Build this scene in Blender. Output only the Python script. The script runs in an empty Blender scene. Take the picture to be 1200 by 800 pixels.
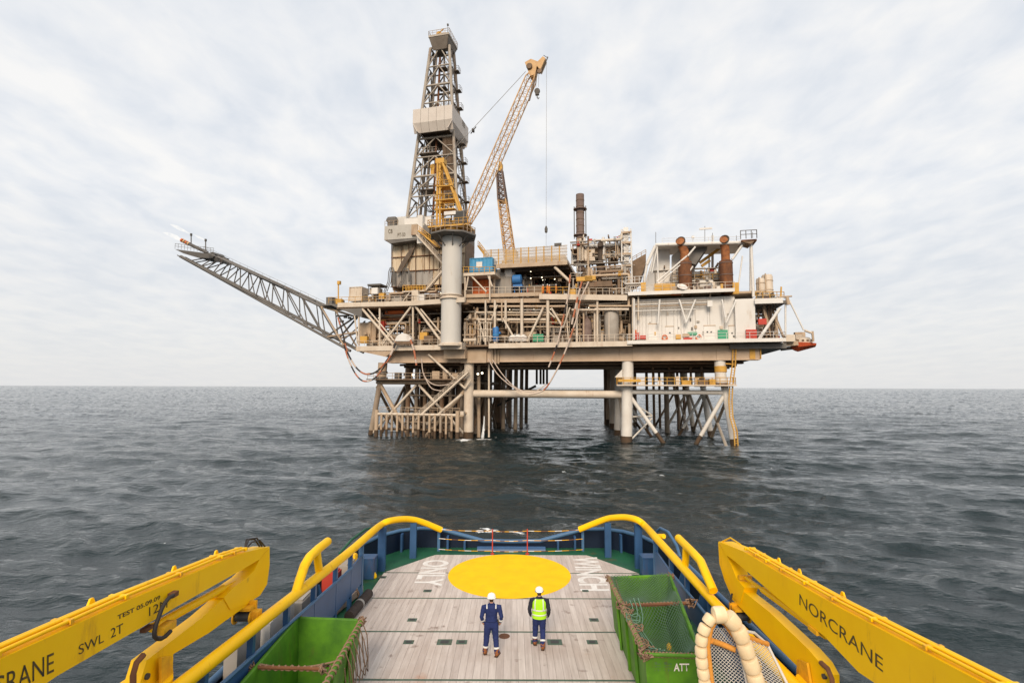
import bpy, math, random
import numpy as np
from mathutils import Matrix, Vector

random.seed(7)
RNG = np.random.default_rng(11)
scene = bpy.context.scene
COL = scene.collection
pi = math.pi
rad = math.radians

# ------------------------------------------------------------------ camera, sky, sun, exposure
FPX = 610.0                                   # focal length in pixels of a 1200 px wide frame
PITCH = math.atan(53 / FPX)
ROLL = rad(0.19)
CAM = Vector((0.0, 0.0, 10.1))                # 10.1 m above the sea, 7.6 m above the working deck
RC = Matrix.Rotation(pi / 2 + PITCH, 3, 'X') @ Matrix.Rotation(ROLL, 3, 'Z')
cd = bpy.data.cameras.new('camera')
cam = bpy.data.objects.new('camera', cd)
COL.objects.link(cam)
cd.sensor_width = 36.0
cd.lens = 36.0 * FPX / 1200.0
cd.clip_start = 0.1
cd.clip_end = 40000.0
cam.matrix_world = Matrix.Translation(CAM) @ RC.to_4x4()
scene.camera = cam

SUN_EL, SUN_AZ = rad(32), rad(188)            # azimuth clockwise from +Y: behind the camera, a little to the left
world = bpy.data.worlds.new('World')
scene.world = world
world.use_nodes = True
wn, wl = world.node_tree.nodes, world.node_tree.links
wn.clear()
def WN(t, **k):
    n = wn.new(t)
    for a, b in k.items():
        setattr(n, a, b)
    return n
def wmath(op, a, b=None, clamp=False):
    n = WN('ShaderNodeMath', operation=op, use_clamp=clamp)
    for i, s in enumerate((a, b)):
        if s is None: continue
        if isinstance(s, (int, float)): n.inputs[i].default_value = s
        else: wl.new(s, n.inputs[i])
    return n.outputs[0]
sky = WN('ShaderNodeTexSky', sky_type='NISHITA', sun_disc=False)
sky.sun_elevation = SUN_EL
sky.sun_rotation = SUN_AZ
sky.air_density = 1.0; sky.dust_density = 2.0; sky.ozone_density = 1.0
tc = WN('ShaderNodeTexCoord')
sep = WN('ShaderNodeSeparateXYZ'); wl.new(tc.outputs['Generated'], sep.inputs[0])
zc = wmath('MAXIMUM', sep.outputs[2], 0.0)
den = wmath('ADD', zc, 0.16)
cu = wmath('DIVIDE', sep.outputs[0], den)
cv = wmath('DIVIDE', sep.outputs[1], den)
comb = WN('ShaderNodeCombineXYZ'); wl.new(cu, comb.inputs[0]); wl.new(cv, comb.inputs[1])
mp = WN('ShaderNodeMapping'); wl.new(comb.outputs[0], mp.inputs[0])
mp.inputs['Rotation'].default_value = (0, 0, rad(9)); mp.inputs['Scale'].default_value = (1.25, 0.85, 1)
n1 = WN('ShaderNodeTexNoise'); wl.new(mp.outputs[0], n1.inputs['Vector'])       # small rippled cloud rows
n1.inputs['Scale'].default_value = 5.6; n1.inputs['Detail'].default_value = 5; n1.inputs['Roughness'].default_value = 0.52
n1.inputs['Distortion'].default_value = 0.25
n2 = WN('ShaderNodeTexNoise'); wl.new(comb.outputs[0], n2.inputs['Vector'])     # broad banks
n2.inputs['Scale'].default_value = 0.62; n2.inputs['Detail'].default_value = 3; n2.inputs['Roughness'].default_value = 0.5
mixn = wmath('ADD', wmath('MULTIPLY', n1.outputs[0], 0.74), wmath('MULTIPLY', n2.outputs[0], 0.50))
cr = WN('ShaderNodeValToRGB'); wl.new(mixn, cr.inputs[0])
cr.color_ramp.elements[0].position = 0.44; cr.color_ramp.elements[0].color = (0.765, 0.81, 0.875, 1)
cr.color_ramp.elements[1].position = 0.76; cr.color_ramp.elements[1].color = (1.0, 0.99, 0.975, 1)
e = cr.color_ramp.elements.new(0.60); e.color = (0.885, 0.905, 0.935, 1)
gain = WN('ShaderNodeVectorMath', operation='SCALE'); wl.new(cr.outputs[0], gain.inputs[0]); gain.inputs['Scale'].default_value = 7.55
# towards the horizon the cloud deck closes into an even pale grey veil
veil = WN('ShaderNodeMapRange'); wl.new(zc, veil.inputs[0])
veil.inputs[1].default_value = 0.0; veil.inputs[2].default_value = 0.30; veil.inputs[3].default_value = 0.85; veil.inputs[4].default_value = 0.0
mx = WN('ShaderNodeMixRGB'); wl.new(veil.outputs[0], mx.inputs[0]); wl.new(gain.outputs[0], mx.inputs[1])
mx.inputs[2].default_value = (6.2, 6.16, 6.12, 1)
mx2 = WN('ShaderNodeMixRGB'); mx2.inputs[0].default_value = 0.94
wl.new(sky.outputs[0], mx2.inputs[1]); wl.new(mx.outputs[0], mx2.inputs[2])
bg = WN('ShaderNodeBackground'); bg.inputs['Strength'].default_value = 0.1
wl.new(mx2.outputs[0], bg.inputs['Color'])
wo = WN('ShaderNodeOutputWorld'); wl.new(bg.outputs[0], wo.inputs[0])

sl = bpy.data.lights.new('sun', 'SUN')
sl.energy = 2.4; sl.angle = rad(24); sl.color = (1.0, 0.83, 0.64)     # sun through thin high cloud
so = bpy.data.objects.new('sun', sl); COL.objects.link(so)
sdir = Vector((math.sin(SUN_AZ) * math.cos(SUN_EL), math.cos(SUN_AZ) * math.cos(SUN_EL), math.sin(SUN_EL)))
so.rotation_euler = sdir.to_track_quat('Z', 'Y').to_euler()
so.location = sdir * 200

scene.view_settings.view_transform = 'Standard'
scene.view_settings.look = 'None'
scene.view_settings.exposure = 0.38
scene.view_settings.gamma = 1.0
scene.view_settings.use_curve_mapping = False
scene.render.engine = 'CYCLES'
scene.cycles.use_denoising = True
scene.cycles.max_bounces = 6
scene.cycles.diffuse_bounces = 3
scene.cycles.glossy_bounces = 3

# ------------------------------------------------------------------ measuring helpers
def ray(x, y):
    return RC @ Vector(((x - 600) / FPX, (400 - y) / FPX, -1))
def at_y(x, y, Y):
    d = ray(x, y); return CAM + d * (Y / d.y)
def at_z(x, y, z):
    d = ray(x, y); return CAM + d * ((z - CAM.z) / d.z)
def at_x(x, y, X):
    d = ray(x, y); return CAM + d * (X / d.x)
PLAT_ROT = rad(14)
PO = Vector((21.2, 97, 0))                    # foot of a front leg: origin of the platform frame
PU = Vector((math.cos(PLAT_ROT), -math.sin(PLAT_ROT), 0))
PV = Vector((math.sin(PLAT_ROT), math.cos(PLAT_ROT), 0))
def F(x, y, v=0.0):
    """point of the platform frame (u along its front, v into it, z) for a sight line and a depth v"""
    d = ray(x, y); t = (v - (CAM - PO).dot(PV)) / d.dot(PV); p = CAM + d * t
    return Vector(((p - PO).dot(PU), v, p.z))
WORLD_FRAME = Matrix.Identity(4)
PLAT_FRAME = Matrix.Translation(PO) @ Matrix.Rotation(-PLAT_ROT, 4, 'Z')

# ------------------------------------------------------------------ materials
MATS = {}
def material(name, col, rough=0.55, metal=0.0, col2=None, scale=1.0, amount=0.5, detail=5, stretch=(1, 1, 1), bump=0.0,
             rust=0.0, rust_col=(0.17, 0.065, 0.025), rust_scale=0.6, spec=0.28, emit=None):
    m = bpy.data.materials.new(name); m.use_nodes = True
    N, L = m.node_tree.nodes, m.node_tree.links
    b = N['Principled BSDF']
    b.inputs['Roughness'].default_value = rough
    b.inputs['Metallic'].default_value = metal
    b.inputs['Specular IOR Level'].default_value = spec
    if emit:
        b.inputs['Emission Color'].default_value = (*col, 1); b.inputs['Emission Strength'].default_value = emit
    geo = N.new('ShaderNodeNewGeometry')
    mpn = N.new('ShaderNodeMapping'); L.new(geo.outputs['Position'], mpn.inputs[0]); mpn.inputs['Scale'].default_value = stretch
    c = None
    rgb = N.new('ShaderNodeRGB'); rgb.outputs[0].default_value = (*col, 1); c = rgb.outputs[0]
    if col2 is not None:
        n = N.new('ShaderNodeTexNoise'); L.new(mpn.outputs[0], n.inputs['Vector'])
        n.inputs['Scale'].default_value = scale; n.inputs['Detail'].default_value = detail; n.inputs['Roughness'].default_value = 0.6
        r = N.new('ShaderNodeMapRange'); L.new(n.outputs[0], r.inputs[0])
        r.inputs[1].default_value = 0.36; r.inputs[2].default_value = 0.68; r.inputs[4].default_value = amount
        x = N.new('ShaderNodeMixRGB'); L.new(r.outputs[0], x.inputs[0]); L.new(c, x.inputs[1]); x.inputs[2].default_value = (*col2, 1)
        c = x.outputs[0]
        if bump:
            bp = N.new('ShaderNodeBump'); bp.inputs['Strength'].default_value = bump; bp.inputs['Distance'].default_value = 0.02
            L.new(n.outputs[0], bp.inputs['Height']); L.new(bp.outputs[0], b.inputs['Normal'])
    if rust:
        mr = N.new('ShaderNodeMapping'); L.new(geo.outputs['Position'], mr.inputs[0]); mr.inputs['Scale'].default_value = (1, 1, 0.22)
        n = N.new('ShaderNodeTexNoise'); L.new(mr.outputs[0], n.inputs['Vector'])
        n.inputs['Scale'].default_value = rust_scale; n.inputs['Detail'].default_value = 7; n.inputs['Roughness'].default_value = 0.72
        r = N.new('ShaderNodeMapRange'); L.new(n.outputs[0], r.inputs[0])
        r.inputs[1].default_value = 0.62 - 0.16 * rust; r.inputs[2].default_value = 0.74 - 0.06 * rust; r.inputs[4].default_value = min(1, 0.45 + rust * 0.5)
        x = N.new('ShaderNodeMixRGB'); L.new(r.outputs[0], x.inputs[0]); L.new(c, x.inputs[1]); x.inputs[2].default_value = (*rust_col, 1)
        c = x.outputs[0]
    L.new(c, b.inputs['Base Color'])
    MATS[name] = m
    return m

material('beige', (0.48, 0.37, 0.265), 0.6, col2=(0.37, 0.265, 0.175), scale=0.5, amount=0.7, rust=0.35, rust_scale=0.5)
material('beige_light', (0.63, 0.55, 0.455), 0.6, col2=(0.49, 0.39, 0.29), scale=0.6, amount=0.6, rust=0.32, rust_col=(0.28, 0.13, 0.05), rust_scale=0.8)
material('girder_paint', (0.55, 0.425, 0.315), 0.6, col2=(0.42, 0.31, 0.215), scale=0.3, amount=0.8, rust=0.12)
material('white_paint', (0.72, 0.70, 0.67), 0.55, col2=(0.60, 0.565, 0.52), scale=0.5, amount=0.6, rust=0.1, rust_col=(0.35, 0.2, 0.11))
material('wall_white', (0.70, 0.68, 0.65), 0.6, col2=(0.60, 0.57, 0.53), scale=0.35, amount=0.6, stretch=(1, 1, 0.3), rust=0.2, rust_col=(0.44, 0.31, 0.2), rust_scale=0.9)
material('pedestal_paint', (0.60, 0.585, 0.55), 0.6, col2=(0.48, 0.455, 0.42), scale=0.5, amount=0.6, stretch=(1, 1, 0.2), rust=0.24, rust_col=(0.40, 0.31, 0.22), rust_scale=0.8)
material('dark_steel', (0.115, 0.108, 0.10), 0.6, col2=(0.075, 0.066, 0.06), scale=0.8, amount=0.6)
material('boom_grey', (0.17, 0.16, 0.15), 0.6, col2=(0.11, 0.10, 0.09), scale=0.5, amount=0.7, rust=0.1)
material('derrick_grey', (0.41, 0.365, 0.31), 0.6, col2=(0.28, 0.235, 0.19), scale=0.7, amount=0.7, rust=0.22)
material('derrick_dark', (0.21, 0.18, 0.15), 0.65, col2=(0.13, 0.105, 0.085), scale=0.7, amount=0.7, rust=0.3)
material('windwall', (0.60, 0.55, 0.50), 0.65, col2=(0.52, 0.46, 0.41), scale=0.6, amount=0.6, rust=0.05)
material('cladding', (0.66, 0.56, 0.42), 0.65, col2=(0.46, 0.35, 0.22), scale=0.7, amount=0.7, stretch=(1, 1, 0.15), rust=0.55, rust_col=(0.33, 0.16, 0.05), rust_scale=1.3)
material('cladding_grey', (0.36, 0.34, 0.315), 0.65, col2=(0.25, 0.22, 0.19), scale=0.7, amount=0.8, stretch=(1, 1, 0.2), rust=0.3)
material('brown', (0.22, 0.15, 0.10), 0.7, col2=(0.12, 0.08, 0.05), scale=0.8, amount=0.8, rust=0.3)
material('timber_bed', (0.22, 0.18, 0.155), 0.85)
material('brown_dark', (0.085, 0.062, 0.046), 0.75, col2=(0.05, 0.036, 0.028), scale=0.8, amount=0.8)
material('rust', (0.20, 0.085, 0.04), 0.85, col2=(0.10, 0.048, 0.03), scale=1.4, amount=0.9, rust=0.4, rust_col=(0.30, 0.12, 0.04), rust_scale=1.3)
material('rust_grey', (0.21, 0.155, 0.135), 0.8, col2=(0.13, 0.09, 0.08), scale=1.2, amount=0.8)
material('ochre', (0.62, 0.36, 0.075), 0.55, col2=(0.48, 0.25, 0.05), scale=1.0, amount=0.7, rust=0.25, rust_col=(0.3, 0.12, 0.03))
material('crane_boom', (0.62, 0.40, 0.20), 0.6, col2=(0.50, 0.29, 0.13), scale=1.0, amount=0.7, rust=0.25)
material('orange', (0.62, 0.15, 0.035), 0.6, col2=(0.5, 0.11, 0.03), scale=2, amount=0.6)
material('red', (0.50, 0.055, 0.035), 0.55, col2=(0.36, 0.04, 0.03), scale=1.5, amount=0.6)
material('lifeboat_red', (0.55, 0.10, 0.04), 0.45, col2=(0.46, 0.08, 0.03), scale=1.5, amount=0.5)
material('blue_container', (0.07, 0.30, 0.52), 0.5, col2=(0.05, 0.22, 0.42), scale=1.5, amount=0.5, rust=0.05)
material('blue_drum', (0.04, 0.16, 0.40), 0.5)
material('green_panel', (0.05, 0.30, 0.17), 0.5)
material('box_grey', (0.47, 0.45, 0.41), 0.6, col2=(0.38, 0.35, 0.31), scale=0.5, amount=0.6, rust=0.12, rust_col=(0.3, 0.2, 0.12))
material('rust_bright', (0.36, 0.14, 0.05), 0.85, col2=(0.16, 0.06, 0.03), scale=1.6, amount=0.9, rust=0.4, rust_col=(0.10, 0.05, 0.03), rust_scale=1.6)
material('pipe_tan', (0.52, 0.40, 0.28), 0.5, col2=(0.38, 0.28, 0.20), scale=1, amount=0.6, rust=0.2)
material('pipe_grey', (0.40, 0.37, 0.33), 0.5, col2=(0.28, 0.24, 0.2), scale=1, amount=0.6, rust=0.2)
material('leg_white', (0.70, 0.67, 0.62), 0.55, col2=(0.56, 0.51, 0.45), scale=0.5, amount=0.6, rust=0.1)
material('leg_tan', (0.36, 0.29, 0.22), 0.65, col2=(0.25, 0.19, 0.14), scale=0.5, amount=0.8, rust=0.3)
material('conductor', (0.25, 0.165, 0.105), 0.7, col2=(0.15, 0.095, 0.06), scale=0.5, amount=0.8, rust=0.4)
material('splash_zone', (0.10, 0.062, 0.036), 0.8, col2=(0.05, 0.04, 0.03), scale=1.5, amount=0.8, bump=0.4)
material('lamp_glow', (1.0, 0.86, 0.62), 0.5, emit=3.0)
material('hose_black', (0.035, 0.03, 0.03), 0.6)
material('hose_white', (0.55, 0.45, 0.38), 0.6)
material('hose_red', (0.42, 0.15, 0.08), 0.6)
material('wire', (0.28, 0.27, 0.26), 0.5)
material('gunmetal', (0.05, 0.05, 0.05), 0.5)
# vessel
material('yellow', (0.95, 0.565, 0.003), 0.42, col2=(0.89, 0.49, 0.004), scale=1.2, amount=0.7, rust=0.20, rust_col=(0.50, 0.23, 0.02), rust_scale=3.2, spec=0.22)
material('yellow_worn', (0.78, 0.42, 0.015), 0.5, col2=(0.55, 0.25, 0.02), scale=6, amount=0.7, rust=0.45, rust_col=(0.28, 0.11, 0.03), rust_scale=5)
material('circle_paint', (0.93, 0.57, 0.010), 0.6, col2=(0.86, 0.49, 0.012), scale=1.6, amount=0.9, detail=8, rust=0.22, rust_col=(0.66, 0.40, 0.09), rust_scale=2.6, spec=0.08)
material('blue_paint', (0.030, 0.092, 0.215), 0.42, col2=(0.019, 0.062, 0.15), scale=1.0, amount=0.7, rust=0.04, spec=0.5)
material('blue_light', (0.070, 0.155, 0.29), 0.42, col2=(0.05, 0.12, 0.23), scale=1.0, amount=0.7, rust=0.05)
material('navy_hull_shade', (0.006, 0.014, 0.035), 0.5)  # navy taken near black: shade inside the bulwark is put into the colour
material('deck_green', (0.018, 0.115, 0.055), 0.5, col2=(0.012, 0.07, 0.045), scale=1.3, amount=0.8, rust=0.12)
material('joint_green', (0.085, 0.135, 0.10), 0.6, col2=(0.055, 0.085, 0.065), scale=3, amount=0.8, rust=0.3)
material('bin_green', (0.095, 0.255, 0.014), 0.55, col2=(0.04, 0.13, 0.012), scale=1.8, amount=0.9, detail=8, bump=0.5, rust=0.22, rust_col=(0.12, 0.075, 0.03), rust_scale=2.2)
material('marking_white', (0.80, 0.78, 0.75), 0.7, col2=(0.55, 0.5, 0.46), scale=5, amount=0.6)
material('letter_black', (0.03, 0.028, 0.025), 0.6, col2=(0.28, 0.17, 0.02), scale=7, amount=0.45, detail=6)
material('letter_faded', (0.30, 0.19, 0.02), 0.6, col2=(0.5, 0.3, 0.02), scale=9, amount=0.8)
material('rope_brown', (0.21, 0.13, 0.085), 0.9, col2=(0.30, 0.2, 0.14), scale=20, amount=0.8)
material('rope_green', (0.10, 0.20, 0.14), 0.9, col2=(0.16, 0.27, 0.2), scale=20, amount=0.8)
material('rope_orange', (0.72, 0.33, 0.06), 0.8, col2=(0.55, 0.24, 0.05), scale=20, amount=0.8)
material('net_green', (0.12, 0.20, 0.145), 0.9)
material('net_white', (0.62, 0.60, 0.57), 0.8)
material('net_yellow', (0.62, 0.38, 0.06), 0.8)
material('float_cream', (0.84, 0.68, 0.45), 0.5, col2=(0.74, 0.55, 0.33), scale=6, amount=0.7)
material('rubber', (0.035, 0.028, 0.026), 0.8, col2=(0.06, 0.045, 0.04), scale=5, amount=0.8)
material('old_timber', (0.42, 0.33, 0.27), 0.85, col2=(0.22, 0.16, 0.12), scale=3, amount=0.8, stretch=(4, 0.6, 4))
material('coverall', (0.020, 0.033, 0.125), 0.85, col2=(0.012, 0.021, 0.085), scale=9, amount=0.8, bump=0.25)
material('dark_jacket', (0.025, 0.028, 0.045), 0.85, col2=(0.015, 0.017, 0.03), scale=9, amount=0.8, bump=0.25)
material('hivis', (0.42, 0.80, 0.02), 0.7, col2=(0.34, 0.68, 0.02), scale=7, amount=0.6)
material('reflective', (0.66, 0.66, 0.64), 0.4)
material('helmet', (0.85, 0.84, 0.80), 0.35)
material('boot', (0.27, 0.10, 0.035), 0.7, col2=(0.18, 0.06, 0.02), scale=14, amount=0.8)
material('sole', (0.06, 0.035, 0.025), 0.8)
material('skin', (0.52, 0.29, 0.20), 0.6)
material('hair', (0.06, 0.035, 0.02), 0.8)
material('worker_orange', (0.75, 0.20, 0.04), 0.8)
material('water_spray', (0.75, 0.77, 0.78), 0.7)

def plank_material():
    m = bpy.data.materials.new('deck_plank'); m.use_nodes = True
    N, L = m.node_tree.nodes, m.node_tree.links; b = N['Principled BSDF']
    geo = N.new('ShaderNodeNewGeometry'); oi = N.new('ShaderNodeObjectInfo')
    mpn = N.new('ShaderNodeMapping'); L.new(geo.outputs['Position'], mpn.inputs[0]); mpn.inputs['Scale'].default_value = (6, 0.45, 1)
    n = N.new('ShaderNodeTexNoise'); L.new(mpn.outputs[0], n.inputs['Vector']); n.inputs['Scale'].default_value = 1.6; n.inputs['Detail'].default_value = 7; n.inputs['Roughness'].default_value = 0.65
    cr = N.new('ShaderNodeValToRGB'); L.new(n.outputs[0], cr.inputs[0])
    cr.color_ramp.elements[0].position = 0.3; cr.color_ramp.elements[0].color = (0.47, 0.415, 0.38, 1)
    cr.color_ramp.elements[1].position = 0.72; cr.color_ramp.elements[1].color = (0.67, 0.605, 0.565, 1)
    # each plank its own tone
    rr = N.new('ShaderNodeValToRGB'); L.new(oi.outputs['Random'], rr.inputs[0])
    rr.color_ramp.elements[0].color = (0.86, 0.83, 0.82, 1); rr.color_ramp.elements[1].color = (1.05, 1.04, 1.03, 1)
    mu = N.new('ShaderNodeMixRGB'); mu.blend_type = 'MULTIPLY'; mu.inputs[0].default_value = 1
    L.new(cr.outputs[0], mu.inputs[1]); L.new(rr.outputs[0], mu.inputs[2])
    # broad wear, rust drips and damp stains
    n2 = N.new('ShaderNodeTexNoise'); L.new(geo.outputs['Position'], n2.inputs['Vector']); n2.inputs['Scale'].default_value = 0.55; n2.inputs['Detail'].default_value = 6; n2.inputs['Roughness'].default_value = 0.6
    r2 = N.new('ShaderNodeMapRange'); L.new(n2.outputs[0], r2.inputs[0]); r2.inputs[1].default_value = 0.5; r2.inputs[2].default_value = 0.72; r2.inputs[4].default_value = 0.42
    x2 = N.new('ShaderNodeMixRGB'); L.new(r2.outputs[0], x2.inputs[0]); L.new(mu.outputs[0], x2.inputs[1]); x2.inputs[2].default_value = (0.40, 0.31, 0.26, 1)
    n3 = N.new('ShaderNodeTexNoise'); L.new(geo.outputs['Position'], n3.inputs['Vector']); n3.inputs['Scale'].default_value = 2.3; n3.inputs['Detail'].default_value = 5
    r3 = N.new('ShaderNodeMapRange'); L.new(n3.outputs[0], r3.inputs[0]); r3.inputs[1].default_value = 0.64; r3.inputs[2].default_value = 0.74; r3.inputs[4].default_value = 0.65
    x3 = N.new('ShaderNodeMixRGB'); L.new(r3.outputs[0], x3.inputs[0]); L.new(x2.outputs[0], x3.inputs[1]); x3.inputs[2].default_value = (0.16, 0.10, 0.075, 1)
    n4 = N.new('ShaderNodeTexNoise'); L.new(geo.outputs['Position'], n4.inputs['Vector']); n4.inputs['Scale'].default_value = 1.1; n4.inputs['Detail'].default_value = 3
    r4 = N.new('ShaderNodeMapRange'); L.new(n4.outputs[0], r4.inputs[0]); r4.inputs[1].default_value = 0.69; r4.inputs[2].default_value = 0.78; r4.inputs[4].default_value = 0.45
    x4 = N.new('ShaderNodeMixRGB'); L.new(r4.outputs[0], x4.inputs[0]); L.new(x3.outputs[0], x4.inputs[1]); x4.inputs[2].default_value = (0.42, 0.20, 0.11, 1)
    L.new(x4.outputs[0], b.inputs['Base Color']); b.inputs['Roughness'].default_value = 0.85; b.inputs['Specular IOR Level'].default_value = 0.12
    bp = N.new('ShaderNodeBump'); bp.inputs['Strength'].default_value = 0.35; bp.inputs['Distance'].default_value = 0.01
    L.new(n.outputs[0], bp.inputs['Height']); L.new(bp.outputs[0], b.inputs['Normal'])
    MATS['plank'] = m
plank_material()

# ------------------------------------------------------------------ mesh building
def raw_mesh(name, verts, faces, mat, smooth=False):
    me = bpy.data.meshes.new(name)
    me.from_pydata([tuple(v) for v in verts], [], faces)
    me.materials.append(MATS[mat])
    if smooth:
        me.polygons.foreach_set('use_smooth', [True] * len(me.polygons))
    me.update()
    return me
_unit = {}
def unit_tube(mat, n=10, taper=1.0):
    k = ('t', mat, n, taper)
    if k not in _unit:
        vs = [(math.cos(2 * pi * i / n), math.sin(2 * pi * i / n), 0) for i in range(n)] + \
             [(taper * math.cos(2 * pi * i / n), taper * math.sin(2 * pi * i / n), 1) for i in range(n)]
        vs = vs + vs
        fs = [(i, (i + 1) % n, n + (i + 1) % n, n + i) for i in range(n)] + [tuple(range(2 * n, 3 * n))[::-1], tuple(range(3 * n, 4 * n))]
        me = raw_mesh('tube_' + mat, vs, fs, mat, False)
        me.polygons.foreach_set('use_smooth', [True] * n + [False, False])
        _unit[k] = me
    return _unit[k]
CUBE_F = [(0, 3, 2, 1), (4, 5, 6, 7), (0, 1, 5, 4), (1, 2, 6, 5), (2, 3, 7, 6), (3, 0, 4, 7)]
def unit_box(mat):
    k = ('b', mat)
    if k not in _unit:
        vs = [(x, y, z) for z in (-.5, .5) for x, y in ((-.5, -.5), (.5, -.5), (.5, .5), (-.5, .5))]
        _unit[k] = raw_mesh('box_' + mat, vs, CUBE_F, mat)
    return _unit[k]
def axis_matrix(a, b, r, r2=None):
    a, b = Vector(a), Vector(b)
    d = b - a; l = d.length
    z = d.normalized()
    x = Vector((0, 0, 1)).cross(z)
    if x.length < 1e-4: x = Vector((1, 0, 0))
    x.normalize(); y = z.cross(x)
    return Matrix(((x.x * r, y.x * r, z.x * l, a.x), (x.y * r, y.y * r, z.y * l, a.y), (x.z * r, y.z * r, z.z * l, a.z), (0, 0, 0, 1)))

class MB:
    """collects shapes that end up in one mesh"""
    def __init__(s): s.v = []; s.f = []; s.sm = []
    def add(s, vs, fs, smooth=False):
        o = len(s.v); s.v += [tuple(v) for v in vs]; s.f += [tuple(i + o for i in f) for f in fs]; s.sm += [smooth] * len(fs)
        return s
    def tube(s, a, b, r, n=6, r2=None, caps=True):
        a, b = Vector(a), Vector(b); r2 = r if r2 is None else r2
        M = axis_matrix(a, b, 1.0)
        X, Y = M.col[0].to_3d(), M.col[1].to_3d()
        vs = [a + X * r * math.cos(2 * pi * i / n) + Y * r * math.sin(2 * pi * i / n) for i in range(n)] + \
             [b + X * r2 * math.cos(2 * pi * i / n) + Y * r2 * math.sin(2 * pi * i / n) for i in range(n)]
        s.add(vs, [(i, (i + 1) % n, n + (i + 1) % n, n + i) for i in range(n)], n > 4)
        if caps: s.add(vs, [tuple(range(n))[::-1], tuple(range(n, 2 * n))])
        return s
    def path(s, pts, r, n=8, closed=False, radii=None):
        """one continuous pipe through points"""
        pts = [Vector(p) for p in pts]; m = len(pts); o = len(s.v)
        up = None
        for i, p in enumerate(pts):
            a = pts[i - 1] if i > 0 else (pts[-1] if closed else pts[0]); b = pts[(i + 1) % m] if (i < m - 1 or closed) else pts[-1]
            z = (b - a).normalized()
            if up is None:
                up = Vector((0, 0, 1)) if abs(z.z) < 0.9 else Vector((1, 0, 0))
            x = up.cross(z).normalized(); y = z.cross(x); up = y
            rr = radii[i] if radii else r
            s.v += [tuple(p + x * rr * math.cos(2 * pi * k / n) + y * rr * math.sin(2 * pi * k / n)) for k in range(n)]
        for i in range(m if closed else m - 1):
            j = (i + 1) % m
            for k in range(n):
                s.f.append((o + i * n + k, o + i * n + (k + 1) % n, o + j * n + (k + 1) % n, o + j * n + k)); s.sm.append(True)
        if not closed:
            q = len(s.v); s.v += s.v[o:o + n] + s.v[o + (m - 1) * n:o + m * n]
            s.f.append(tuple(q + k for k in range(n))[::-1]); s.f.append(tuple(q + n + k for k in range(n))); s.sm += [False, False]
        return s
    def box(s, c, size, rz=0.0):
        c = Vector(c); R = Matrix.Rotation(rz, 3, 'Z')
        vs = [c + R @ Vector((x * size[0], y * size[1], z * size[2])) for z in (-.5, .5) for x, y in ((-.5, -.5), (.5, -.5), (.5, .5), (-.5, .5))]
        return s.add(vs, CUBE_F)
    def beam(s, a, b, w, h):
        """rectangular bar from a to b, w across, h upright"""
        a, b = Vector(a), Vector(b); z = (b - a).normalized()
        x = z.cross(Vector((0, 0, 1)))
        if x.length < 1e-3: x = Vector((1, 0, 0))
        x.normalize(); y = x.cross(z)
        vs = [p + x * sx * w / 2 + y * sy * h / 2 for p in (a, b) for sx, sy in ((-1, -1), (1, -1), (1, 1), (-1, 1))]
        return s.add(vs, CUBE_F)
    def prism(s, poly, off):
        """polygon (list of 3-D points) pushed along the vector off"""
        off = Vector(off); n = len(poly); vs = [Vector(p) for p in poly] + [Vector(p) + off for p in poly]
        return s.add(vs, [tuple(range(n))[::-1], tuple(range(n, 2 * n))] + [(i, (i + 1) % n, n + (i + 1) % n, n + i) for i in range(n)])
    def lathe(s, c, prof, n=16, axis=(0, 0, 1), a0=0.0, a1=2 * pi):
        c = Vector(c); Z = Vector(axis).normalized(); X = Z.orthogonal().normalized(); Y = Z.cross(X)
        def ring(r, h):
            q = len(s.v)
            s.v.extend(tuple(c + Z * h + X * r * math.cos(a0 + (a1 - a0) * k / n) + Y * r * math.sin(a0 + (a1 - a0) * k / n)) for k in range(n))
            return q
        prev, pd = ring(*prof[0]), None
        for i in range(len(prof) - 1):
            d = Vector((prof[i + 1][0] - prof[i][0], prof[i + 1][1] - prof[i][1])).normalized()
            if pd is not None and d.dot(pd) < 0.80: prev = ring(*prof[i])          # a crease in the profile
            nx = ring(*prof[i + 1])
            for k in range(n):
                s.f.append((prev + k, prev + (k + 1) % n, nx + (k + 1) % n, nx + k)); s.sm.append(True)
            prev, pd = nx, d
        for q, rev in ((0, True), (len(prof) - 1, False)):
            if prof[q][0] > 1e-3:
                o_ = ring(*prof[q]); fc = tuple(o_ + k for k in range(n)); s.f.append(fc[::-1] if rev else fc); s.sm.append(False)
        return s
    def rail(s, pts, h=1.1, r=0.045, gap=2.0, mid=True):
        pts = [Vector(p) for p in pts]; up = Vector((0, 0, h))
        for a, b in zip(pts, pts[1:]):
            s.tube(a + up, b + up, r, 5)
            if mid: s.tube(a + up * .52, b + up * .52, r * .8, 4)
            k = max(1, int((b - a).length / gap + 0.5))
            for i in range(k + 1):
                p = a.lerp(b, i / k); s.tube(p, p + up, r, 4)
        return s

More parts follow.
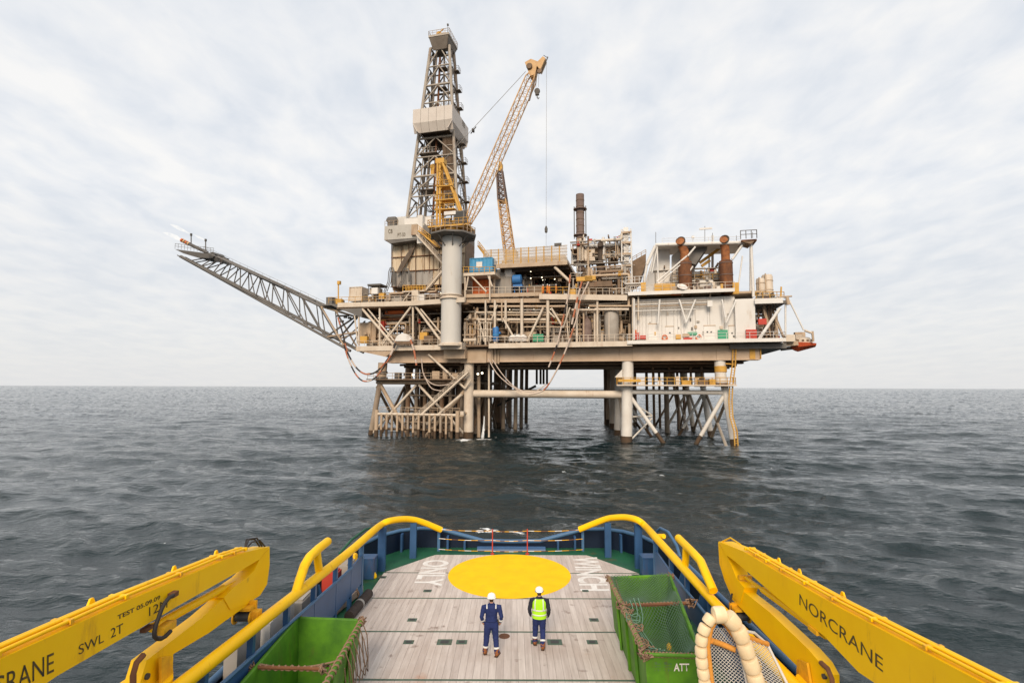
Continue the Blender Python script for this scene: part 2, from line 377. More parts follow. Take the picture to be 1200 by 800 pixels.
class Thing:
    def __init__(s, name, label, cat, base=(0, 0, 0), frame=WORLD_FRAME, group=None, rz=0.0):
        s.base = Vector(base)
        o = bpy.data.objects.new(name, None); COL.objects.link(o)
        o.empty_display_size = 0.3
        s.inv = Matrix.Rotation(-rz, 4, 'Z') @ Matrix.Translation(-s.base)
        o.matrix_world = frame @ Matrix.Translation(s.base) @ Matrix.Rotation(rz, 4, 'Z')
        o['label'] = label; o['category'] = cat
        if group: o['group'] = group
        s.o = o
    def _link(s, name, me, M, parent=None, kind=None, label=None):
        ob = bpy.data.objects.new(name, me); COL.objects.link(ob)
        ob.parent = parent or s.o
        ob.matrix_basis = (s.inv @ M) if parent is None else (parent.matrix_basis.inverted() @ s.inv @ M)
        if kind: ob['kind'] = kind
        if label: ob['label'] = label
        return ob
    def tube(s, name, a, b, r, mat, n=10, parent=None, taper=1.0):
        return s._link(name, unit_tube(mat, n, taper), axis_matrix(a, b, r), parent)
    def box(s, name, c, size, mat, rz=0.0, parent=None, label=None):
        return s._link(name, unit_box(mat), Matrix.Translation(Vector(c)) @ Matrix.Rotation(rz, 4, 'Z') @ Matrix.Diagonal((*size, 1)), parent, label=label)
    def build(s, name, mb, mat, parent=None, kind=None, label=None):
        me = raw_mesh(name, mb.v, mb.f, mat)
        me.polygons.foreach_set('use_smooth', mb.sm)
        # vertices are in frame coordinates
        return s._link(name, me, Matrix.Identity(4), parent, kind, label)
    def mesh(s, name, me, M=None, parent=None, label=None):
        return s._link(name, me, M or Matrix.Identity(4), parent, label=label)

def structure(name, mb, mat):
    me = raw_mesh(name, mb.v, mb.f, mat); me.polygons.foreach_set('use_smooth', mb.sm)
    ob = bpy.data.objects.new(name, me); COL.objects.link(ob); ob['kind'] = 'structure'
    return ob

def catenary(a, b, sag, n=16):
    a, b = Vector(a), Vector(b)
    return [a.lerp(b, i / n) - Vector((0, 0, sag * 4 * (i / n) * (1 - i / n))) for i in range(n + 1)]

def text_mesh(body, mat, bold=0.0):
    cu_ = bpy.data.curves.new('lettering', 'FONT'); cu_.body = body; cu_.size = 1.0; cu_.offset = bold; cu_.extrude = 0.0
    ob = bpy.data.objects.new('lettering', cu_); COL.objects.link(ob)
    bpy.context.view_layer.update()
    me = bpy.data.meshes.new_from_object(ob.evaluated_get(bpy.context.evaluated_depsgraph_get()))
    bpy.data.objects.remove(ob); bpy.data.curves.remove(cu_)
    me.materials.clear(); me.materials.append(MATS[mat])
    xs = [v.co.x for v in me.vertices]; ys = [v.co.y for v in me.vertices]
    return me, min(xs), max(xs), min(ys), max(ys)
def lettering(t, body, p0, p1, up, mat, parent=None, bold=0.0, name='lettering', lift=0.004):
    """painted writing whose baseline runs from p0 to p1 and whose letters reach up by the vector up"""
    me, x0, x1, y0, y1 = text_mesh(body, mat, bold)
    p0, p1, up = Vector(p0), Vector(p1), Vector(up)
    d = p1 - p0; nrm = d.cross(up).normalized()
    ex = d / (x1 - x0); ey = up / (y1 - y0)
    for v in me.vertices:
        x, y = v.co.x - x0, v.co.y - y0
        v.co = p0 + ex * x + ey * y + nrm * lift
    me.update()
    return t.mesh(name, me, parent=parent)

# ================================================================== SEA
def build_sea():
    ang = np.concatenate([np.linspace(-70, 70, 800), np.linspace(72, 288, 60)])       # degrees from +Y, one closed sheet
    ang = np.radians(ang)
    rl = [9.0]
    while rl[-1] < 13000: rl.append(rl[-1] * (1.0045 if rl[-1] < 230 else 1.011))
    r = np.array(rl); nr = len(r)
    A, Rr = np.meshgrid(ang, r)
    X = Rr * np.sin(A); Y = Rr * np.cos(A)
    spacing = np.maximum(Rr * np.where(Rr < 230, .0045, .011), Rr * np.where(np.abs((A + pi) % (2 * pi) - pi) < rad(70.5), rad(140 / 800), rad(3.6)))
    dx = np.zeros_like(X); dy = np.zeros_like(X); dz = np.zeros_like(X)
    nw = 84
    lam = np.geomspace(0.75, 30.0, nw) * RNG.uniform(0.93, 1.07, nw)
    for L in lam:
        th = rad(205) + RNG.normal(0, 0.48 if L < 10 else 0.30)          # travel direction: towards the camera, a little to one side
        k = 2 * pi / L
        steep = 0.045 if L < 3.0 else 0.045 * (3.0 / L) ** 0.52
        a = steep / k * RNG.uniform(0.7, 1.3)
        w = np.clip((L / spacing - 2.2) / 3.0, 0, 1); w = w * w * (3 - 2 * w)
        if not w.any(): continue
        kx, ky = k * math.sin(th), k * math.cos(th)
        # groups of higher and lower waves
        ph = kx * X + ky * Y + RNG.uniform(0, 2 * pi)
        env = 0.75 + 0.45 * np.sin(0.11 * (kx * Y - ky * X) + 0.07 * (kx * X + ky * Y) + RNG.uniform(0, 6.28))
        a = a * env
        dz += w * a * np.cos(ph)
        s = w * a * 0.85 * np.sin(ph)
        dx -= s * math.sin(th); dy -= s * math.cos(th)
    # far out, where the sheet is coarser than the chop, leave it as rough as the chop would make it
    far = np.clip((Rr - 70) / 180.0, 0, 1)
    dz += far * np.minimum(RNG.normal(0, 1, X.shape) * spacing * 0.055, 2.0)
    # calmer in the lee of the hull
    calm = 1 - 0.55 * np.exp(-(np.maximum(0, np.abs(X) - 5) / 7) ** 2 - (np.maximum(0, Y - 26) / 12) ** 2)
    dz *= calm
    Z = dz
    Xd, Yd = X + dx * calm, Y + dy * calm
    foam = np.zeros_like(X)
    def spot(cx, cy, sx, sy, rz, amt):
        ux = (X - cx) * math.cos(rz) + (Y - cy) * math.sin(rz); uy = -(X - cx) * math.sin(rz) + (Y - cy) * math.cos(rz)
        np.maximum(foam, amt * np.exp(-(ux / sx) ** 2 - (uy / sy) ** 2), out=foam)
    for q in range(30):                                                   # churned water behind the stern
        p = at_z(572 + RNG.normal(0, 6), 619 + abs(RNG.normal(0, 3)), 0); s_ = RNG.uniform(.2, .5); spot(p.x, p.y, s_ * 1.3, s_, 0, RNG.uniform(.7, 1.0)); Z += RNG.uniform(.0, .05) * np.exp(-((X - p.x) / (s_ * .8)) ** 2 - ((Y - p.y) / (s_ * .8)) ** 2)
    for q in range(16):
        p = at_z(608 + RNG.normal(0, 7), 622 + abs(RNG.normal(0, 1.5)), 0); s_ = RNG.uniform(.1, .28); spot(p.x, p.y, s_ * 1.5, s_, 0, RNG.uniform(.65, .9)); Z += RNG.uniform(0, .06) * np.exp(-((X - p.x) / s_) ** 2 - ((Y - p.y) / s_) ** 2)
    for q in range(7):
        p = at_z(544 + q * 4.5, 517.5 - q * 0.75, 0); spot(p.x, p.y, 1.3, 1.8, 0, 1.0)
    for (px, py, s) in ((776, 557, .7), (797, 578, .5), (660, 553, .6), (722, 558, .35), (640, 545, .4), (905, 545, .5), (271, 510, 0.9), (905, 700, .35), (1130, 640, .3), (980, 702, .3),
                        (90, 560, .35), (190, 640, .3), (330, 600, .3), (1050, 560, .5), (690, 533, .5)):
        p = at_z(px, py, 0); spot(p.x, p.y, s * 1.1, s * 0.6, RNG.uniform(-.5, .5), 0.74)
    for q in range(14):
        p = at_z(RNG.uniform(540, 600), RNG.uniform(508, 520), 0); spot(p.x, p.y, RNG.uniform(.3, .9), RNG.uniform(.4, 1.0), 0, RNG.uniform(.55, .75))
    for lx, ly in ((733, 518), (860, 521), (548, 515), (705, 498), (600, 492), (800, 506), (815, 505), (537, 517), (445, 517)):
        p = at_z(lx, ly, 0); spot(p.x, p.y, 1.4, 1.6, 0, 0.62)
    n_a = len(ang)
    co = np.stack([Xd, Yd, Z], -1).reshape(-1, 3)
    i = np.arange(nr - 1)[:, None] * n_a; j = np.arange(n_a)[None, :]; jn = (j + 1) % n_a
    quads = np.stack([i + j, i + n_a + j, i + n_a + jn, i + jn], -1).reshape(-1, 4)
    # centre disc closes the sheet below the hull
    co = np.concatenate([co, [[0, 0, -0.3]]]); ci = len(co) - 1
    tris = np.stack([np.full(n_a, ci), np.arange(n_a), (np.arange(n_a) + 1) % n_a], -1)
    me = bpy.data.meshes.new('sea')
    me.vertices.add(len(co)); me.vertices.foreach_set('co', co.astype(np.float32).ravel())
    nl = quads.size + tris.size
    me.loops.add(nl); me.loops.foreach_set('vertex_index', np.concatenate([quads.ravel(), tris.ravel()]).astype(np.int32))
    npoly = len(quads) + len(tris)
    me.polygons.add(npoly)
    ls = np.concatenate([np.arange(len(quads)) * 4, quads.size + np.arange(len(tris)) * 3]).astype(np.int32)
    me.polygons.foreach_set('loop_start', ls)
    me.update(calc_edges=True); me.validate()
    me.polygons.foreach_set('use_smooth', np.ones(len(me.polygons), dtype=bool))
    at = me.attributes.new('foam', 'FLOAT', 'POINT'); at.data.foreach_set('value', np.concatenate([foam.ravel(), [0]]).astype(np.float32))
    m = bpy.data.materials.new('sea_water'); m.use_nodes = True
    N, L = m.node_tree.nodes, m.node_tree.links; b = N['Principled BSDF']
    b.inputs['IOR'].default_value = 1.333; b.inputs['Roughness'].default_value = 0.06
    geo = N.new('ShaderNodeNewGeometry')
    def noise(scale, det, st, rz=-25, rough=.55):
        mpn = N.new('ShaderNodeMapping'); L.new(geo.outputs['Position'], mpn.inputs[0]); mpn.inputs['Scale'].default_value = st; mpn.inputs['Rotation'].default_value = (0, 0, rad(rz))
        n = N.new('ShaderNodeTexNoise'); L.new(mpn.outputs[0], n.inputs['Vector']); n.inputs['Scale'].default_value = scale; n.inputs['Detail'].default_value = det; n.inputs['Roughness'].default_value = rough
        return n.outputs[0]
    a1 = noise(0.7, 7, (0.5, 1, 1), 20, .62); a2 = noise(2.6, 5, (0.6, 1, 1), 10, .6)
    a0 = noise(0.16, 5, (0.6, 1, 1), 18, .55)
    b0 = N.new('ShaderNodeBump'); b0.inputs['Strength'].default_value = 0.8; b0.inputs['Distance'].default_value = 1.5; L.new(a0, b0.inputs['Height'])
    b1 = N.new('ShaderNodeBump'); b1.inputs['Strength'].default_value = 0.95; b1.inputs['Distance'].default_value = 0.55; L.new(a1, b1.inputs['Height']); L.new(b0.outputs[0], b1.inputs['Normal'])
    b2 = N.new('ShaderNodeBump'); b2.inputs['Strength'].default_value = 0.7; b2.inputs['Distance'].default_value = 0.075; L.new(a2, b2.inputs['Height']); L.new(b1.outputs[0], b2.inputs['Normal'])
    # wind patches: the small ripples are stronger in some stretches than in others
    wp = noise(0.035, 3, (0.45, 1, 1), 12, .5)
    wr = N.new('ShaderNodeMapRange'); L.new(wp, wr.inputs[0]); wr.inputs[1].default_value = .35; wr.inputs[2].default_value = .65; wr.inputs[3].default_value = .35; wr.inputs[4].default_value = 1.0
    L.new(wr.outputs[0], b1.inputs['Strength']); L.new(wr.outputs[0], b2.inputs['Strength'])
    L.new(b2.outputs[0], b.inputs['Normal'])
    # foam: patches of churned water, broken up by fine noise
    att = N.new('ShaderNodeAttribute'); att.attribute_name = 'foam'
    fn = noise(5.0, 7, (1, 1, 1), 0, .7)
    ad = N.new('ShaderNodeMath'); ad.operation = 'ADD'; L.new(att.outputs['Fac'], ad.inputs[0]); L.new(fn, ad.inputs[1])
    fr = N.new('ShaderNodeMapRange'); L.new(ad.outputs[0], fr.inputs[0]); fr.inputs[1].default_value = 1.08; fr.inputs[2].default_value = 1.22
    mx_ = N.new('ShaderNodeMixRGB'); L.new(fr.outputs[0], mx_.inputs[0]); mx_.inputs[1].default_value = (0.009, 0.0195, 0.0225, 1); mx_.inputs[2].default_value = (0.78, 0.80, 0.80, 1)
    L.new(mx_.outputs[0], b.inputs['Base Color'])
    rr = N.new('ShaderNodeMapRange'); L.new(fr.outputs[0], rr.inputs[0]); rr.inputs[3].default_value = 0.06; rr.inputs[4].default_value = 0.8
    L.new(rr.outputs[0], b.inputs['Roughness'])
    me.materials.append(m)
    ob = bpy.data.objects.new('sea', me); COL.objects.link(ob); ob['kind'] = 'structure'
build_sea()

# ================================================================== SUPPLY VESSEL
DZ = 2.5                                                     # top of the timber deck
ves = Thing('supply_vessel', 'blue and yellow supply vessel with timber working deck and open stern', 'ship', (0, 10, 0))
HW = 6.6
side = [(HW, -8), (HW, 20.5), (6.45, 22.5), (6.0, 24.2), (5.3, 25.2), (4.4, 25.7)]
outline = side + [(-x, y) for x, y in reversed(side)]
ves.build('hull', MB().prism([(x, y, -2.0) for x, y in outline], (0, 0, 4.40)), 'navy_hull_shade')
ves.build('steel_deck', MB().prism([(x * 0.995, y - 0.03, 2.404) for x, y in outline], (0, 0, 0.05)), 'deck_green')
# timber deck: planks between green steel cross joints
wood = MB()
dk = Thing.build(ves, 'timber_deck', MB().prism([(-5.2, 6, 2.456), (5.2, 6, 2.456), (5.2, 22.0, 2.456), (3.5, 24.3, 2.456), (-3.5, 24.3, 2.456), (-5.2, 22.0, 2.456)], (0, 0, 0.012)), 'timber_bed')
joints = [6.0, 9.2, 11.75, 14.27, 16.95, 19.52, 22.10, 24.38]
PW = 0.2
edge_w = 5.22
plank_cache = {}
for yi, (ya, yb) in enumerate(zip(joints, joints[1:])):
    ya2, yb2 = ya + (0.05 if yi else 0), yb - (0.05 if yi < len(joints) - 2 else 0)
    n = int(round(2 * edge_w / PW))
    for i in range(n):
        x0 = -edge_w + 2 * edge_w * i / n; x1 = x0 + 2 * edge_w / n; xc = (x0 + x1) / 2
        far = yb2
        if yi == len(joints) - 2:                            # corners of the aftmost field are cut off
            lim = 22.12 + (edge_w - max(abs(x0), abs(x1))) * (24.33 - 22.12) / (edge_w - 3.5)
            lim2 = 22.12 + (edge_w - min(abs(x0), abs(x1))) * (24.33 - 22.12) / (edge_w - 3.5)
            fl = min(yb2, lim if abs(x0) > abs(x1) else lim2); fr_ = min(yb2, lim2 if abs(x0) > abs(x1) else lim)
        else:
            fl = fr_ = yb2
        if ya > 10.5 or abs(xc) > 9:
            dzp = random.uniform(-0.0015, 0.0015); g = 0.002
            if fl == fr_:
                key = round(fl - ya2, 3)
                if key not in plank_cache:
                    w, l, h = (x1 - x0) / 2 - g, (fl - ya2) / 2, 0.036
                    vs = [(-w, -l, -h), (w, -l, -h), (w, l, -h), (-w, l, -h), (-w, -l, -.003), (w, -l, -.003), (w, l, -.003), (-w, l, -.003),
                          (-w + .003, -l + .003, 0), (w - .003, -l + .003, 0), (w - .003, l - .003, 0), (-w + .003, l - .003, 0)]
                    fs = [(0, 3, 2, 1)] + [(k, (k + 1) % 4, 4 + (k + 1) % 4, 4 + k) for k in range(4)] + [(4 + k, 4 + (k + 1) % 4, 8 + (k + 1) % 4, 8 + k) for k in range(4)] + [(8, 9, 10, 11)]
                    plank_cache[key] = raw_mesh('plank', vs, fs, 'plank')
                ves._link('plank', plank_cache[key], Matrix.Translation((xc, (ya2 + fl) / 2, DZ + dzp)), dk)
            else:
                ves.build('plank', MB().prism([(x0 + g, ya2, DZ + dzp - .036), (x1 - g, ya2, DZ + dzp - .036), (x1 - g, fr_, DZ + dzp - .036), (x0 + g, fl, DZ + dzp - .036)], (0, 0, 0.036)), 'plank', dk)
for yj in joints[1:-1]:
    if yj > 11: ves.box('joint_strip', (0, yj, 2.482), (2 * edge_w, 0.085, 0.028), 'joint_green', parent=None)
# lashing sockets; a flat dark plate paints the shade of each hole
for px, py, s in ((448, 676, .30), (501, 692, .30), (483, 726, .30), (696, 726, .30), (479, 752, .30), (521, 752, .44), (541, 752, .32), (650, 752, .44), (694, 752, .32), (745, 674, .30), (686, 692, .24), (628, 752, .30)):
    p = at_z(px, py, DZ)
    so_ = ves.build('lashing_socket', MB().prism([(p.x - s / 2, p.y - s * .38, DZ + .002), (p.x + s / 2, p.y - s * .38, DZ + .002), (p.x + s / 2, p.y + s * .38, DZ + .002), (p.x - s / 2, p.y + s * .38, DZ + .002)], (0, 0, .008)), 'joint_green')
    ves.build('socket_hole_shade', MB().prism([(p.x - s * .28, p.y - s * .2, DZ + .0125), (p.x + s * .28, p.y - s * .2, DZ + .0125), (p.x + s * .28, p.y + s * .2, DZ + .0125), (p.x - s * .28, p.y + s * .2, DZ + .0125)], (0, 0, .003)), 'gunmetal', so_)
p = at_z(591, 745, DZ)
ves.build('deck_plug', MB().lathe((p.x, p.y, DZ + .001), [(0.17, 0), (0.17, .008), (0.12, .010), (0.0, .006)], 18), 'rust')
# winching circle and its words
cp = at_z(597, 674.5, DZ)
CX, CY = -0.07, 21.97
ves.build('painted_circle', MB().prism([(CX + 2.49 * math.cos(2 * pi * i / 96), CY + 2.49 * math.sin(2 * pi * i / 96), DZ + .003) for i in range(96)], (0, 0, .003)), 'circle_paint')
def deck_word(body, p_start, p_end, letter_w):
    a, b = at_z(*p_start, DZ), at_z(*p_end, DZ)
    lettering(ves, body, (a.x, a.y, DZ + .004), (b.x, b.y, DZ + .004), (letter_w, 0, 0), 'marking_white', bold=0.03)
deck_word('ONLY', (497, 656), (483.5, 686.5), 1.12)
deck_word('WINCH', (670.5, 652.5), (680, 692), 1.12)

# outer bulwark
def bulwark(s):
    path = [(HW - .06, 2, 3.75), (HW - .06, 14, 3.62), (HW - .06, 20.5, 3.50), (6.40, 22.4, 3.42), (5.95, 24.1, 3.36), (5.25, 25.1, 3.33), (4.4, 25.6, 3.31), (3.35, 25.6, 3.28), (1.35, 25.6, 2.74), (0, 25.6, 2.72)]
    pts = [(s * x, y, z) for x, y, z in path]
    mb = MB(); cap = MB()
    n = len(pts)
    cx, cy = 0, 15
    vs = []
    for x, y, z in pts:
        d = Vector((x - 0, max(0, y - 20) * 1.5, 0)).normalized() if abs(x) > 3 else Vector((0, 1, 0))
        q = Vector((x, y, 0)) + d * 0.10
        vs += [(x, y, 2.40), (x, y, z), (q.x, q.y, z), (q.x, q.y, 2.40)]
    fs = []
    for i in range(n - 1):
        for k in range(4):
            fs.append((4 * i + k, 4 * (i + 1) + k, 4 * (i + 1) + (k + 1) % 4, 4 * i + (k + 1) % 4))
    fs += [(0, 1, 2, 3), tuple(4 * (n - 1) + k for k in (3, 2, 1, 0))]
    b = ves.build('bulwark', MB().add(vs, fs), 'navy_hull_shade')  # shade of the deep inner face is painted in
    ves.build('bulwark_cap', MB().path([(x, y + .04, z + .02) for x, y, z in pts[:8]], 0.085, 8), 'blue_light', b)
    ves.build('bulwark_cap', MB().path([(s * 3.3, 25.64, 3.27), (s * 1.35, 25.64, 2.76), (s * 0.0, 25.64, 2.73)], 0.10, 8), 'blue_light' if s < 0 else 'blue_light', b)
    for yy in (4, 6, 8, 10, 12, 14, 16, 18, 20):
        ves.build('bulwark_stay', MB().prism([(s * (HW - .08), yy, 2.46), (s * (HW - .08), yy, 3.5), (s * (HW - .20), yy, 3.5), (s * (HW - .55), yy, 2.46)], (0, 0.05, 0)), 'blue_paint', b)
    for xx in (5.1, 4.6, 3.0, 2.2):
        ves.box('bulwark_stay', (s * xx, 25.35 - (.35 if xx > 5 else 0), (2.46 + (3.25 if xx > 3.3 else 3.12 - (3.2 - xx) * .27)) / 2), (.09, .3, (3.25 if xx > 3.3 else 3.12 - (3.2 - xx) * .27) - 2.46), 'blue_paint')
bulwark(-1); bulwark(1)
# stern roller between the low parts of the bulwark
ves.tube('stern_roller', (-1.6, 25.25, 2.42), (1.6, 25.25, 2.42), 0.20, 'blue_paint', 16)

# inner yellow cargo rail on blue posts and side panels
RL = [at_x(120, 875, -5.82), at_x(215, 800, -5.75), at_x(310, 725, -5.65), at_x(405, 650, -5.5), at_x(436, 623, -5.40), at_y(446, 615, 22.4), at_y(455, 610.5, 22.75), at_y(470, 608, 23.5), at_y(484, 608.5, 24.1), at_y(498, 612.5, 24.5), at_y(517, 620.5, 24.9)]
RR = [at_x(950, 822, 5.75), at_x(890, 760, 5.7), at_x(837, 705, 5.62), at_x(799.5, 664, 5.5), at_x(768, 629, 5.40), at_y(757, 617, 22.3), at_y(748, 609.5, 22.6), at_y(735, 606, 23.2), at_y(722, 606, 23.8), at_y(708, 608.5, 24.4), at_y(679, 620, 24.9)]
rail_o = {}
for s, R_ in ((-1, RL), (1, RR)):
    # round the path through extra points
    sm = []
    for i in range(len(R_) - 1):
        p0, p1, p2, p3 = R_[max(i - 1, 0)], R_[i], R_[i + 1], R_[min(i + 2, len(R_) - 1)]
        for t in (0, .25, .5, .75):
            sm.append(0.5 * ((2 * p1) + (p2 - p0) * t + (2 * p0 - 5 * p1 + 4 * p2 - p3) * t * t + (3 * p1 - p0 - 3 * p2 + p3) * t ** 3))
    sm.append(R_[-1])
    rail_o[s] = sm
    ves.build('cargo_rail', MB().path(sm, 0.135, 14), 'yellow')
# fork-shaped guides on the rail
def fork(pts1, pts2, X):
    ves.build('rail_guide', MB().path([at_x(x, y, X) for x, y in pts1], 0.125, 12).path([at_x(x, y, X) for x, y in pts2], 0.11, 12), 'yellow')
fork(((347, 694), (351, 680), (357, 662), (363, 652), (372, 643.5), (384, 634)), ((374.5, 672), (372.5, 658), (371, 644)), -5.62)
fork(((836, 692), (829, 676), (821, 657), (812, 647), (803, 638), (795, 630)), ((803, 662), (803.5, 654), (804, 641)), 5.62)
ves.build('rail_guide', MB().path([at_x(766, 630, 5.40), at_x(771, 628, 5.5), at_x(778, 628, 5.62)], 0.09, 10), 'yellow')
# tall blue posts carrying the rail at the stern
for px, py, ptop, w in ((447, 668, 617, .30), (484, 653, 612, .28), (514, 645, 621, .12), (712.5, 652, 612, .28), (748.5, 665, 613, .30), (683, 645, 621, .12)):
    p = at_z(px, py, 2.46); q = at_y(px, ptop, p.y)
    ves.box('rail_post', (p.x, p.y, (2.45 + q.z) / 2), (w, w * .7, q.z - 2.45), 'blue_light' if w < .2 else 'blue_paint')
    if w > .2: ves.build('post_foot', MB().prism([(p.x - .02, p.y + w * .35, 2.46), (p.x - .02, p.y + w * .35 + .35, 2.46), (p.x - .02, p.y + w * .35, 2.9)], (.04, 0, 0)), 'blue_paint')
# blue side panels with openings under the rail
def rail_z(s, Y):
    sm = rail_o[s]
    for a, b in zip(sm, sm[1:]):
        if a.y <= Y <= b.y: return a.lerp(b, (Y - a.y) / (b.y - a.y))
    return sm[0]
for s, Yend in ((-1, 19.6), (1, 20.3)):
    ys = [7.2, 8.6, 10.3, 12.0, 13.7, 15.4, 17.1, 18.5, Yend]
    for ya, yb in zip(ys, ys[1:]):
        a, b = rail_z(s, ya), rail_z(s, yb)
        last = yb == Yend
        za, zb = a.z - 0.62, b.z - (0.62 if not last else 0.52)
        lo = 2.62 if ya < 14 else 2.98
        ves.build('side_panel', MB().prism([(a.x, ya, lo), (b.x, yb, lo), (b.x, yb, zb), (a.x, ya, za)], (s * 0.07, 0, 0)), 'blue_paint')
        ves.box('rail_post', (a.x + s * .06, ya, (2.46 + a.z) / 2), (.13, .13, a.z - 2.46), 'blue_paint')
    b = rail_z(s, Yend)
    ves.box('rail_post', (b.x + s * .06, Yend + .05, (2.46 + b.z) / 2), (.15, .15, b.z - 2.46), 'blue_light')
    # longitudinal edge bar
    ves.build('panel_edge', MB().path([(rail_z(s, y).x - s * .01, y, rail_z(s, y).z - 0.60) for y in ys[:-1]], 0.045, 6), 'blue_light')
# hoop of the outer rail on the right, and its line
ves.build('outer_hoop', MB().path([at_x(766, 640, 6.3), at_x(768, 624, 6.3), at_x(774, 618.5, 6.35), at_x(783, 623, 6.4), at_x(793, 639, 6.45), at_x(797, 652, 6.5)], 0.06, 8), 'blue_light')
ves.build('outer_hoop', MB().path([at_x(398, 648, -6.4), at_x(412, 632, -6.35), at_x(428, 620, -6.3), at_x(440, 617, -6.2)], 0.05, 8), 'deck_green')
# deck boxes beside the panels
for px, py, w in ((429, 679, .55), (765, 678, .75)):
    p = at_z(px, py, 2.46)
    mb = MB().box((p.x, p.y + .3, 2.85), (w, .55, .76)).box((p.x, p.y + .3, 3.25), (w + .05, .6, .05))
    ves.build('deck_locker', mb, 'blue_paint')
# chain barrier across the stern
for px in (577, 618):
    p = at_z(px, 649, DZ)
    ves.tube('barrier_post', (p.x, p.y, DZ), (p.x, p.y, DZ + 1.12), 0.026, 'red', 8)
    ves.tube('post_base', (p.x, p.y, DZ + .001), (p.x, p.y, DZ + .04), 0.09, 'red', 10)
for zz, sg in ((1.02, .04), (0.60, .04), (0.12, .03)):
    for a, b in (((-3.35, 24.8), (-0.93, 24.55)), ((-0.93, 24.55), (0.72, 24.55)), ((0.72, 24.55), (3.3, 24.8))):
        pts = catenary((a[0], a[1], DZ + zz), (b[0], b[1], DZ + zz), sg, 8)
        for i in range(8):
            ves.tube('barrier_chain', pts[i], pts[i + 1], 0.016, ('marking_white', 'yellow_worn', 'rust', 'yellow_worn')[i % 4], 5)
# small deck gear seen through the openings
for px, py, X, m_, sz in ((389, 672, -6.1, 'red', (.5, .5, .4)), (413, 652, -6.1, 'yellow', (.3, .35, .3)), (404, 662, -6.2, 'pipe_grey', (.5, .9, .5)),
                          (357, 702, -6.25, 'pipe_grey', (.3, 1.2, .6)), (325, 722, -6.3, 'pedestal_paint', (.3, 1.5, .7)), (285, 752, -6.3, 'pipe_grey', (.3, 1.1, .7))):
    p = at_x(px, py, X)
    ves.build('deck_gear', MB().box((p.x, p.y, (p.z + 2.46) / 2 - .02), (sz[0], sz[1], p.z - 2.46 + sz[2] * .5)).box((p.x, p.y, p.z + sz[2] * .25), (sz[0] * .8, sz[1] * .8, .06)), m_)
p = at_z(437, 676, 2.46)
ves.build('bollard_cap', MB().lathe((p.x, p.y, 2.46), [(.16, 0), (.14, .12), (.05, .25), (0, .26)], 10), 'yellow')

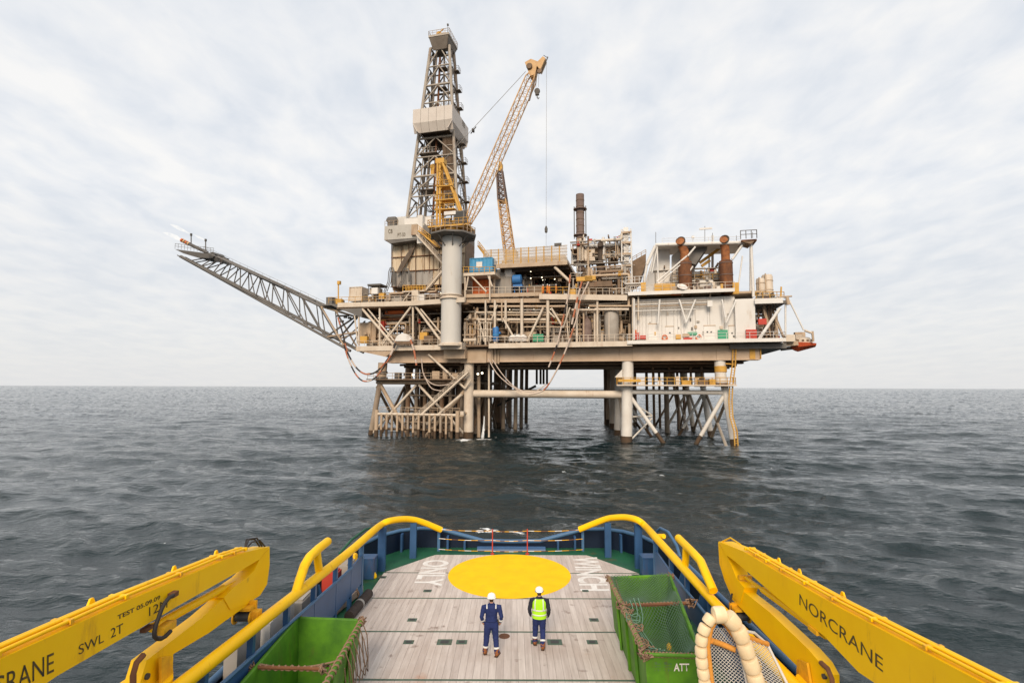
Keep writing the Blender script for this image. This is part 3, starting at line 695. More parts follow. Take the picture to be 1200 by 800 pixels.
# ------------------------------------------------------------------ knuckle-boom deck cranes
def xpoly(pts, X): return [at_x(x, y, X) for x, y in pts]
def deck_crane(s):
    if s > 0:
        t = Thing('knuckle_boom_crane', 'folded yellow deck crane with black maker name along its long jib', 'crane', (6.5, 7.5, 2.46), group='yellow deck cranes on the vessel sides')
        X0 = 6.05
        jib = [(842, 634), (872, 646), (905, 666), (985, 712), (1168, 808), (1300, 878), (1300, 985), (1163, 894), (1060, 823), (1006, 787), (966, 745), (930, 716), (905, 695), (881, 674), (862, 658), (851, 650)]
        knuckle = [(841.5, 635), (852, 651), (857, 662), (863, 677), (872, 688), (868, 706), (857, 698), (849, 680), (843, 660)]
        arm = [(860, 683), (877, 697), (902, 717), (946, 759), (960, 775), (968, 790), (968, 820), (945, 814), (935, 781), (900, 746), (868, 712), (856, 700)]
    else:
        t = Thing('knuckle_boom_crane', 'folded yellow deck crane with load limit and test date stencilled on jib', 'crane', (-6.5, 7.5, 2.46), group='yellow deck cranes on the vessel sides')
        X0 = -6.05
        jib = [(316, 640), (290, 646), (262, 656), (150, 703), (0, 772), (-120, 830), (-120, 912), (0, 838), (66, 792), (160, 738), (206, 711), (250, 686), (289, 664), (304, 655)]
        knuckle = [(316, 641), (316, 662), (313, 684), (305, 697), (290, 707), (270, 714), (262, 700), (275, 687), (290, 676), (298, 668), (304, 655)]
        arm = [(290, 684), (272, 692), (237, 723), (185, 763), (172, 773), (164, 800), (166, 820), (202, 814), (203, 766), (245, 741), (264, 727), (292, 707)]
    dx = (s * 0.42, 0, 0)
    jb = t.build('jib', MB().prism(xpoly(jib, X0), dx), 'yellow')
    t.build('knuckle', MB().prism(xpoly(knuckle, X0 + s * .03), (s * .36, 0, 0)), 'yellow')
    t.build('main_boom', MB().prism(xpoly(arm, X0 + s * .05), (s * .26, 0, 0)), 'yellow')
    # ram between the booms
    if s > 0:
        a, b, c = at_x(873, 676, X0 + .2), at_x(925, 712, X0 + .2), at_x(968, 744, X0 + .2)
    else:
        a, b, c = at_x(282, 679, X0 - .2), at_x(232, 703, X0 - .2), at_x(178, 735, X0 - .2)
    t.tube('ram_rod', a, b, .045, 'yellow', 10); t.tube('ram_cylinder', b.lerp(a, .55), c, .08, 'yellow', 12)
    t.box('ram_pin', a, (.34, .10, .10), 'yellow_worn')
    # crane column below the boom root and its base
    root = at_x(955 if s > 0 else 175, 800, X0 + s * .2)
    t.build('column', MB().lathe((X0 + s * .22, root.y - .1, 2.46), [(.5, 0), (.5, .15), (.36, .2), (.36, root.z - 2.7), (.42, root.z - 2.6), (.42, root.z - 2.4)], 20), 'yellow')
    # service pipes with clamps along the upper edge of the jib
    top = [(872, 644), (905, 663.5), (985, 709.5), (1168, 805.5)] if s > 0 else [(290, 644.5), (262, 654), (150, 701), (0, 769.5), (-60, 798)]
    for k in range(3):
        o = Vector((s * (.06 + .09 * k), 0, .035 + (.02 if k == 1 else 0)))
        t.build('service_pipe', MB().path([at_x(x, y, X0) + o for x, y in top], .028, 6), 'yellow', jb)
    for i in range(9):
        q = i / 8 * (len(top) - 1); j = min(int(q), len(top) - 2)
        p = at_x(*top[j], X0).lerp(at_x(*top[j + 1], X0), q - j)
        t.box('pipe_clamp', p + Vector((s * .15, 0, .03)), (.28, .06, .06), 'yellow_worn' if i % 2 else 'yellow', parent=jb)
    for q in (.28, .42, .62) if s > 0 else (.2, .36, .55):
        q *= len(top) - 1; j = min(int(q), len(top) - 2)
        p = at_x(*top[j], X0).lerp(at_x(*top[j + 1], X0), q - j) + Vector((s * .3, 0, .02))
        t.build('lifting_lug', MB().prism([p, p + Vector((0, .15, 0)), p + Vector((0, .1, .09)), p + Vector((0, .05, .09))], (s * .03, 0, 0)), 'yellow', jb)
    # winch and hook gear below the knuckle
    c = at_x(*((868, 722) if s > 0 else (285, 722)), X0 + s * .1)
    t.tube('winch_drum', c + Vector((-.16, 0, 0)), c + Vector((.16, 0, 0)), .105, 'gunmetal', 14)
    for q in (-.19, .19):
        t.tube('drum_flange', c + Vector((q, 0, 0)), c + Vector((q + .03, 0, 0)), .165, 'yellow_worn', 14)
    t.box('winch_bracket', c + Vector((0, .14, .12)), (.46, .08, .36), 'yellow_worn'); t.box('winch_bracket', c + Vector((0, -.02, .2)), (.42, .26, .06), 'yellow_worn')
    t.box('winch_motor', c + Vector((-s * .28, .05, .02)), (.16, .2, .2), 'yellow_worn')
    # hydraulic hoses at the knuckle
    if s < 0:
        for k, (dxk, hh) in enumerate(((0, 0), (.07, .05), (.13, .02))):
            t.build('hose', MB().path([at_x(292 + k * 3, 644, X0) + Vector((-.1 - dxk, 0, 0)), at_x(300, 637 - k, X0) + Vector((-.1 - dxk, 0, .04 + hh)), at_x(309, 635, X0) + Vector((-.1 - dxk, 0, .05 + hh)), at_x(315, 640, X0) + Vector((-.1 - dxk, 0, 0))], .02, 6), 'hose_black')
        P = [(203, 697), (198, 700), (193, 706), (189, 714), (186, 723), (183, 731), (181, 739), (181, 745), (184, 748), (189, 748), (194, 745), (200, 739)]
        t.build('hose', MB().path([at_x(x, y, X0 + .12) for x, y in P], .035, 8), 'hose_black')
        t.box('hose_block', at_x(203, 696, X0 + .05), (.10, .16, .08), 'rust'); t.box('valve_block', at_x(193, 735, X0 - .05), (.2, .34, .12), 'yellow_worn')
        t.box('hose_block', at_x(172, 736, X0 - .1), (.1, .2, .06), 'rust')
    else:
        t.build('hose', MB().path([at_x(858, 695, X0 - .05), at_x(856, 705, X0 - .1), at_x(858, 716, X0 - .1), at_x(864, 722, X0 - .05)], .025, 6), 'hose_black')
        t.box('valve_block', at_x(955, 738, X0 + .02), (.12, .3, .08), 'yellow_worn')
        t.build('hose', MB().path([at_x(846, 636, X0 + .1) + Vector((0, 0, .04)), at_x(856, 634, X0 + .1) + Vector((0, 0, .1)), at_x(868, 640, X0 + .1) + Vector((0, 0, .05))], .02, 6), 'yellow')
    # pivot plate at the boom root
    pv = at_x(*((966, 792) if s > 0 else (172, 792)), X0 + s * .04)
    mb = MB().lathe(pv + Vector((s * .0, 0, 0)), [(.05, -.03), (.05, .03)], 10, (1, 0, 0))
    t.build('pivot_pin', mb, 'gunmetal')
    if s > 0:
        t.build('pivot_plate', MB().prism(xpoly([(934, 772), (945, 776), (949, 800), (945, 812), (936, 806), (933, 790)], X0 - .01), (.05, 0, 0)), 'yellow_worn')
        t.build('pivot_guard', MB().path([at_x(x, y, X0 + .05) for x, y in ((962, 776), (970, 783), (975, 795), (976, 812))], .05, 6), 'rust')
    else:
        t.build('pivot_plate', MB().prism(xpoly([(186, 770), (198, 768), (200, 788), (196, 806), (186, 812)], X0 + .03), (.05, 0, 0)), 'yellow_worn')
        t.build('pivot_guard', MB().path([at_x(x, y, X0 + .05) for x, y in ((168, 767), (160, 776), (156, 790), (156, 812))], .05, 6), 'rust')
    # writing on the inner face of the jib
    def word(body, a, b, top_a, mat='letter_black', bold=0.0):
        p0, p1, u = at_x(*a, X0), at_x(*b, X0), at_x(*top_a, X0)
        lettering(t, body, p0, p1, u - p0, mat, parent=jb, bold=bold)
    if s > 0:
        word('NORCRANE', (937, 708), (1035, 787.5), (937, 695))
        word('S', (1066, 806), (1073, 811.5), (1066, 799))
    else:
        word('NORCRANE', (-75, 852), (63, 786.5), (-75, 823))
        word('SWL', (92, 767), (121.5, 751.5), (92, 755.5)); word('2T', (129.5, 747.5), (144, 740), (129.5, 736.5))
        word('12M', (174.5, 721.5), (196, 711), (174.5, 711), bold=0.0)
        word('TEST 05.09.09', (137.5, 726), (187.5, 701.5), (137.5, 720.5), 'letter_black', bold=0.02)
deck_crane(1); deck_crane(-1)

# ------------------------------------------------------------------ green tipping skips with nets
def skip(label, corners_top, zb, inset, bars):
    """open-topped skip: four upper corners (far-left, far-right, near-right, near-left)"""
    fl, fr, nr_, nl = [Vector(c) for c in corners_top]
    c = (fl + fr + nr_ + nl) / 4
    t = Thing('cargo_skip', label, 'skip', (c.x, c.y, DZ), group='green cargo skips on the working deck')
    def low(p, k): return Vector((c.x + (p.x - c.x) * k[0], c.y + (p.y - c.y) * k[1], zb))
    B = [low(p, inset) for p in (fl, fr, nr_, nl)]; T = [fl, fr, nr_, nl]
    th = 0.05
    names = ('end_wall', 'side_wall', 'end_wall', 'side_wall')
    for i in range(4):
        a, b, a2, b2 = T[i], T[(i + 1) % 4], B[i], B[(i + 1) % 4]
        inw = Vector((0, 0, 1)).cross(b - a).normalized() * -1
        inw = (c - (a + b) / 2); inw.z = 0; inw.normalize()
        w_ = t.build(names[i], MB().prism([a, b, b2, a2], inw * th), 'bin_green')
        if i in (1, 3):
            for q in (.2, .45, .7):
                p, p2 = a.lerp(b, q), a2.lerp(b2, q)
                t.build('wall_rib', MB().beam(p - inw * .03, p2 - inw * .03, .08, .06), 'bin_green', w_)
    t.build('floor_plate', MB().prism(B, (0, 0, .05)), 'bin_green')
    for i in range(4):
        t.build('rim_tube', MB().path([T[i], T[(i + 1) % 4]], .05, 8), 'bin_green')
    return t, T, B
zt = 4.0
Lc = [at_z(349, 724, zt), at_z(424, 727, zt), Vector((-3.72, 8.6, zt)), Vector((-5.45, 8.6, zt))]
t, T, B = skip('deep green skip with roped rim beside the left bulwark panels', Lc, DZ + .03, (.84, .9), None)
a, b = at_z(295, 781, zt), at_z(379, 783, zt)
t.tube('cross_bar', a, b, .04, 'rust', 8)
def rope_thing(label, mbs, base, mat='rope_brown', cat='rope', name='rope'):
    r_ = Thing(name, label, cat, base)
    for i, mb in enumerate(mbs): r_.build('strand', mb, mat)
    return r_
def wound(path_pts, r, turns, amp, n=8):
    """a lashing wound round a line"""
    pts = []
    for i in range(turns * 8 + 1):
        q = i / (turns * 8); a = Vector(path_pts[0]).lerp(Vector(path_pts[1]), q); th = 2 * pi * turns * q
        pts.append(a + Vector((amp * math.cos(th), 0, amp * math.sin(th))) + Vector((random.uniform(-.01, .01), random.uniform(-.01, .01), 0)))
    return MB().path(pts, r, 5)
def knot(c, r, n=26):
    pts = [Vector(c) + Vector((random.uniform(-r, r), random.uniform(-r, r), random.uniform(-r, r) * .7)) for _ in range(n)]
    return MB().path(pts, .022, 5)
rope_thing('brown rope lashed round the rim of the skip beside the left rail',
           [wound((T[1], T[2].lerp(T[1], .05)), .022, 26, .065), MB().path(catenary(T[1], T[0], .22), .025, 6), MB().path(catenary(a.lerp(b, .05) + Vector((0, .1, .02)), T[1].lerp(T[2], .35), .12), .022, 6),
            wound((a, a.lerp(b, .9)), .02, 10, .05), knot(a, .12), knot(b, .13), knot(T[1], .11), knot(T[0], .10)], (T[1].x, T[1].y, zt))
hang = []
for k in range(6):
    p = T[1].lerp(T[2], .02 + .055 * k) + Vector((.05, 0, 0)); hang.append(MB().path([p, p + Vector((.12, 0, -.3)), p + Vector((.16 + .05 * math.sin(k), .05 * k, -.75)), p + Vector((.14, .1, -1.25 + .06 * k)), p + Vector((.10, -.15, -.9)), p + Vector((.06, -.25, -.2))], .014, 5))
rope_thing('thin rusty ropes hanging down outside the left skip onto the planks', hang, (T[1].x, T[1].y - 1, DZ), 'rope_brown')

Rcn = [at_z(714, 677, zt), at_z(785, 674, zt), at_z(822, 768, zt), at_z(756, 766, zt)]
t, T, B = skip('green skip draped with fishing net beside the right bulwark panels', Rcn, DZ + .03, (.86, .93), None)
a, b = at_z(729, 709, zt), at_z(810, 706, zt)
t.tube('cross_bar', a, b, .045, 'rust', 8)
# writing on the near end wall
def wall_pt(px, py):
    n = (T[3] - T[2]).cross(B[2] - T[2]); d = ray(px, py); return CAM + d * ((T[2] - CAM).dot(n) / d.dot(n))
p0, p1, u = wall_pt(789.5, 785.5), wall_pt(807.5, 785.5), wall_pt(789.5, 776.5)
lettering(t, 'ATT', p0, p1, u - p0, 'marking_white', bold=.02, lift=.01)
for k, (x0, x1) in enumerate(((767, 774), (778, 787))):
    for j in range(3):
        p0, p1, u = wall_pt(x0, 785.5 - 4 * j), wall_pt(x1, 785.5 - 4 * j), wall_pt(x0, 783.2 - 4 * j)
        lettering(t, ('- 1-', '-:--', '=--')[j], p0, p1, u - p0, 'net_green' if False else 'joint_green', bold=.01, lift=.01)
rope_thing('rusty brown rope wound along the rim of the net-covered skip',
           [wound((T[0], T[3]), .018, 38, .055), wound((T[0].lerp(T[3], .02), T[3]), .022, 17, .06), wound((T[3], T[2]), .02, 16, .05), wound((a, b), .018, 20, .05), MB().path(catenary(T[0], T[1], .15), .025, 6), knot(a, .16), knot(b, .18), knot(T[0], .12), knot(T[1], .13), knot(T[3], .16),
            MB().path(catenary(T[0].lerp(T[1], .1), a.lerp(b, .3) + Vector((0, .5, -.2)), .5), .02, 5)], (T[0].x, T[0].y, zt))
# the net: sagging mesh of thin twine over the skip
def net_mesh(fn, nu, nv, r, n=3, diag=False):
    mb = MB()
    P = [[fn(i / nu, j / nv) for j in range(nv + 1)] for i in range(nu + 1)]
    for i in range(nu + 1):
        for j in range(nv + 1):
            if diag:
                if i < nu and j < nv: mb.tube(P[i][j], P[i + 1][j + 1], r, n, caps=False)
                if i < nu and j > 0: mb.tube(P[i][j], P[i + 1][j - 1], r, n, caps=False)
            else:
                if i < nu: mb.tube(P[i][j], P[i + 1][j], r, n, caps=False)
                if j < nv: mb.tube(P[i][j], P[i][j + 1], r, n, caps=False)
    return mb
def sag_net(q, w):
    e0, e1 = T[0].lerp(T[3], w), T[1].lerp(T[2], w)
    p = e0.lerp(e1, q)
    m_ = .42
    loc = w / m_ if w < m_ else (w - m_) / (1 - m_)
    dpt = (.25 if w < m_ else .55) * (math.sin(pi * min(max(q, 0), 1)) ** .7) * math.sin(pi * loc) ** .7
    return p + Vector((.03 * math.sin(19 * w + 5 * q), .03 * math.sin(23 * q + 7 * w), .05 - dpt + .05 * math.sin(9 * q + 13 * w)))
nt = Thing('fishing_net', 'dark green fishing net sagging into the right-hand skip', 'net', (T[0].x, T[0].y, zt))
nt.build('mesh_twine', net_mesh(sag_net, 20, 42, .0075, 3, True), 'net_green', kind='stuff')
for q in (.12, .2, .28):
    nt.build('gathered_cord', MB().path([sag_net(q + .05 * math.sin(i), .42 + .58 * i / 14) + Vector((0, 0, .05)) for i in range(15)], .018, 5), 'rope_green')
for px, py in ((742, 724), (735, 716), (748, 735), (752, 752), (762, 761)):
    loop = at_z(px, py, 4.02); ra = random.uniform(.1, .24)
    nt.build('gathered_cord', MB().path([loop + Vector((ra * math.cos(i * .5 + px) * (1 + .25 * math.sin(i)), ra * .9 * math.sin(i * .5 + px), .05 * math.sin(i * 1.7))) for i in range(26)], .014, 5), random.choice(('rope_green', 'rope_green', 'rope_brown')))
p = at_z(784, 758, 3.3)
bu = Thing('small_float', 'tiny yellow float lying in the net of the right skip', 'float', p)
bu.build('float_body', MB().lathe(p, [(.0, -.09), (.06, -.06), (.075, 0), (.05, .07), (.02, .11), (0, .12)], 10), 'yellow')
# rubber fenders in front of the skip
for (px, py, rr, lab) in ((792, 800, .34, 'black rubber fender lying in front of the lettered skip'), (815, 792, .30, 'smaller black rubber fender between lettered skip and scoop net')):
    p = at_z(px, py, DZ + .5)
    fe = Thing('rubber_fender', lab, 'fender', (p.x, p.y, DZ))
    fe.build('fender_body', MB().lathe((p.x - .3, p.y, DZ + .3 + rr * .4), [(.05, 0), (rr * .8, .02), (rr, .1), (rr, .55), (rr * .8, .63), (.05, .65)], 18, (1, .25, 0)), 'rubber')
    fe.build('fender_band', MB().lathe((p.x - .3, p.y, DZ + .3 + rr * .4), [(rr + .01, .28), (rr + .025, .3), (rr + .025, .36), (rr + .01, .38)], 18, (1, .25, 0)), 'rope_brown')
# timber baulk and black pipe beside the left panels
p0, p1 = at_z(392, 716, 2.62), at_z(424, 690, 2.62)
tb = Thing('timber_baulk', 'weathered square timber lying beside the left bulwark panels', 'timber', (p0.x, p0.y, DZ))
tb.build('beam_body', MB().beam(p0 + Vector((-.06, 0, 0)), p1 + Vector((-.06, 0, .02)), .24, .22), 'old_timber')
tb.build('rope_tie', wound((p0.lerp(p1, .75) + Vector((-.06, 0, 0)), p0.lerp(p1, .8) + Vector((-.06, 0, 0))), .02, 4, .17), 'rope_brown')
p0, p1 = at_z(409, 722, 2.68), at_z(432, 695, 2.68)
bp_ = Thing('black_pipe', 'dark rubber pipe lying on the planks beside the timber baulk', 'pipe', (p0.x, p0.y, DZ))
bp_.build('pipe_wall', MB().lathe(p0, [(.10, 0), (.165, 0), (.165, (p1 - p0).length), (.10, (p1 - p0).length), (.10, (p1 - p0).length - .3)], 16, p1 - p0), 'rubber')
bp_.build('tie_band', MB().lathe(p0, [(.17, .9), (.175, .92), (.175, 1.0), (.17, 1.02)], 16, p1 - p0), 'wire')

# ------------------------------------------------------------------ rescue scoop with cream floats
YS = 10.6
sc_ = Thing('rescue_scoop', 'rescue scoop net on orange frame ringed with cream floats', 'rescue net', (4.3, YS, DZ))
FL = [(829, 822), (826, 800), (823, 780), (821, 762), (822, 746), (827, 732), (834, 721), (843, 715), (853, 721), (862, 731), (869, 745), (874, 760), (879, 775), (884, 790), (890, 812)]
def sp(px, py, dY=0.0): return at_y(px, py, YS + dY)
# arc length resample
dense = []
for i in range(len(FL) - 1):
    for k in range(12): dense.append(Vector((FL[i][0] + (FL[i + 1][0] - FL[i][0]) * k / 12, FL[i][1] + (FL[i + 1][1] - FL[i][1]) * k / 12)))
def along(d):
    acc = 0
    for a_, b_ in zip(dense, dense[1:]):
        l_ = (b_ - a_).length
        if acc + l_ >= d: return a_.lerp(b_, (d - acc) / l_)
        acc += l_
    return dense[-1]
tot = sum((b_ - a_).length for a_, b_ in zip(dense, dense[1:]))
d = 2.0
while d < tot - 8:
    near = d > 105
    ln = 19.0 if near else 13.0
    rr = .155 if near else .115
    dYv = -.05
    a_, b_ = along(d), along(min(tot, d + ln - 1.0))
    A, Bp = sp(a_.x, a_.y, dYv), sp(b_.x, b_.y, dYv)
    l_ = (Bp - A).length
    sc_.build('float', MB().lathe(A, [(.02, 0), (rr * .62, .008), (rr * .92, l_ * .07), (rr, l_ * .2), (rr * 1.0, l_ * .8), (rr * .92, l_ * .93), (rr * .62, l_ * .99), (.02, l_)], 16, Bp - A), 'float_cream')
    d += ln
def opath(pts, r=.055, m_='rope_orange', nm='frame_tube', dY=0.05):
    sc_.build(nm, MB().path([sp(x, y, dY + (q[2] if len(q) > 2 else 0)) for q in pts for x, y in [q[:2]]], r, 8), m_)
opath(((836, 822), (834, 800), (831, 775), (829, 755), (833, 735), (841, 724), (851, 731), (860, 744)))
opath(((833, 750), (845, 754, .2), (862, 761, .1)))
opath(((866, 742, .1), (880, 748, .4), (899, 754, .7)))
opath(((899, 754, .7), (908, 772, .6), (922, 800, .3), (930, 822, .2)), .03, 'net_white')
opath(((866, 738, .1), (884, 741, .5), (899, 754, .7)), .03, 'net_white')
opath(((862, 740, .1), (870, 775, .05), (880, 822, 0)), .03, 'net_white')
def netA(q, w):
    y = 735 + w * 85; l = 832 + 2 * w; r_ = 858 + 24 * w
    return sp(l + (r_ - l) * q, y, .10 + .25 * math.sin(pi * q))
sc_.build('net_panel', net_mesh(netA, 8, 20, .0065, 3, True), 'net_white', kind='stuff')
def netB(q, w):
    y = 745 + w * 77 + 8 * q * (1 - w); l = 866 + 16 * w; r_ = 897 + 32 * w
    return sp(l + (r_ - l) * q, y, .1 + .6 * q * (1 - .6 * w))
sc_.build('net_panel', net_mesh(netB, 8, 20, .007, 3, True), 'net_white', kind='stuff')
for k in range(5):
    opath([(872 + 3 * k + 2 * math.sin(i * 1.3 + k) + 1.9 * i, 752 + 5.6 * i + 2 * k, .3 + .05 * k) for i in range(12)], .018, 'net_yellow', 'rope_bundle')

# ------------------------------------------------------------------ two people on deck
def ring_loft(rings, n=14):
    """rings: (centre, rx, ry, yaw) stacked -> closed tube"""
    mb = MB(); o = 0
    for c, rx, ry, *rest in rings:
        for k in range(n):
            th = 2 * pi * k / n; mb.v.append((c[0] + rx * math.cos(th), c[1] + ry * math.sin(th), c[2]))
    for i in range(len(rings) - 1):
        for k in range(n):
            mb.f.append((i * n + k, i * n + (k + 1) % n, (i + 1) * n + (k + 1) % n, (i + 1) * n + k)); mb.sm.append(True)
    mb.f.append(tuple(range(n))[::-1]); mb.f.append(tuple((len(rings) - 1) * n + k for k in range(n))); mb.sm += [True, True]
    return mb
def join(*mbs):
    out = MB()
    for m_ in mbs: out.add(m_.v, m_.f, True)
    return out
def remeshed(mb, voxel, smooth_it=4):
    me = raw_mesh('tmp', mb.v, mb.f, 'coverall', True)
    ob = bpy.data.objects.new('tmp', me); COL.objects.link(ob)
    md = ob.modifiers.new('r', 'REMESH'); md.mode = 'VOXEL'; md.voxel_size = voxel
    ms = ob.modifiers.new('s', 'SMOOTH'); ms.factor = .5; ms.iterations = smooth_it
    bpy.context.view_layer.update()
    out = bpy.data.meshes.new_from_object(ob.evaluated_get(bpy.context.evaluated_depsgraph_get()))
    bpy.data.objects.remove(ob)
    out.polygons.foreach_set('use_smooth', [True] * len(out.polygons))
    return out
def person(label, base, yaw, joints_, regions, extra):
    """joints_: hip/knee/ankle/shoulder/elbow/wrist positions in metres, figure faces +Y"""
    J = {k: Vector(v) for k, v in joints_.items()}
    t = Thing('person', label, 'person', base, rz=yaw)
    W = lambda v: Vector(base) + Matrix.Rotation(yaw, 3, 'Z') @ Vector(v)
    parts = [ring_loft([((0, 0, .80), .155, .115), ((0, .0, .90), .175, .125), ((0, .005, 1.02), .165, .115), ((0, .01, 1.15), .165, .115), ((0, .005, 1.30), .185, .12), ((0, 0, 1.40), .20, .11), ((0, 0, 1.455), .15, .085), ((0, .01, 1.50), .07, .065)]),
             ring_loft([((0, .01, 1.46), .06, .06), ((0, .02, 1.55), .055, .06), ((0, .03, 1.58), .06, .075), ((0, .035, 1.64), .073, .092), ((0, .035, 1.70), .078, .097), ((0, .03, 1.755), .065, .08), ((0, .03, 1.79), .03, .04)])]
    bm = MB()
    for s, q in ((-1, 'l'), (1, 'r')):
        h, k, a = J['hip_' + q], J['knee_' + q], J['ankle_' + q]
        bm.path([h + Vector((0, 0, .08)), h, h.lerp(k, .4), k, k.lerp(a, .4), a, a + (a - k).normalized() * .05], 0, 14, radii=[.10, .108, .098, .078, .076, .066, .07])
        sh, e, w = J['sh_' + q], J['elbow_' + q], J['wrist_' + q]
        bm.path([sh.lerp(Vector((0, 0, 1.40)), .35), sh, sh.lerp(e, .5), e, e.lerp(w, .5), w], 0, 12, radii=[.075, .078, .064, .056, .050, .042])
        # nose and chin ridge keep the head from being a plain egg
    bm.path([Vector((0, .12, 1.66)), Vector((0, .138, 1.635)), Vector((0, .125, 1.615))], .016, 6)
    me = remeshed(join(*parts, bm), .014, 3)
    from mathutils import noise as mn
    nl_ = [v.normal.copy() for v in me.vertices]
    for v, nn in zip(me.vertices, nl_):                       # cloth folds, deeper at elbows, knees and waist
        if v.co.z < 1.46:
            c = v.co; k = .007 + .006 * math.exp(-((c.z - .50) / .10) ** 2) + .005 * math.exp(-((c.z - 1.0) / .07) ** 2) + .006 * math.exp(-((c.z - .17) / .06) ** 2)
            v.co = c + nn * k * (mn.noise(Vector((c.x * 9 + 3, c.y * 9, c.z * 17))) + .6 * mn.noise(Vector((c.x * 21, c.y * 21 + 5, c.z * 33))) + .35)
    me.update()
    me.materials.clear()
    names = []
    for v in regions.values():
        if v not in names: names.append(v)
    for q in names: me.materials.append(MATS[q])
    idx = []
    for p in me.polygons:
        c = p.center
        if c.z > 1.545 and c.y < .045: reg = 'hair'
        elif c.z > 1.525: reg = 'head'
        elif c.z < .95 and not (abs(c.x) > .20 and c.z > .62): reg = 'legs'
        elif abs(c.x) > .19 + max(0, (1.40 - c.z)) * .02: reg = 'arms'
        else: reg = 'torso'
        idx.append(names.index(regions[reg]))
    me.polygons.foreach_set('material_index', idx)
    me.update()
    B_ = Matrix.Translation(Vector(base)) @ Matrix.Rotation(yaw, 4, 'Z')
    t.mesh('body', me, B_)
    L_ = lambda mb: [setattr(mb, 'v', [tuple(W(v)) for v in mb.v]), mb][1]
    # helmet with brim and rear band
    hb = MB().lathe((0, .03, 1.655), [(.116, 0), (.128, .006), (.116, .018), (.114, .05), (.104, .09), (.078, .122), (.04, .14), (0, .145)], 20)
    ho = t.build('helmet', L_(hb), 'helmet')
    t.build('helmet_peak', L_(MB().prism([(.09, .11, 1.66), (.06, .19, 1.652), (-.06, .19, 1.652), (-.09, .11, 1.66)], (0, 0, .012))), 'helmet', ho)
    t.build('helmet_ridge', L_(MB().path([(0, -.075, 1.725), (0, -.03, 1.775), (0, .04, 1.803), (0, .11, 1.77)], .012, 6)), 'helmet', ho)
    if extra.get('strap'):
        t.build('head_strap', L_(MB().path([(.124 * math.cos(a_), .03 + .124 * math.sin(a_), 1.672 - .02 * math.sin(-a_)) for a_ in [pi + i * pi / 10 for i in range(11)]], .009, 5)), 'dark_jacket', ho)
    for s, q in ((-1, 'l'), (1, 'r')):
        t.build('ear', L_(MB().lathe((s * .082, .03, 1.65), [(0, -.03), (.016, -.02), (.018, 0), (.014, .02), (0, .03)], 8)), 'skin')
        k, a = J['knee_' + q], J['ankle_' + q]
        d_ = (a - k).normalized(); toe = extra['toe_' + q]
        f = Vector((math.sin(toe[0]), math.cos(toe[0]), 0)); pt = toe[1]
        f = Vector((f.x * math.cos(pt), f.y * math.cos(pt), -math.sin(pt)))
        heel = a + d_ * .06
        shaft = MB().path([a - d_ * .08, a, heel - f * .01], 0, 12, radii=[.074, .070, .062])
        foot = MB().path([heel - f * .075 + Vector((0, 0, -.012)), heel - f * .04, heel + f * .05 + Vector((0, 0, -.004)), heel + f * .13 + Vector((0, 0, -.014)), heel + f * .185 + Vector((0, 0, -.02))], 0, 12, radii=[.03, .052, .054, .050, .028])
        bo = t.build('boot', L_(join(shaft, foot)), 'boot')
        t.build('sole', L_(MB().beam(heel - f * .085 + Vector((0, 0, -.052)), heel + f * .19 + Vector((0, 0, -.052)), .095, .028)), 'sole', bo)
        # hand: palm, four fingers and a thumb
        e, w = J['elbow_' + q], J['wrist_' + q]; hd = (w - e).normalized(); hd = (hd + Vector((0, .35, -.3))).normalized()
        sx = Vector((0, 1, 0)) - hd * hd.y; sx.normalize(); nr2 = hd.cross(sx)
        hm = MB(); pc = w + hd * .045
        hm.path([w - hd * .01, w + hd * .03, w + hd * .085], 0, 8, radii=[.032, .040, .036])
        for fi, (o_, ln_) in enumerate(((-.03, .062), (-.01, .075), (.01, .07), (.03, .055))):
            b0 = w + hd * .085 + sx * o_; c1 = b0 + hd * ln_ * .5; c2 = c1 + (hd * .6 - nr2 * s * .5) * ln_ * .5
            hm.path([b0, c1, c2], .0095, 6)
        b0 = w + hd * .03 + sx * .035; hm.path([b0, b0 + (hd * .6 + sx * .7) * .035, b0 + (hd * .95 + sx * .5) * .062], .011, 6)
        t.build('hand', L_(hm), extra.get('hand', 'skin'))
        # reflective bands at ankle and cuff
        def band(a_, b_, q0, r_, nm='reflective_band'):
            c0, c1 = a_.lerp(b_, q0), a_.lerp(b_, q0 + .05 / (b_ - a_).length)
            t.build(nm, L_(MB().tube(c0, c1, r_, 14)), 'reflective')
        if extra.get('ankle_band', True): band(k, a, .64, .083)
        if extra.get('cuff_band'): band(e, w, .45, .061)
        if extra.get('shoulder_band'):
            t.build('reflective_band', L_(MB().path([(s * .125, -.112, 1.385), (s * .125, -.092, 1.425), (s * .125, -.05, 1.458), (s * .125, .0, 1.472), (s * .125, .06, 1.44)], .019, 6)), 'reflective')
    if extra.get('vest'):
        vr = [((0, .012, .86), .205, .160), ((0, .012, .96), .212, .160), ((0, .012, 1.05), .208, .155), ((0, .012, 1.18), .208, .152), ((0, .006, 1.30), .218, .150), ((0, .003, 1.40), .205, .135), ((0, 0, 1.46), .14, .10)]
        mb = ring_loft(vr, 24); mb.f = mb.f[:-2]; mb.sm = mb.sm[:-2]
        vo = t.build('vest', L_(mb), 'hivis')
        for zz, rx, ry in ((.96, .2145, .1625), (1.10, .2105, .1565)):
            t.build('reflective_band', L_(MB().lathe((0, .012, zz), [(1, 0), (1.002, .045)], 24)) if False else L_(ring_loft([((0, .012, zz), rx, ry), ((0, .012, zz + .04), rx, ry)], 24)), 'reflective', vo)
        for s in (-1, 1):
            t.build('reflective_band', L_(MB().path([(s * .12, -.134, 1.14), (s * .12, -.132, 1.28), (s * .117, -.122, 1.38), (s * .105, -.085, 1.455)], .019, 6)), 'reflective', vo)
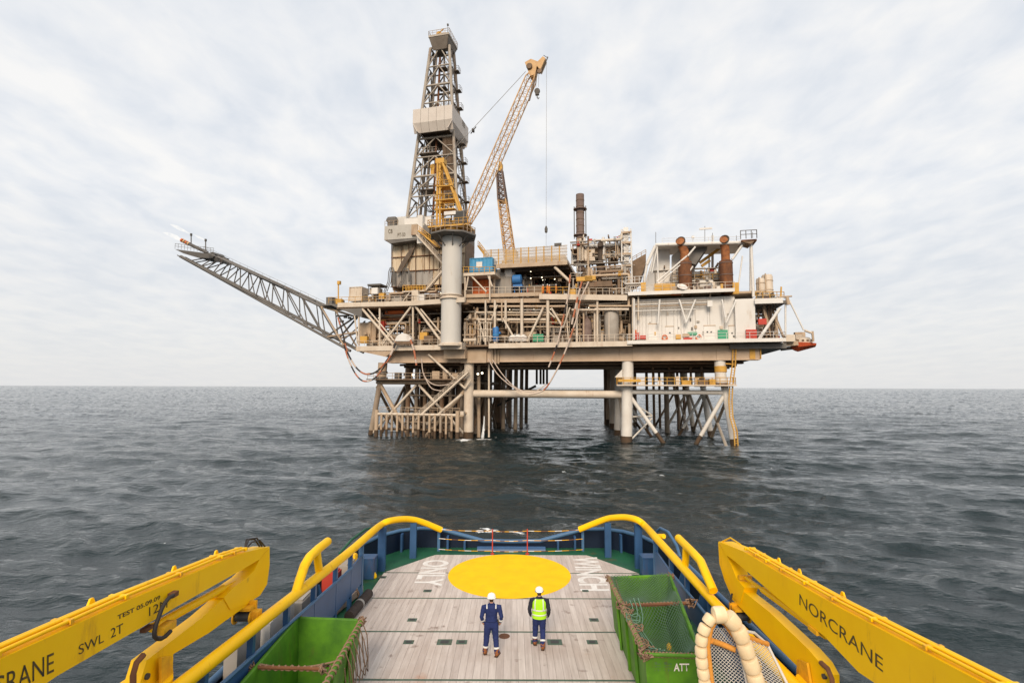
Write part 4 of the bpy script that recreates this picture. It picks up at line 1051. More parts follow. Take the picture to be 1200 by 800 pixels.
    t.o.scale = (1.02, .98, .93)
    t.build('collar', L_(ring_loft([((0, .005, 1.475), .085, .075), ((0, .01, 1.52), .072, .068)], 16)), extra.get('collar', 'coverall'))
    t.build('radio', L_(MB().box((.19, .03, .93), (.05, .07, .13)).tube((.19, .03, .99), (.19, .03, 1.10), .008, 5)), 'letter_black')
    if extra.get('belt'):
        t.build('waist_seam', L_(ring_loft([((0, .003, .985), .176, .125), ((0, .003, 1.02), .176, .125)], 24)), 'dark_jacket' if False else 'coverall')
    return t
b1 = at_z(575.5, 766.5, DZ)
person('person in navy coveralls and white helmet standing with legs apart', (b1.x, b1.y + .02, DZ + .002), rad(2),
       dict(hip_l=(-.095, 0, .86), knee_l=(-.13, .02, .48), ankle_l=(-.165, .03, .12), hip_r=(.095, 0, .86), knee_r=(.125, -.02, .48), ankle_r=(.155, -.10, .12),
            sh_l=(-.215, -.01, 1.40), elbow_l=(-.275, -.06, 1.12), wrist_l=(-.235, .06, .93), sh_r=(.215, -.01, 1.40), elbow_r=(.285, -.06, 1.12), wrist_r=(.25, .05, .92)),
       dict(head='skin', hair='hair', legs='coverall', arms='coverall', torso='coverall'),
       dict(toe_l=(-.15, 0), toe_r=(.35, 0), cuff_band=True, shoulder_band=True, belt=True))
b2 = at_z(632, 756.5, DZ)
person('person in lime vest over dark sleeves and white helmet, taking a step', (b2.x, b2.y, DZ + .002), rad(-4),
       dict(hip_l=(-.09, 0, .86), knee_l=(-.115, .10, .50), ankle_l=(-.13, .08, .13), hip_r=(.09, 0, .86), knee_r=(.10, .02, .49), ankle_r=(.105, -.19, .125),
            sh_l=(-.215, 0, 1.40), elbow_l=(-.285, -.03, 1.13), wrist_l=(-.265, .10, .93), sh_r=(.215, 0, 1.40), elbow_r=(.28, -.04, 1.13), wrist_r=(.265, .08, .93)),
       dict(head='skin', hair='hair', legs='coverall', arms='dark_jacket', torso='dark_jacket'),
       dict(toe_l=(-.2, 0), toe_r=(.05, .12), vest=True, strap=True, hand='dark_jacket', collar='dark_jacket'))

# ================================================================== OFFSHORE PLATFORM
# platform frame: u runs along its front, v runs away from the viewer, z is height above the sea
PF = PLAT_FRAME
def plat(name, label, cat, base=(0, 0, 0), group=None): return Thing(name, label, cat, base, PF, group)
def seg(t, name, p, q, v, r, mat, v2=None, n=8, parent=None):
    """member between two sight points at depth v (v2 for its far end)"""
    return t.tube(name, F(*p, v), F(*q, v if v2 is None else v2), r, mat, n, parent)
def fbox(t, name, x0, x1, y0, y1, v, depth, mat, parent=None, label=None):
    """upright block whose front face covers the given sight rectangle at depth v"""
    a, b = F((x0 + x1) / 2, y0, v), F((x0 + x1) / 2, y1, v)
    l, r = F(x0, (y0 + y1) / 2, v), F(x1, (y0 + y1) / 2, v)
    return t.box(name, ((l.x + r.x) / 2, v + depth / 2, (a.z + b.z) / 2), (r.x - l.x, depth, a.z - b.z), mat, parent=parent, label=label)
ZS = 0.0
Z_GB, Z_GT = 15.0, 17.35        # main girder
Z_LD = 18.25                    # lower deck
Z_MD = 26.6                     # middle deck
DV = 46.0                       # depth of the deck

# ------------------------------------------------------------------ jackets
def leg(t, foot, top, r, mat, splash=True, name='leg'):
    t.tube(name, foot, top, r, mat, 16)
    if splash:
        f, tp = Vector(foot), Vector(top); d = (tp - f) / (tp.z - f.z)
        t.tube('splash_band', f + d * (-1.5 - f.z), f + d * (1.1 - f.z + random.uniform(-.2, .5)), r * 1.025, 'splash_zone', 16)
jb = plat('steel_jacket', 'white painted steel jacket with yellow railed walkway under the white building', 'jacket', (9, 20, 0))
uR = 18.3
zt_ = 15.0
V_ROWS = (0, 15, 30, 44)
def ub_(u, v): return u - .135 * v
for iv, v in enumerate(V_ROWS):
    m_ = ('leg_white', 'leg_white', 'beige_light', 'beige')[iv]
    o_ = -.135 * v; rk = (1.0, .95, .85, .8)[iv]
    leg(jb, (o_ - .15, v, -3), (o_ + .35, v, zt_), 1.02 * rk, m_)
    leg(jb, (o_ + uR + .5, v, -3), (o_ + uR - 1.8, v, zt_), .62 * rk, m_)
    jb.tube('leg_cap', (o_ + .35, v, 10.9), (o_ + .35, v, 15.0), 1.05 * rk, m_, 16)
    jb.tube('leg_cap', (o_ + uR - 1.75, v, 10.8), (o_ + uR - 1.85, v, 15.0), .98 * rk, m_, 16)
    jb.tube('leg_collar', (o_ + uR - 1.7, v, 10.2), (o_ + uR - 1.7, v, 10.9), 1.2, 'brown', 16)
    jb.tube('horizontal_brace', (o_ + .2, v, 9.2), (o_ + uR - 1.3, v, 9.2), .42 if iv == 0 else .3, m_, 12)
    # diagonals run down from each leg into the sea
    for (a, b) in (((o_ + 8.2, v, -2.5), (o_ + .6, v, 8.6)), ((o_ + 10.6, v, -2.5), (o_ + uR - 1.4, v, 8.6))):
        jb.tube('diagonal_brace', b, a, .36 if iv == 0 else .28, m_, 12)
        A, B_ = Vector(a), Vector(b); d_ = (B_ - A) / (B_.z - A.z)
        jb.tube('splash_band', A + d_ * 1.5, A + d_ * (4.4 + random.uniform(-.4, .5)), .375 if iv == 0 else .29, 'splash_zone', 12)
for u in (0.1, uR - .6):
    for va, vb in zip(V_ROWS, V_ROWS[1:]):
        jb.tube('horizontal_brace', (ub_(u, va), va, 9.2), (ub_(u, vb), vb, 9.2), .30, 'beige', 10)
        jb.tube('diagonal_brace', (ub_(u, va), va, 8.8), (ub_(u, vb), vb, -2), .28, 'beige', 10); jb.tube('diagonal_brace', (ub_(u, vb), vb, 8.8), (ub_(u, va), va, -2), .28, 'beige_light', 10)
for u, v, r in ((8.2, 24, .55), (1, 40, .5), (-1.5, 38, .45), (9, 36, .3), (7, 34, .3), (13, 38, .35), (5.5, 28, .3), (11, 30, .3), (4, 36, .35), (-3.2, 43, .45), (-5, 46, .5), (-6.8, 44, .4)):
    jb.tube('conductor', (u, v, -3), (u, v, 15.0), r, 'conductor' if r < .5 else 'leg_tan', 10)
# small truss between the front leg and its back neighbour
jb.tube('strut', (.6, 1, 4.6), (4.6, 4, 4.6), .16, 'leg_white'); jb.tube('strut', (.5, 1, .2), (4.6, 4, 4.2), .16, 'leg_white'); jb.tube('strut', (.5, 1, 7.6), (4.6, 4, 4.8), .16, 'leg_white')
# walkway
wk = jb.box('walkway', (8.6, -1.3, 10.45), (20.4, 2.2, .22), 'beige_light')
jb.box('walkway', (8.6, 5, 10.40), (19.5, 9.5, .18), 'brown')
jb.build('handrail', MB().rail([(-1.6, -2.3, 10.56), (18.6, -2.3, 10.56)], 1.25, .06, 1.25).rail([(-1.6, -2.3, 10.56), (-1.6, .6, 10.56)], 1.25, .06, 1.4).rail([(18.6, -2.3, 10.56), (18.6, .6, 10.56)], 1.25, .06, 1.4), 'ochre')
jb.build('handrail', MB().rail([(2, 9, 10.5), (17, 9, 10.5)], 1.2, .06, 1.5), 'ochre')
jb.build('railing_panel', MB().box((0.7, -2.36, 11.3), (4.0, .05, .5)), 'ochre')
jb.build('leg_collar', MB().lathe((uR - 1.75, 0, 12.8), [(1.02, 0), (1.06, .05), (1.06, 1.05), (1.02, 1.1)], 18), 'ochre', label='ochre band round the leg above the walkway')
jb.build('leg_bracket', MB().prism([(-2.0, -1.0, 11.9), (-.6, -1.0, 13.4), (-.6, -1.0, 11.9)], (0, .5, 0)), 'leg_white')
for (u, w, h, m_) in ((3.0, .9, 1.0, 'white_paint'), (6.0, .8, .8, 'white_paint'), (7.6, 1.2, .9, 'hose_black'), (9.1, .6, 1.5, 'beige_light'), (10.6, 1.6, .8, 'ochre'), (12.4, .7, 1.3, 'beige'), (13.4, 1.8, .9, 'brown'), (15.0, 1.0, 1.0, 'ochre')):
    jb.box('walkway_equipment', (u, -.5, 10.56 + h / 2), (w, .9, h), m_)
for u in (5, 8, 12, 14):
    jb.tube('hanger', (u, 6, 10.4), (u, 6, 15), .22, 'brown', 8)
for k in range(6): jb.tube('cross_pipe', (-1, 4 + 2.2 * k, 13.2 + .25 * (k % 3)), (18, 4 + 2.2 * k, 13.2 + .25 * (k % 3)), .25, 'brown_dark', 8)
# bent yellow access ladder at the right leg
lad = [F(861, 402, -1.5), F(860, 428, -1.5), F(857, 450, -1.6), F(856, 470, -1.7), F(857, 488, -1.8), F(862, 505, -2.0), F(863, 522, -2.0)]
mb = MB()
for o in (-.26, .26): mb.path([p + Vector((o, 0, 0)) for p in lad], .11, 5)
for a, b in zip(lad, lad[1:]):
    k = int((b - a).length / .45) + 1
    for i in range(k):
        p = a.lerp(b, i / k); mb.tube(p + Vector((-.22, 0, 0)), p + Vector((.22, 0, 0)), .05, 4)
jb.build('ladder', mb, 'ochre')
seg(jb, 'ladder_arm', (850, 426), (862, 427), -1.2, .12, 'ochre')

ja = plat('steel_jacket', 'brown steel jacket crowded with conductors below the drilling derrick', 'jacket', (-40, 20, 0))
uL0, uL1 = -51.0, -30.7
VA = (0, 16, 32, 50)
def ua_(u, v): return u - .09 * v
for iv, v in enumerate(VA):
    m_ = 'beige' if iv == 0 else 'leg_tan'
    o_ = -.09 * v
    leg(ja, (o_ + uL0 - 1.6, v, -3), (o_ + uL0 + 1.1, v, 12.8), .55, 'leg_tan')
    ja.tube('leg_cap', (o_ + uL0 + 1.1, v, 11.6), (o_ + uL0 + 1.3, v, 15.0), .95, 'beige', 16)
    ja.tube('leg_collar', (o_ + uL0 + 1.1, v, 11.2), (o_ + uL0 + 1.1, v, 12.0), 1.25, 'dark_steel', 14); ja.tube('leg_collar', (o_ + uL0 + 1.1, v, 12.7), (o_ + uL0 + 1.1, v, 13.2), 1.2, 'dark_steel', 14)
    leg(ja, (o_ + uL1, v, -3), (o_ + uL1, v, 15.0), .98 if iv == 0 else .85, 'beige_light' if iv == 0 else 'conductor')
    ja.tube('horizontal_brace', (o_ + uL0 + .6, v, 10.9), (o_ + uL1, v, 10.9), .40, m_, 12)
    ja.tube('diagonal_brace', (o_ + uL0 + 9, v, 10.4), (o_ + uL0 - .6, v, .5), .26, 'beige_light', 10); ja.tube('diagonal_brace', (o_ + uL0 + 9.5, v, 10.4), (o_ + uL1 - .6, v, .5), .26, 'beige_light', 10)
    ja.tube('horizontal_brace', (o_ + uL0 - .4, v, 4.2), (o_ + uL1, v, 4.2), .24, 'beige', 10)
    ja.tube('diagonal_brace', (o_ + uL0 + .9, v, 10.4), (o_ + uL0 + 9, v, -2.5), .38, m_, 12); ja.tube('diagonal_brace', (o_ + uL1 - .6, v, 9.6), (o_ + uL0 + 9, v, -2.5), .38, m_, 12)
for u in (uL0 + .1, uL1):
    for va, vb in zip(VA, VA[1:]):
        ja.tube('horizontal_brace', (ua_(u, va), va, 10.9), (ua_(u, vb), vb, 10.9), .34, 'beige', 10)
        ja.tube('diagonal_brace', (ua_(u, va), va, 10), (ua_(u, vb), vb, -2), .30, 'leg_tan', 10); ja.tube('diagonal_brace', (ua_(u, vb), vb, 10), (ua_(u, va), va, -2), .30, 'conductor', 10)
for j, v in enumerate((5.0, 8.5, 12.0, 15.5, 20, 24, 28, 34)):
    for i in range(8):
        if j > 4 and i % 2: continue
        u = -46.2 + i * 1.95 + .6 * (j % 2)
        ja.tube('conductor', (u, v, -3), (u, v, 15.5), .40 if (i + j) % 4 else .52, ('conductor', 'leg_tan', 'conductor', 'brown')[(i + 2 * j) % 4], 12)
for v in (22, 32, 42):
    for u in (-33.5, -29.5, -26.5):
        ja.tube('riser', (u - .09 * v + 2, v, -3), (u - .09 * v + 2.2, v, 15.0), .48, ('brown', 'conductor', 'leg_tan')[int(v + u) % 3], 12)
for zz in (2.5, 5.5, 8.2):
    ja.tube('guide_beam', (-46.5, 4.4, zz), (-32, 4.4, zz), .18, 'leg_tan', 8)
ja.box('walkway', (-41.5, -1.2, 11.5), (21.5, 2.0, .2), 'brown')
ja.build('handrail', MB().rail([(-52, -2.1, 11.6), (-31, -2.1, 11.6)], 1.2, .05, 1.4), 'beige')
ja.box('walkway', (-41, 8, 11.45), (20, 15, .2), 'brown_dark')
for (x, y, w, h) in ((-46, 12.3, 1.2, 1.3), (-37.5, 12.4, 1.6, 1.6), (-35.5, 12.5, 1.0, 1.8), (-33.4, 12.1, 1.2, 1.2)):
    ja.box('walkway_equipment', (x, -.3, y), (w, 1.0, h), random.choice(('brown', 'beige', 'dark_steel')))
for (px, py) in ((484, 439), (565, 437), (560, 438)):
    p = F(px, py, -2.2); ja.build('lamp', MB().lathe(p, [(0, -.2), (.18, -.13), (.21, 0), (.18, .13), (0, .2)], 10), 'lamp_glow')
# long tie pipes to the other jacket
ja.tube('tie_pipe', (-30.0, .6, 8.7), (-0.7, .6, 8.7), .74, 'beige_light', 16)
ja.tube('tie_pipe', (-29.5, 30, 8.7), (-0.7, 30, 8.7), .70, 'brown', 16)
seg(ja, 'brace', (583, 475), (628, 452), 30, .3, 'dark_steel')
for px in (541, 561, 573):
    ja.tube('caisson', F(px, 512, 4 if px != 573 else 1), F(px, 425, 4 if px != 573 else 1), .38 if px != 573 else .2, ('leg_tan', 'beige', 'beige_light')[(px == 561) + 2 * (px == 573)], 10)
for px in (629, 633.5, 637, 641):
    ja.tube('hanging_pipe', F(px, 450, 28), F(px, 432, 28), .28, 'brown_dark', 8)
# boat landing
bl = plat('boat_landing', 'row of rusty fender posts standing in the sea before the brown jacket', 'boat landing', (-41, -3.5, 0))
VB = -3.4
bx0, bx1 = F(441, 500, VB).x, F(536, 500, VB).x
for p_ in (bx0, bx1):
    bl.tube('end_post', (p_, VB, -2), (p_, VB, 5.4), .40, 'beige', 12)
    bl.tube('splash_band', (p_, VB, -2), (p_, VB, 1.4), .41, 'splash_zone', 12)
bl.tube('top_rail', (bx0, VB, 4.6), (bx1, VB, 4.6), .26, 'beige_light', 10)
bl.tube('low_rail', (bx0, VB + .5, 1.6), (bx1, VB + .5, 1.6), .24, 'splash_zone', 10)
for i in range(1, 15):
    u = bx0 + (bx1 - bx0) * i / 15
    bl.tube('fender_post', (u, VB - .1, -2), (u, VB - .1, 4.7), .24, 'beige' if i % 3 else 'leg_tan', 10)
    bl.tube('splash_band', (u, VB - .1, -2), (u, VB - .1, 1.2 + random.uniform(-.3, .6)), .25, 'splash_zone', 10)
    if i % 2: bl.tube('strut', (u, VB, 4.5), (u + .6, 0, 2), .14, 'leg_tan', 6)
bl.build('handrail', MB().rail([(bx0, VB + 1.3, 4.9), (bx1, VB + 1.3, 4.9)], 1.0, .045, 1.6), 'beige')
bl.tube('mooring_arm', (bx1, VB, 4.9), (uL1, 0, 4.9), .3, 'beige', 10); bl.box('mooring_head', (bx1 + .9, VB + .3, 5.0), (.7, .7, .7), 'beige_light')
st = plat('access_stair', 'long steel stair slanting down to the fender posts', 'stair', (-36, -2.6, 4))
def stair(t, a, b, w, mat, rise=.28, name='flight'):
    a, b = Vector(a), Vector(b); mb = MB(); off = Vector((0, w, 0))
    mb.beam(a, b, .10, .32).beam(a + off, b + off, .10, .32)
    n = max(3, int(abs(a.z - b.z) / rise))
    for i in range(n + 1):
        p = a.lerp(b, i / n); mb.box(p + off / 2, (.28, w, .05))
    f = t.build(name, mb, mat)
    h = Vector((0, 0, 1.05)); rb = MB()
    for o in (Vector((0, 0, 0)), off):
        rb.tube(a + o + h, b + o + h, .05, 5); rb.tube(a + o + h * .5, b + o + h * .5, .04, 4)
        for i in range(0, n + 1, 3):
            p = a.lerp(b, i / n) + o; rb.tube(p, p + h, .045, 4)
    t.build('stair_rail', rb, mat, f)
stair(st, F(486, 492, -2.6), F(548, 436, -2.6), .9, 'beige_light')
st.tube('support_beam', F(500, 497, -1.5), F(541, 462, -1.5), .3, 'beige_light', 8)
seg(st, 'support_beam', (502, 415), (545, 455), -1.6, .22, 'beige_light'); seg(st, 'support_beam', (545, 455), (552, 445), -1.6, .18, 'beige_light')
# water falling from an overboard pipe
wf = plat('water_discharge', 'white water stream falling into the sea beside the pale left leg', 'water', F(566, 514, 0)); wf.o['kind'] = 'stuff'
mb = MB()
for k in range(26):
    a_ = F(567.5 + random.uniform(-.5, .5), 486 + random.uniform(0, 20), -.6); e_ = F(566 + random.uniform(-2.5, 1.5), 513 + random.uniform(0, 3), -.6 + random.uniform(-.3, .3))
    mb.tube(a_, a_.lerp(e_, random.uniform(.5, 1)), random.uniform(.02, .05), 4, .05)
wf.build('stream', mb, 'water_spray')

# ------------------------------------------------------------------ deck structure
dk_ = plat('platform_deck', 'beige plate girders and stacked open decks of the offshore platform', 'platform', (-15, 20, 15))
UG0, UG1 = -48.1, 22.9
def plate_girder(name, a, b, h, w, mat, stiff=4.0):
    """I-section with web stiffeners"""
    a, b = Vector(a), Vector(b); d = (b - a); l = d.length; d.normalize(); s_ = d.cross(Vector((0, 0, 1)))
    mb = MB()
    mb.beam(a, b, .12, h); mb.beam(a + Vector((0, 0, h / 2 - .06)), b + Vector((0, 0, h / 2 - .06)), w, .12); mb.beam(a - Vector((0, 0, h / 2 - .06)), b - Vector((0, 0, h / 2 - .06)), w, .12)
    g = dk_.build(name, mb, mat)
    return g
zc_ = (Z_GB + Z_GT) / 2; hg = Z_GT - Z_GB
def box_girder(v, mat):
    cuts = [UG0, -34.5, -27.2, -17, -1.0, 1.3, 15.8, 18.4, UG1]
    for i, (a, b) in enumerate(zip(cuts, cuts[1:])):
        out = .07 if i in (1, 4, 6) else 0
        dk_.box('main_girder', ((a + b) / 2, v, zc_), (b - a - .02, 1.9 + 2 * out, hg + (.02 if out else 0)), mat)
    dk_.box('girder_flange', ((UG0 + UG1) / 2, v, Z_GB - .06), (UG1 - UG0, 2.3, .10), mat); dk_.box('girder_flange', ((UG0 + UG1) / 2, v, Z_GT + .06), (UG1 - UG0, 2.3, .10), mat)
box_girder(0, 'girder_paint')
for v in (15, 30, 44): box_girder(v, 'brown')
dk_.box('girder_end', (UG1 + .10, -.2, zc_), (.14, 2.2, hg - .1), 'ochre'); dk_.box('girder_end', (UG1 - 1.2, -1.02, zc_), (.9, .1, hg - .1), 'ochre')
for u in (-48, -39, -30.7, -21, -10, 0.3, 9, 16.5, 22):
    dk_.box('cross_girder', (u, 22, zc_ - .15), (.9, 43, hg - .5), 'brown')
for k in range(9):
    dk_.box('deck_joist', (-12.5, 3.4 + 5 * k, Z_GT - .45), (70, .45, .7), 'brown_dark')
# dark cellar plating and services under the lower deck
dk_.box('cellar_plate', (-13, 22.5, Z_GT + .32), (74, 47, .22), 'brown')
for k in range(7):
    dk_.tube('cellar_pipe', (-47, 2.5 + 2.1 * k, 14.6 - .25 * (k % 3)), (20, 2.5 + 2.1 * k, 14.6 - .25 * (k % 3)), .22 + .08 * (k % 2), ('brown', 'brown_dark', 'leg_tan')[k % 3], 8)
# lower deck plates, three levels of edge
eL0, eL1 = F(418, 405, -3).x, F(545, 405, -3).x
e2a, e2b = F(573, 404, -3.4).x, F(741, 402, -3.4).x
e3a, e3b = F(735, 400, -3.8).x, F(921, 398, -3.8).x
dk_.box('lower_deck', ((eL0 + eL1) / 2, 20, Z_LD - .25), (eL1 - eL0, 46, .35), 'beige'); dk_.box('deck_edge', ((eL0 + eL1) / 2, -3.08, Z_LD - .45), (eL1 - eL0, .16, 1.0), 'beige_light')
dk_.box('lower_deck', ((eL1 + e3a) / 2, 20.2, Z_LD - .23), (e3a - eL1, 46, .33), 'brown'); dk_.box('deck_edge', ((e2a + e2b) / 2, -3.5, Z_LD - .35), (e2b - e2a, .18, .95), 'beige_light')
dk_.box('lower_deck', ((e2a + e2b) / 2, -1.7, Z_LD + .05), (e2b - e2a, 3.4, .18), 'beige')
dk_.box('lower_deck', ((e3a + e3b) / 2, 19.5, Z_LD - .2), (e3b - e3a, 46.5, .36), 'beige_light'); dk_.box('deck_edge', ((e3a + e3b) / 2, -3.88, Z_LD - .15), (e3b - e3a, .16, .62), 'white_paint')
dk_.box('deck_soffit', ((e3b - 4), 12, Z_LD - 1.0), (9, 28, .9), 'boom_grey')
# pedestal bracket
fbox(dk_, 'pedestal_seat', 516, 541, 401, 409, -5, 5, 'beige_light'); fbox(dk_, 'pedestal_seat', 520, 545, 409, 420, -3, 3, 'beige'); fbox(dk_, 'pedestal_seat', 540, 570, 409, 425, -1.5, 2, 'beige')
for px in (577, 581, 584): seg(dk_, 'girder_stiffener', (px, 409), (px, 426), -1.2, .2, 'beige')
# middle deck
m0, m1 = F(385, 357, -3).x, F(483, 355, -3).x
dk_.box('middle_deck', ((m0 + 2 + (-30)) / 2, 18, Z_MD - .2), (-30 - m0 - 2, 42, .35), 'brown')
def edge_beam(p, q, v, h, mat, v2=None, w=.35):
    a, b = F(*p, v), F(*q, v if v2 is None else v2); dk_.build('edge_beam', MB().beam(a, b, w, h), mat)
edge_beam((396, 357.5), (482, 355.5), -3, .95, 'beige_light'); edge_beam((482, 355.5), (545, 351), -3, .95, 'beige_light', -6)
edge_beam((545, 350), (586, 349), -2, .9, 'beige'); edge_beam((546, 347), (635, 344.5), -2.6, .7, 'beige'); edge_beam((546, 352.5), (700, 352), -2.2, .8, 'beige')
edge_beam((632, 347.5), (735, 349), -3, 1.0, 'beige_light')
dk_.box('middle_deck', (-15, 20, Z_MD + .6), (32, 42, .35), 'brown')
dk_.box('middle_deck', (11.2, 20, Z_MD + .3), (24, 42, .35), 'beige')
# left wedge under the flare root
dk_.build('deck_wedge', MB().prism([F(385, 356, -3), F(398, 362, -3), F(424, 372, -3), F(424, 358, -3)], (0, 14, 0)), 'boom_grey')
dk_.build('deck_wedge', MB().prism([F(415, 408, -3), F(420, 411, -3), F(452, 418, -3), F(460, 411, -3)], (0, 14, 0)), 'beige')
# columns and braces on the front of the open bays
C = 'beige_light'
for px, y0, y1, r in ((420.5, 357, 405, .26), (445, 357, 405, .28), (484, 355, 404, .30), (569, 352, 405, .25), (580, 352, 403, .33), (593, 352, 385, .2), (611.5, 350, 402, .40), (642, 350, 402, .42), (676, 352, 402, .3), (700, 352, 402, .3), (742, 349, 400, .34), (748, 347, 375, .22)):
    seg(dk_, 'column', (px, y0), (px, y1), -2.6, r * .74, C, n=10)
for p, q, r in (((422, 359), (461, 404), .36), ((431, 362), (466, 404), .2), ((482, 359), (448, 404), .30), ((487, 359), (517, 400), .34), ((493, 362), (518, 392), .22), ((458, 387), (447, 402), .2),
                ((576, 374), (583, 357), .2), ((590, 374), (606, 402), .26), ((637, 360), (618, 400), .30), ((646, 361), (660, 384), .26), ((660, 384), (668, 360), .2), ((569, 402), (560, 372), .2), ((415, 365), (419, 402), .2)):
    seg(dk_, 'diagonal_brace', p, q, -2.7, r * .78, C, n=8)
# rear bulkheads keep the bays from being see-through
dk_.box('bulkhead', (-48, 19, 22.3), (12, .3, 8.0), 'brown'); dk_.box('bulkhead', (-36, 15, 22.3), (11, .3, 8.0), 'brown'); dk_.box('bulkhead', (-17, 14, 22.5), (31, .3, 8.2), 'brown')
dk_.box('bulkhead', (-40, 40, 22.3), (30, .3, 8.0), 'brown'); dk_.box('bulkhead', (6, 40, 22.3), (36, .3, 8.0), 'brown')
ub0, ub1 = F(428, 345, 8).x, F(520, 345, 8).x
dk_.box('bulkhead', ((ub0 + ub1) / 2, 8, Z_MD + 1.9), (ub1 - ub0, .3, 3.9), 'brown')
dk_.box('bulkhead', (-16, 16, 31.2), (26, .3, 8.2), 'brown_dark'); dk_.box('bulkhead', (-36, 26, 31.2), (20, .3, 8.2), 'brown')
dk_.build('handrail', MB().rail([(eL0, -3, Z_LD), (eL1 - 4, -3, Z_LD)], 1.15, .045, 1.8), 'beige_light')
dk_.build('handrail', MB().rail([(e2a, -3.4, Z_LD + .15), (e2b, -3.4, Z_LD + .15)], 1.2, .055, 1.6), 'beige_light')
dk_.build('handrail', MB().rail([(e3a, -3.8, Z_LD + .15), (e3b, -3.8, Z_LD + .15), (e3b, 6, Z_LD + .15)], 1.1, .04, 1.8), 'white_paint')
dk_.build('handrail', MB().rail([F(385, 355, -3), F(440, 354, -3)], 1.2, .05, 1.5), 'ochre'); dk_.build('handrail', MB().rail([F(440, 354, -3), F(484, 353, -3), F(517, 351, -4.5)], 1.2, .05, 1.5), 'beige_light')
dk_.build('handrail', MB().rail([F(546, 344, -2.8), F(600, 343.5, -2.8), F(635, 343, -2.8)], 1.25, .055, 1.4), 'beige_light')
dk_.build('handrail', MB().rail([F(635, 344, -3), F(668, 344, -3)], 1.25, .06, 1.2), 'ochre'); dk_.build('handrail', MB().rail([F(668, 345, -3), F(738, 345.5, -3)], 1.25, .05, 1.2), 'beige_light')

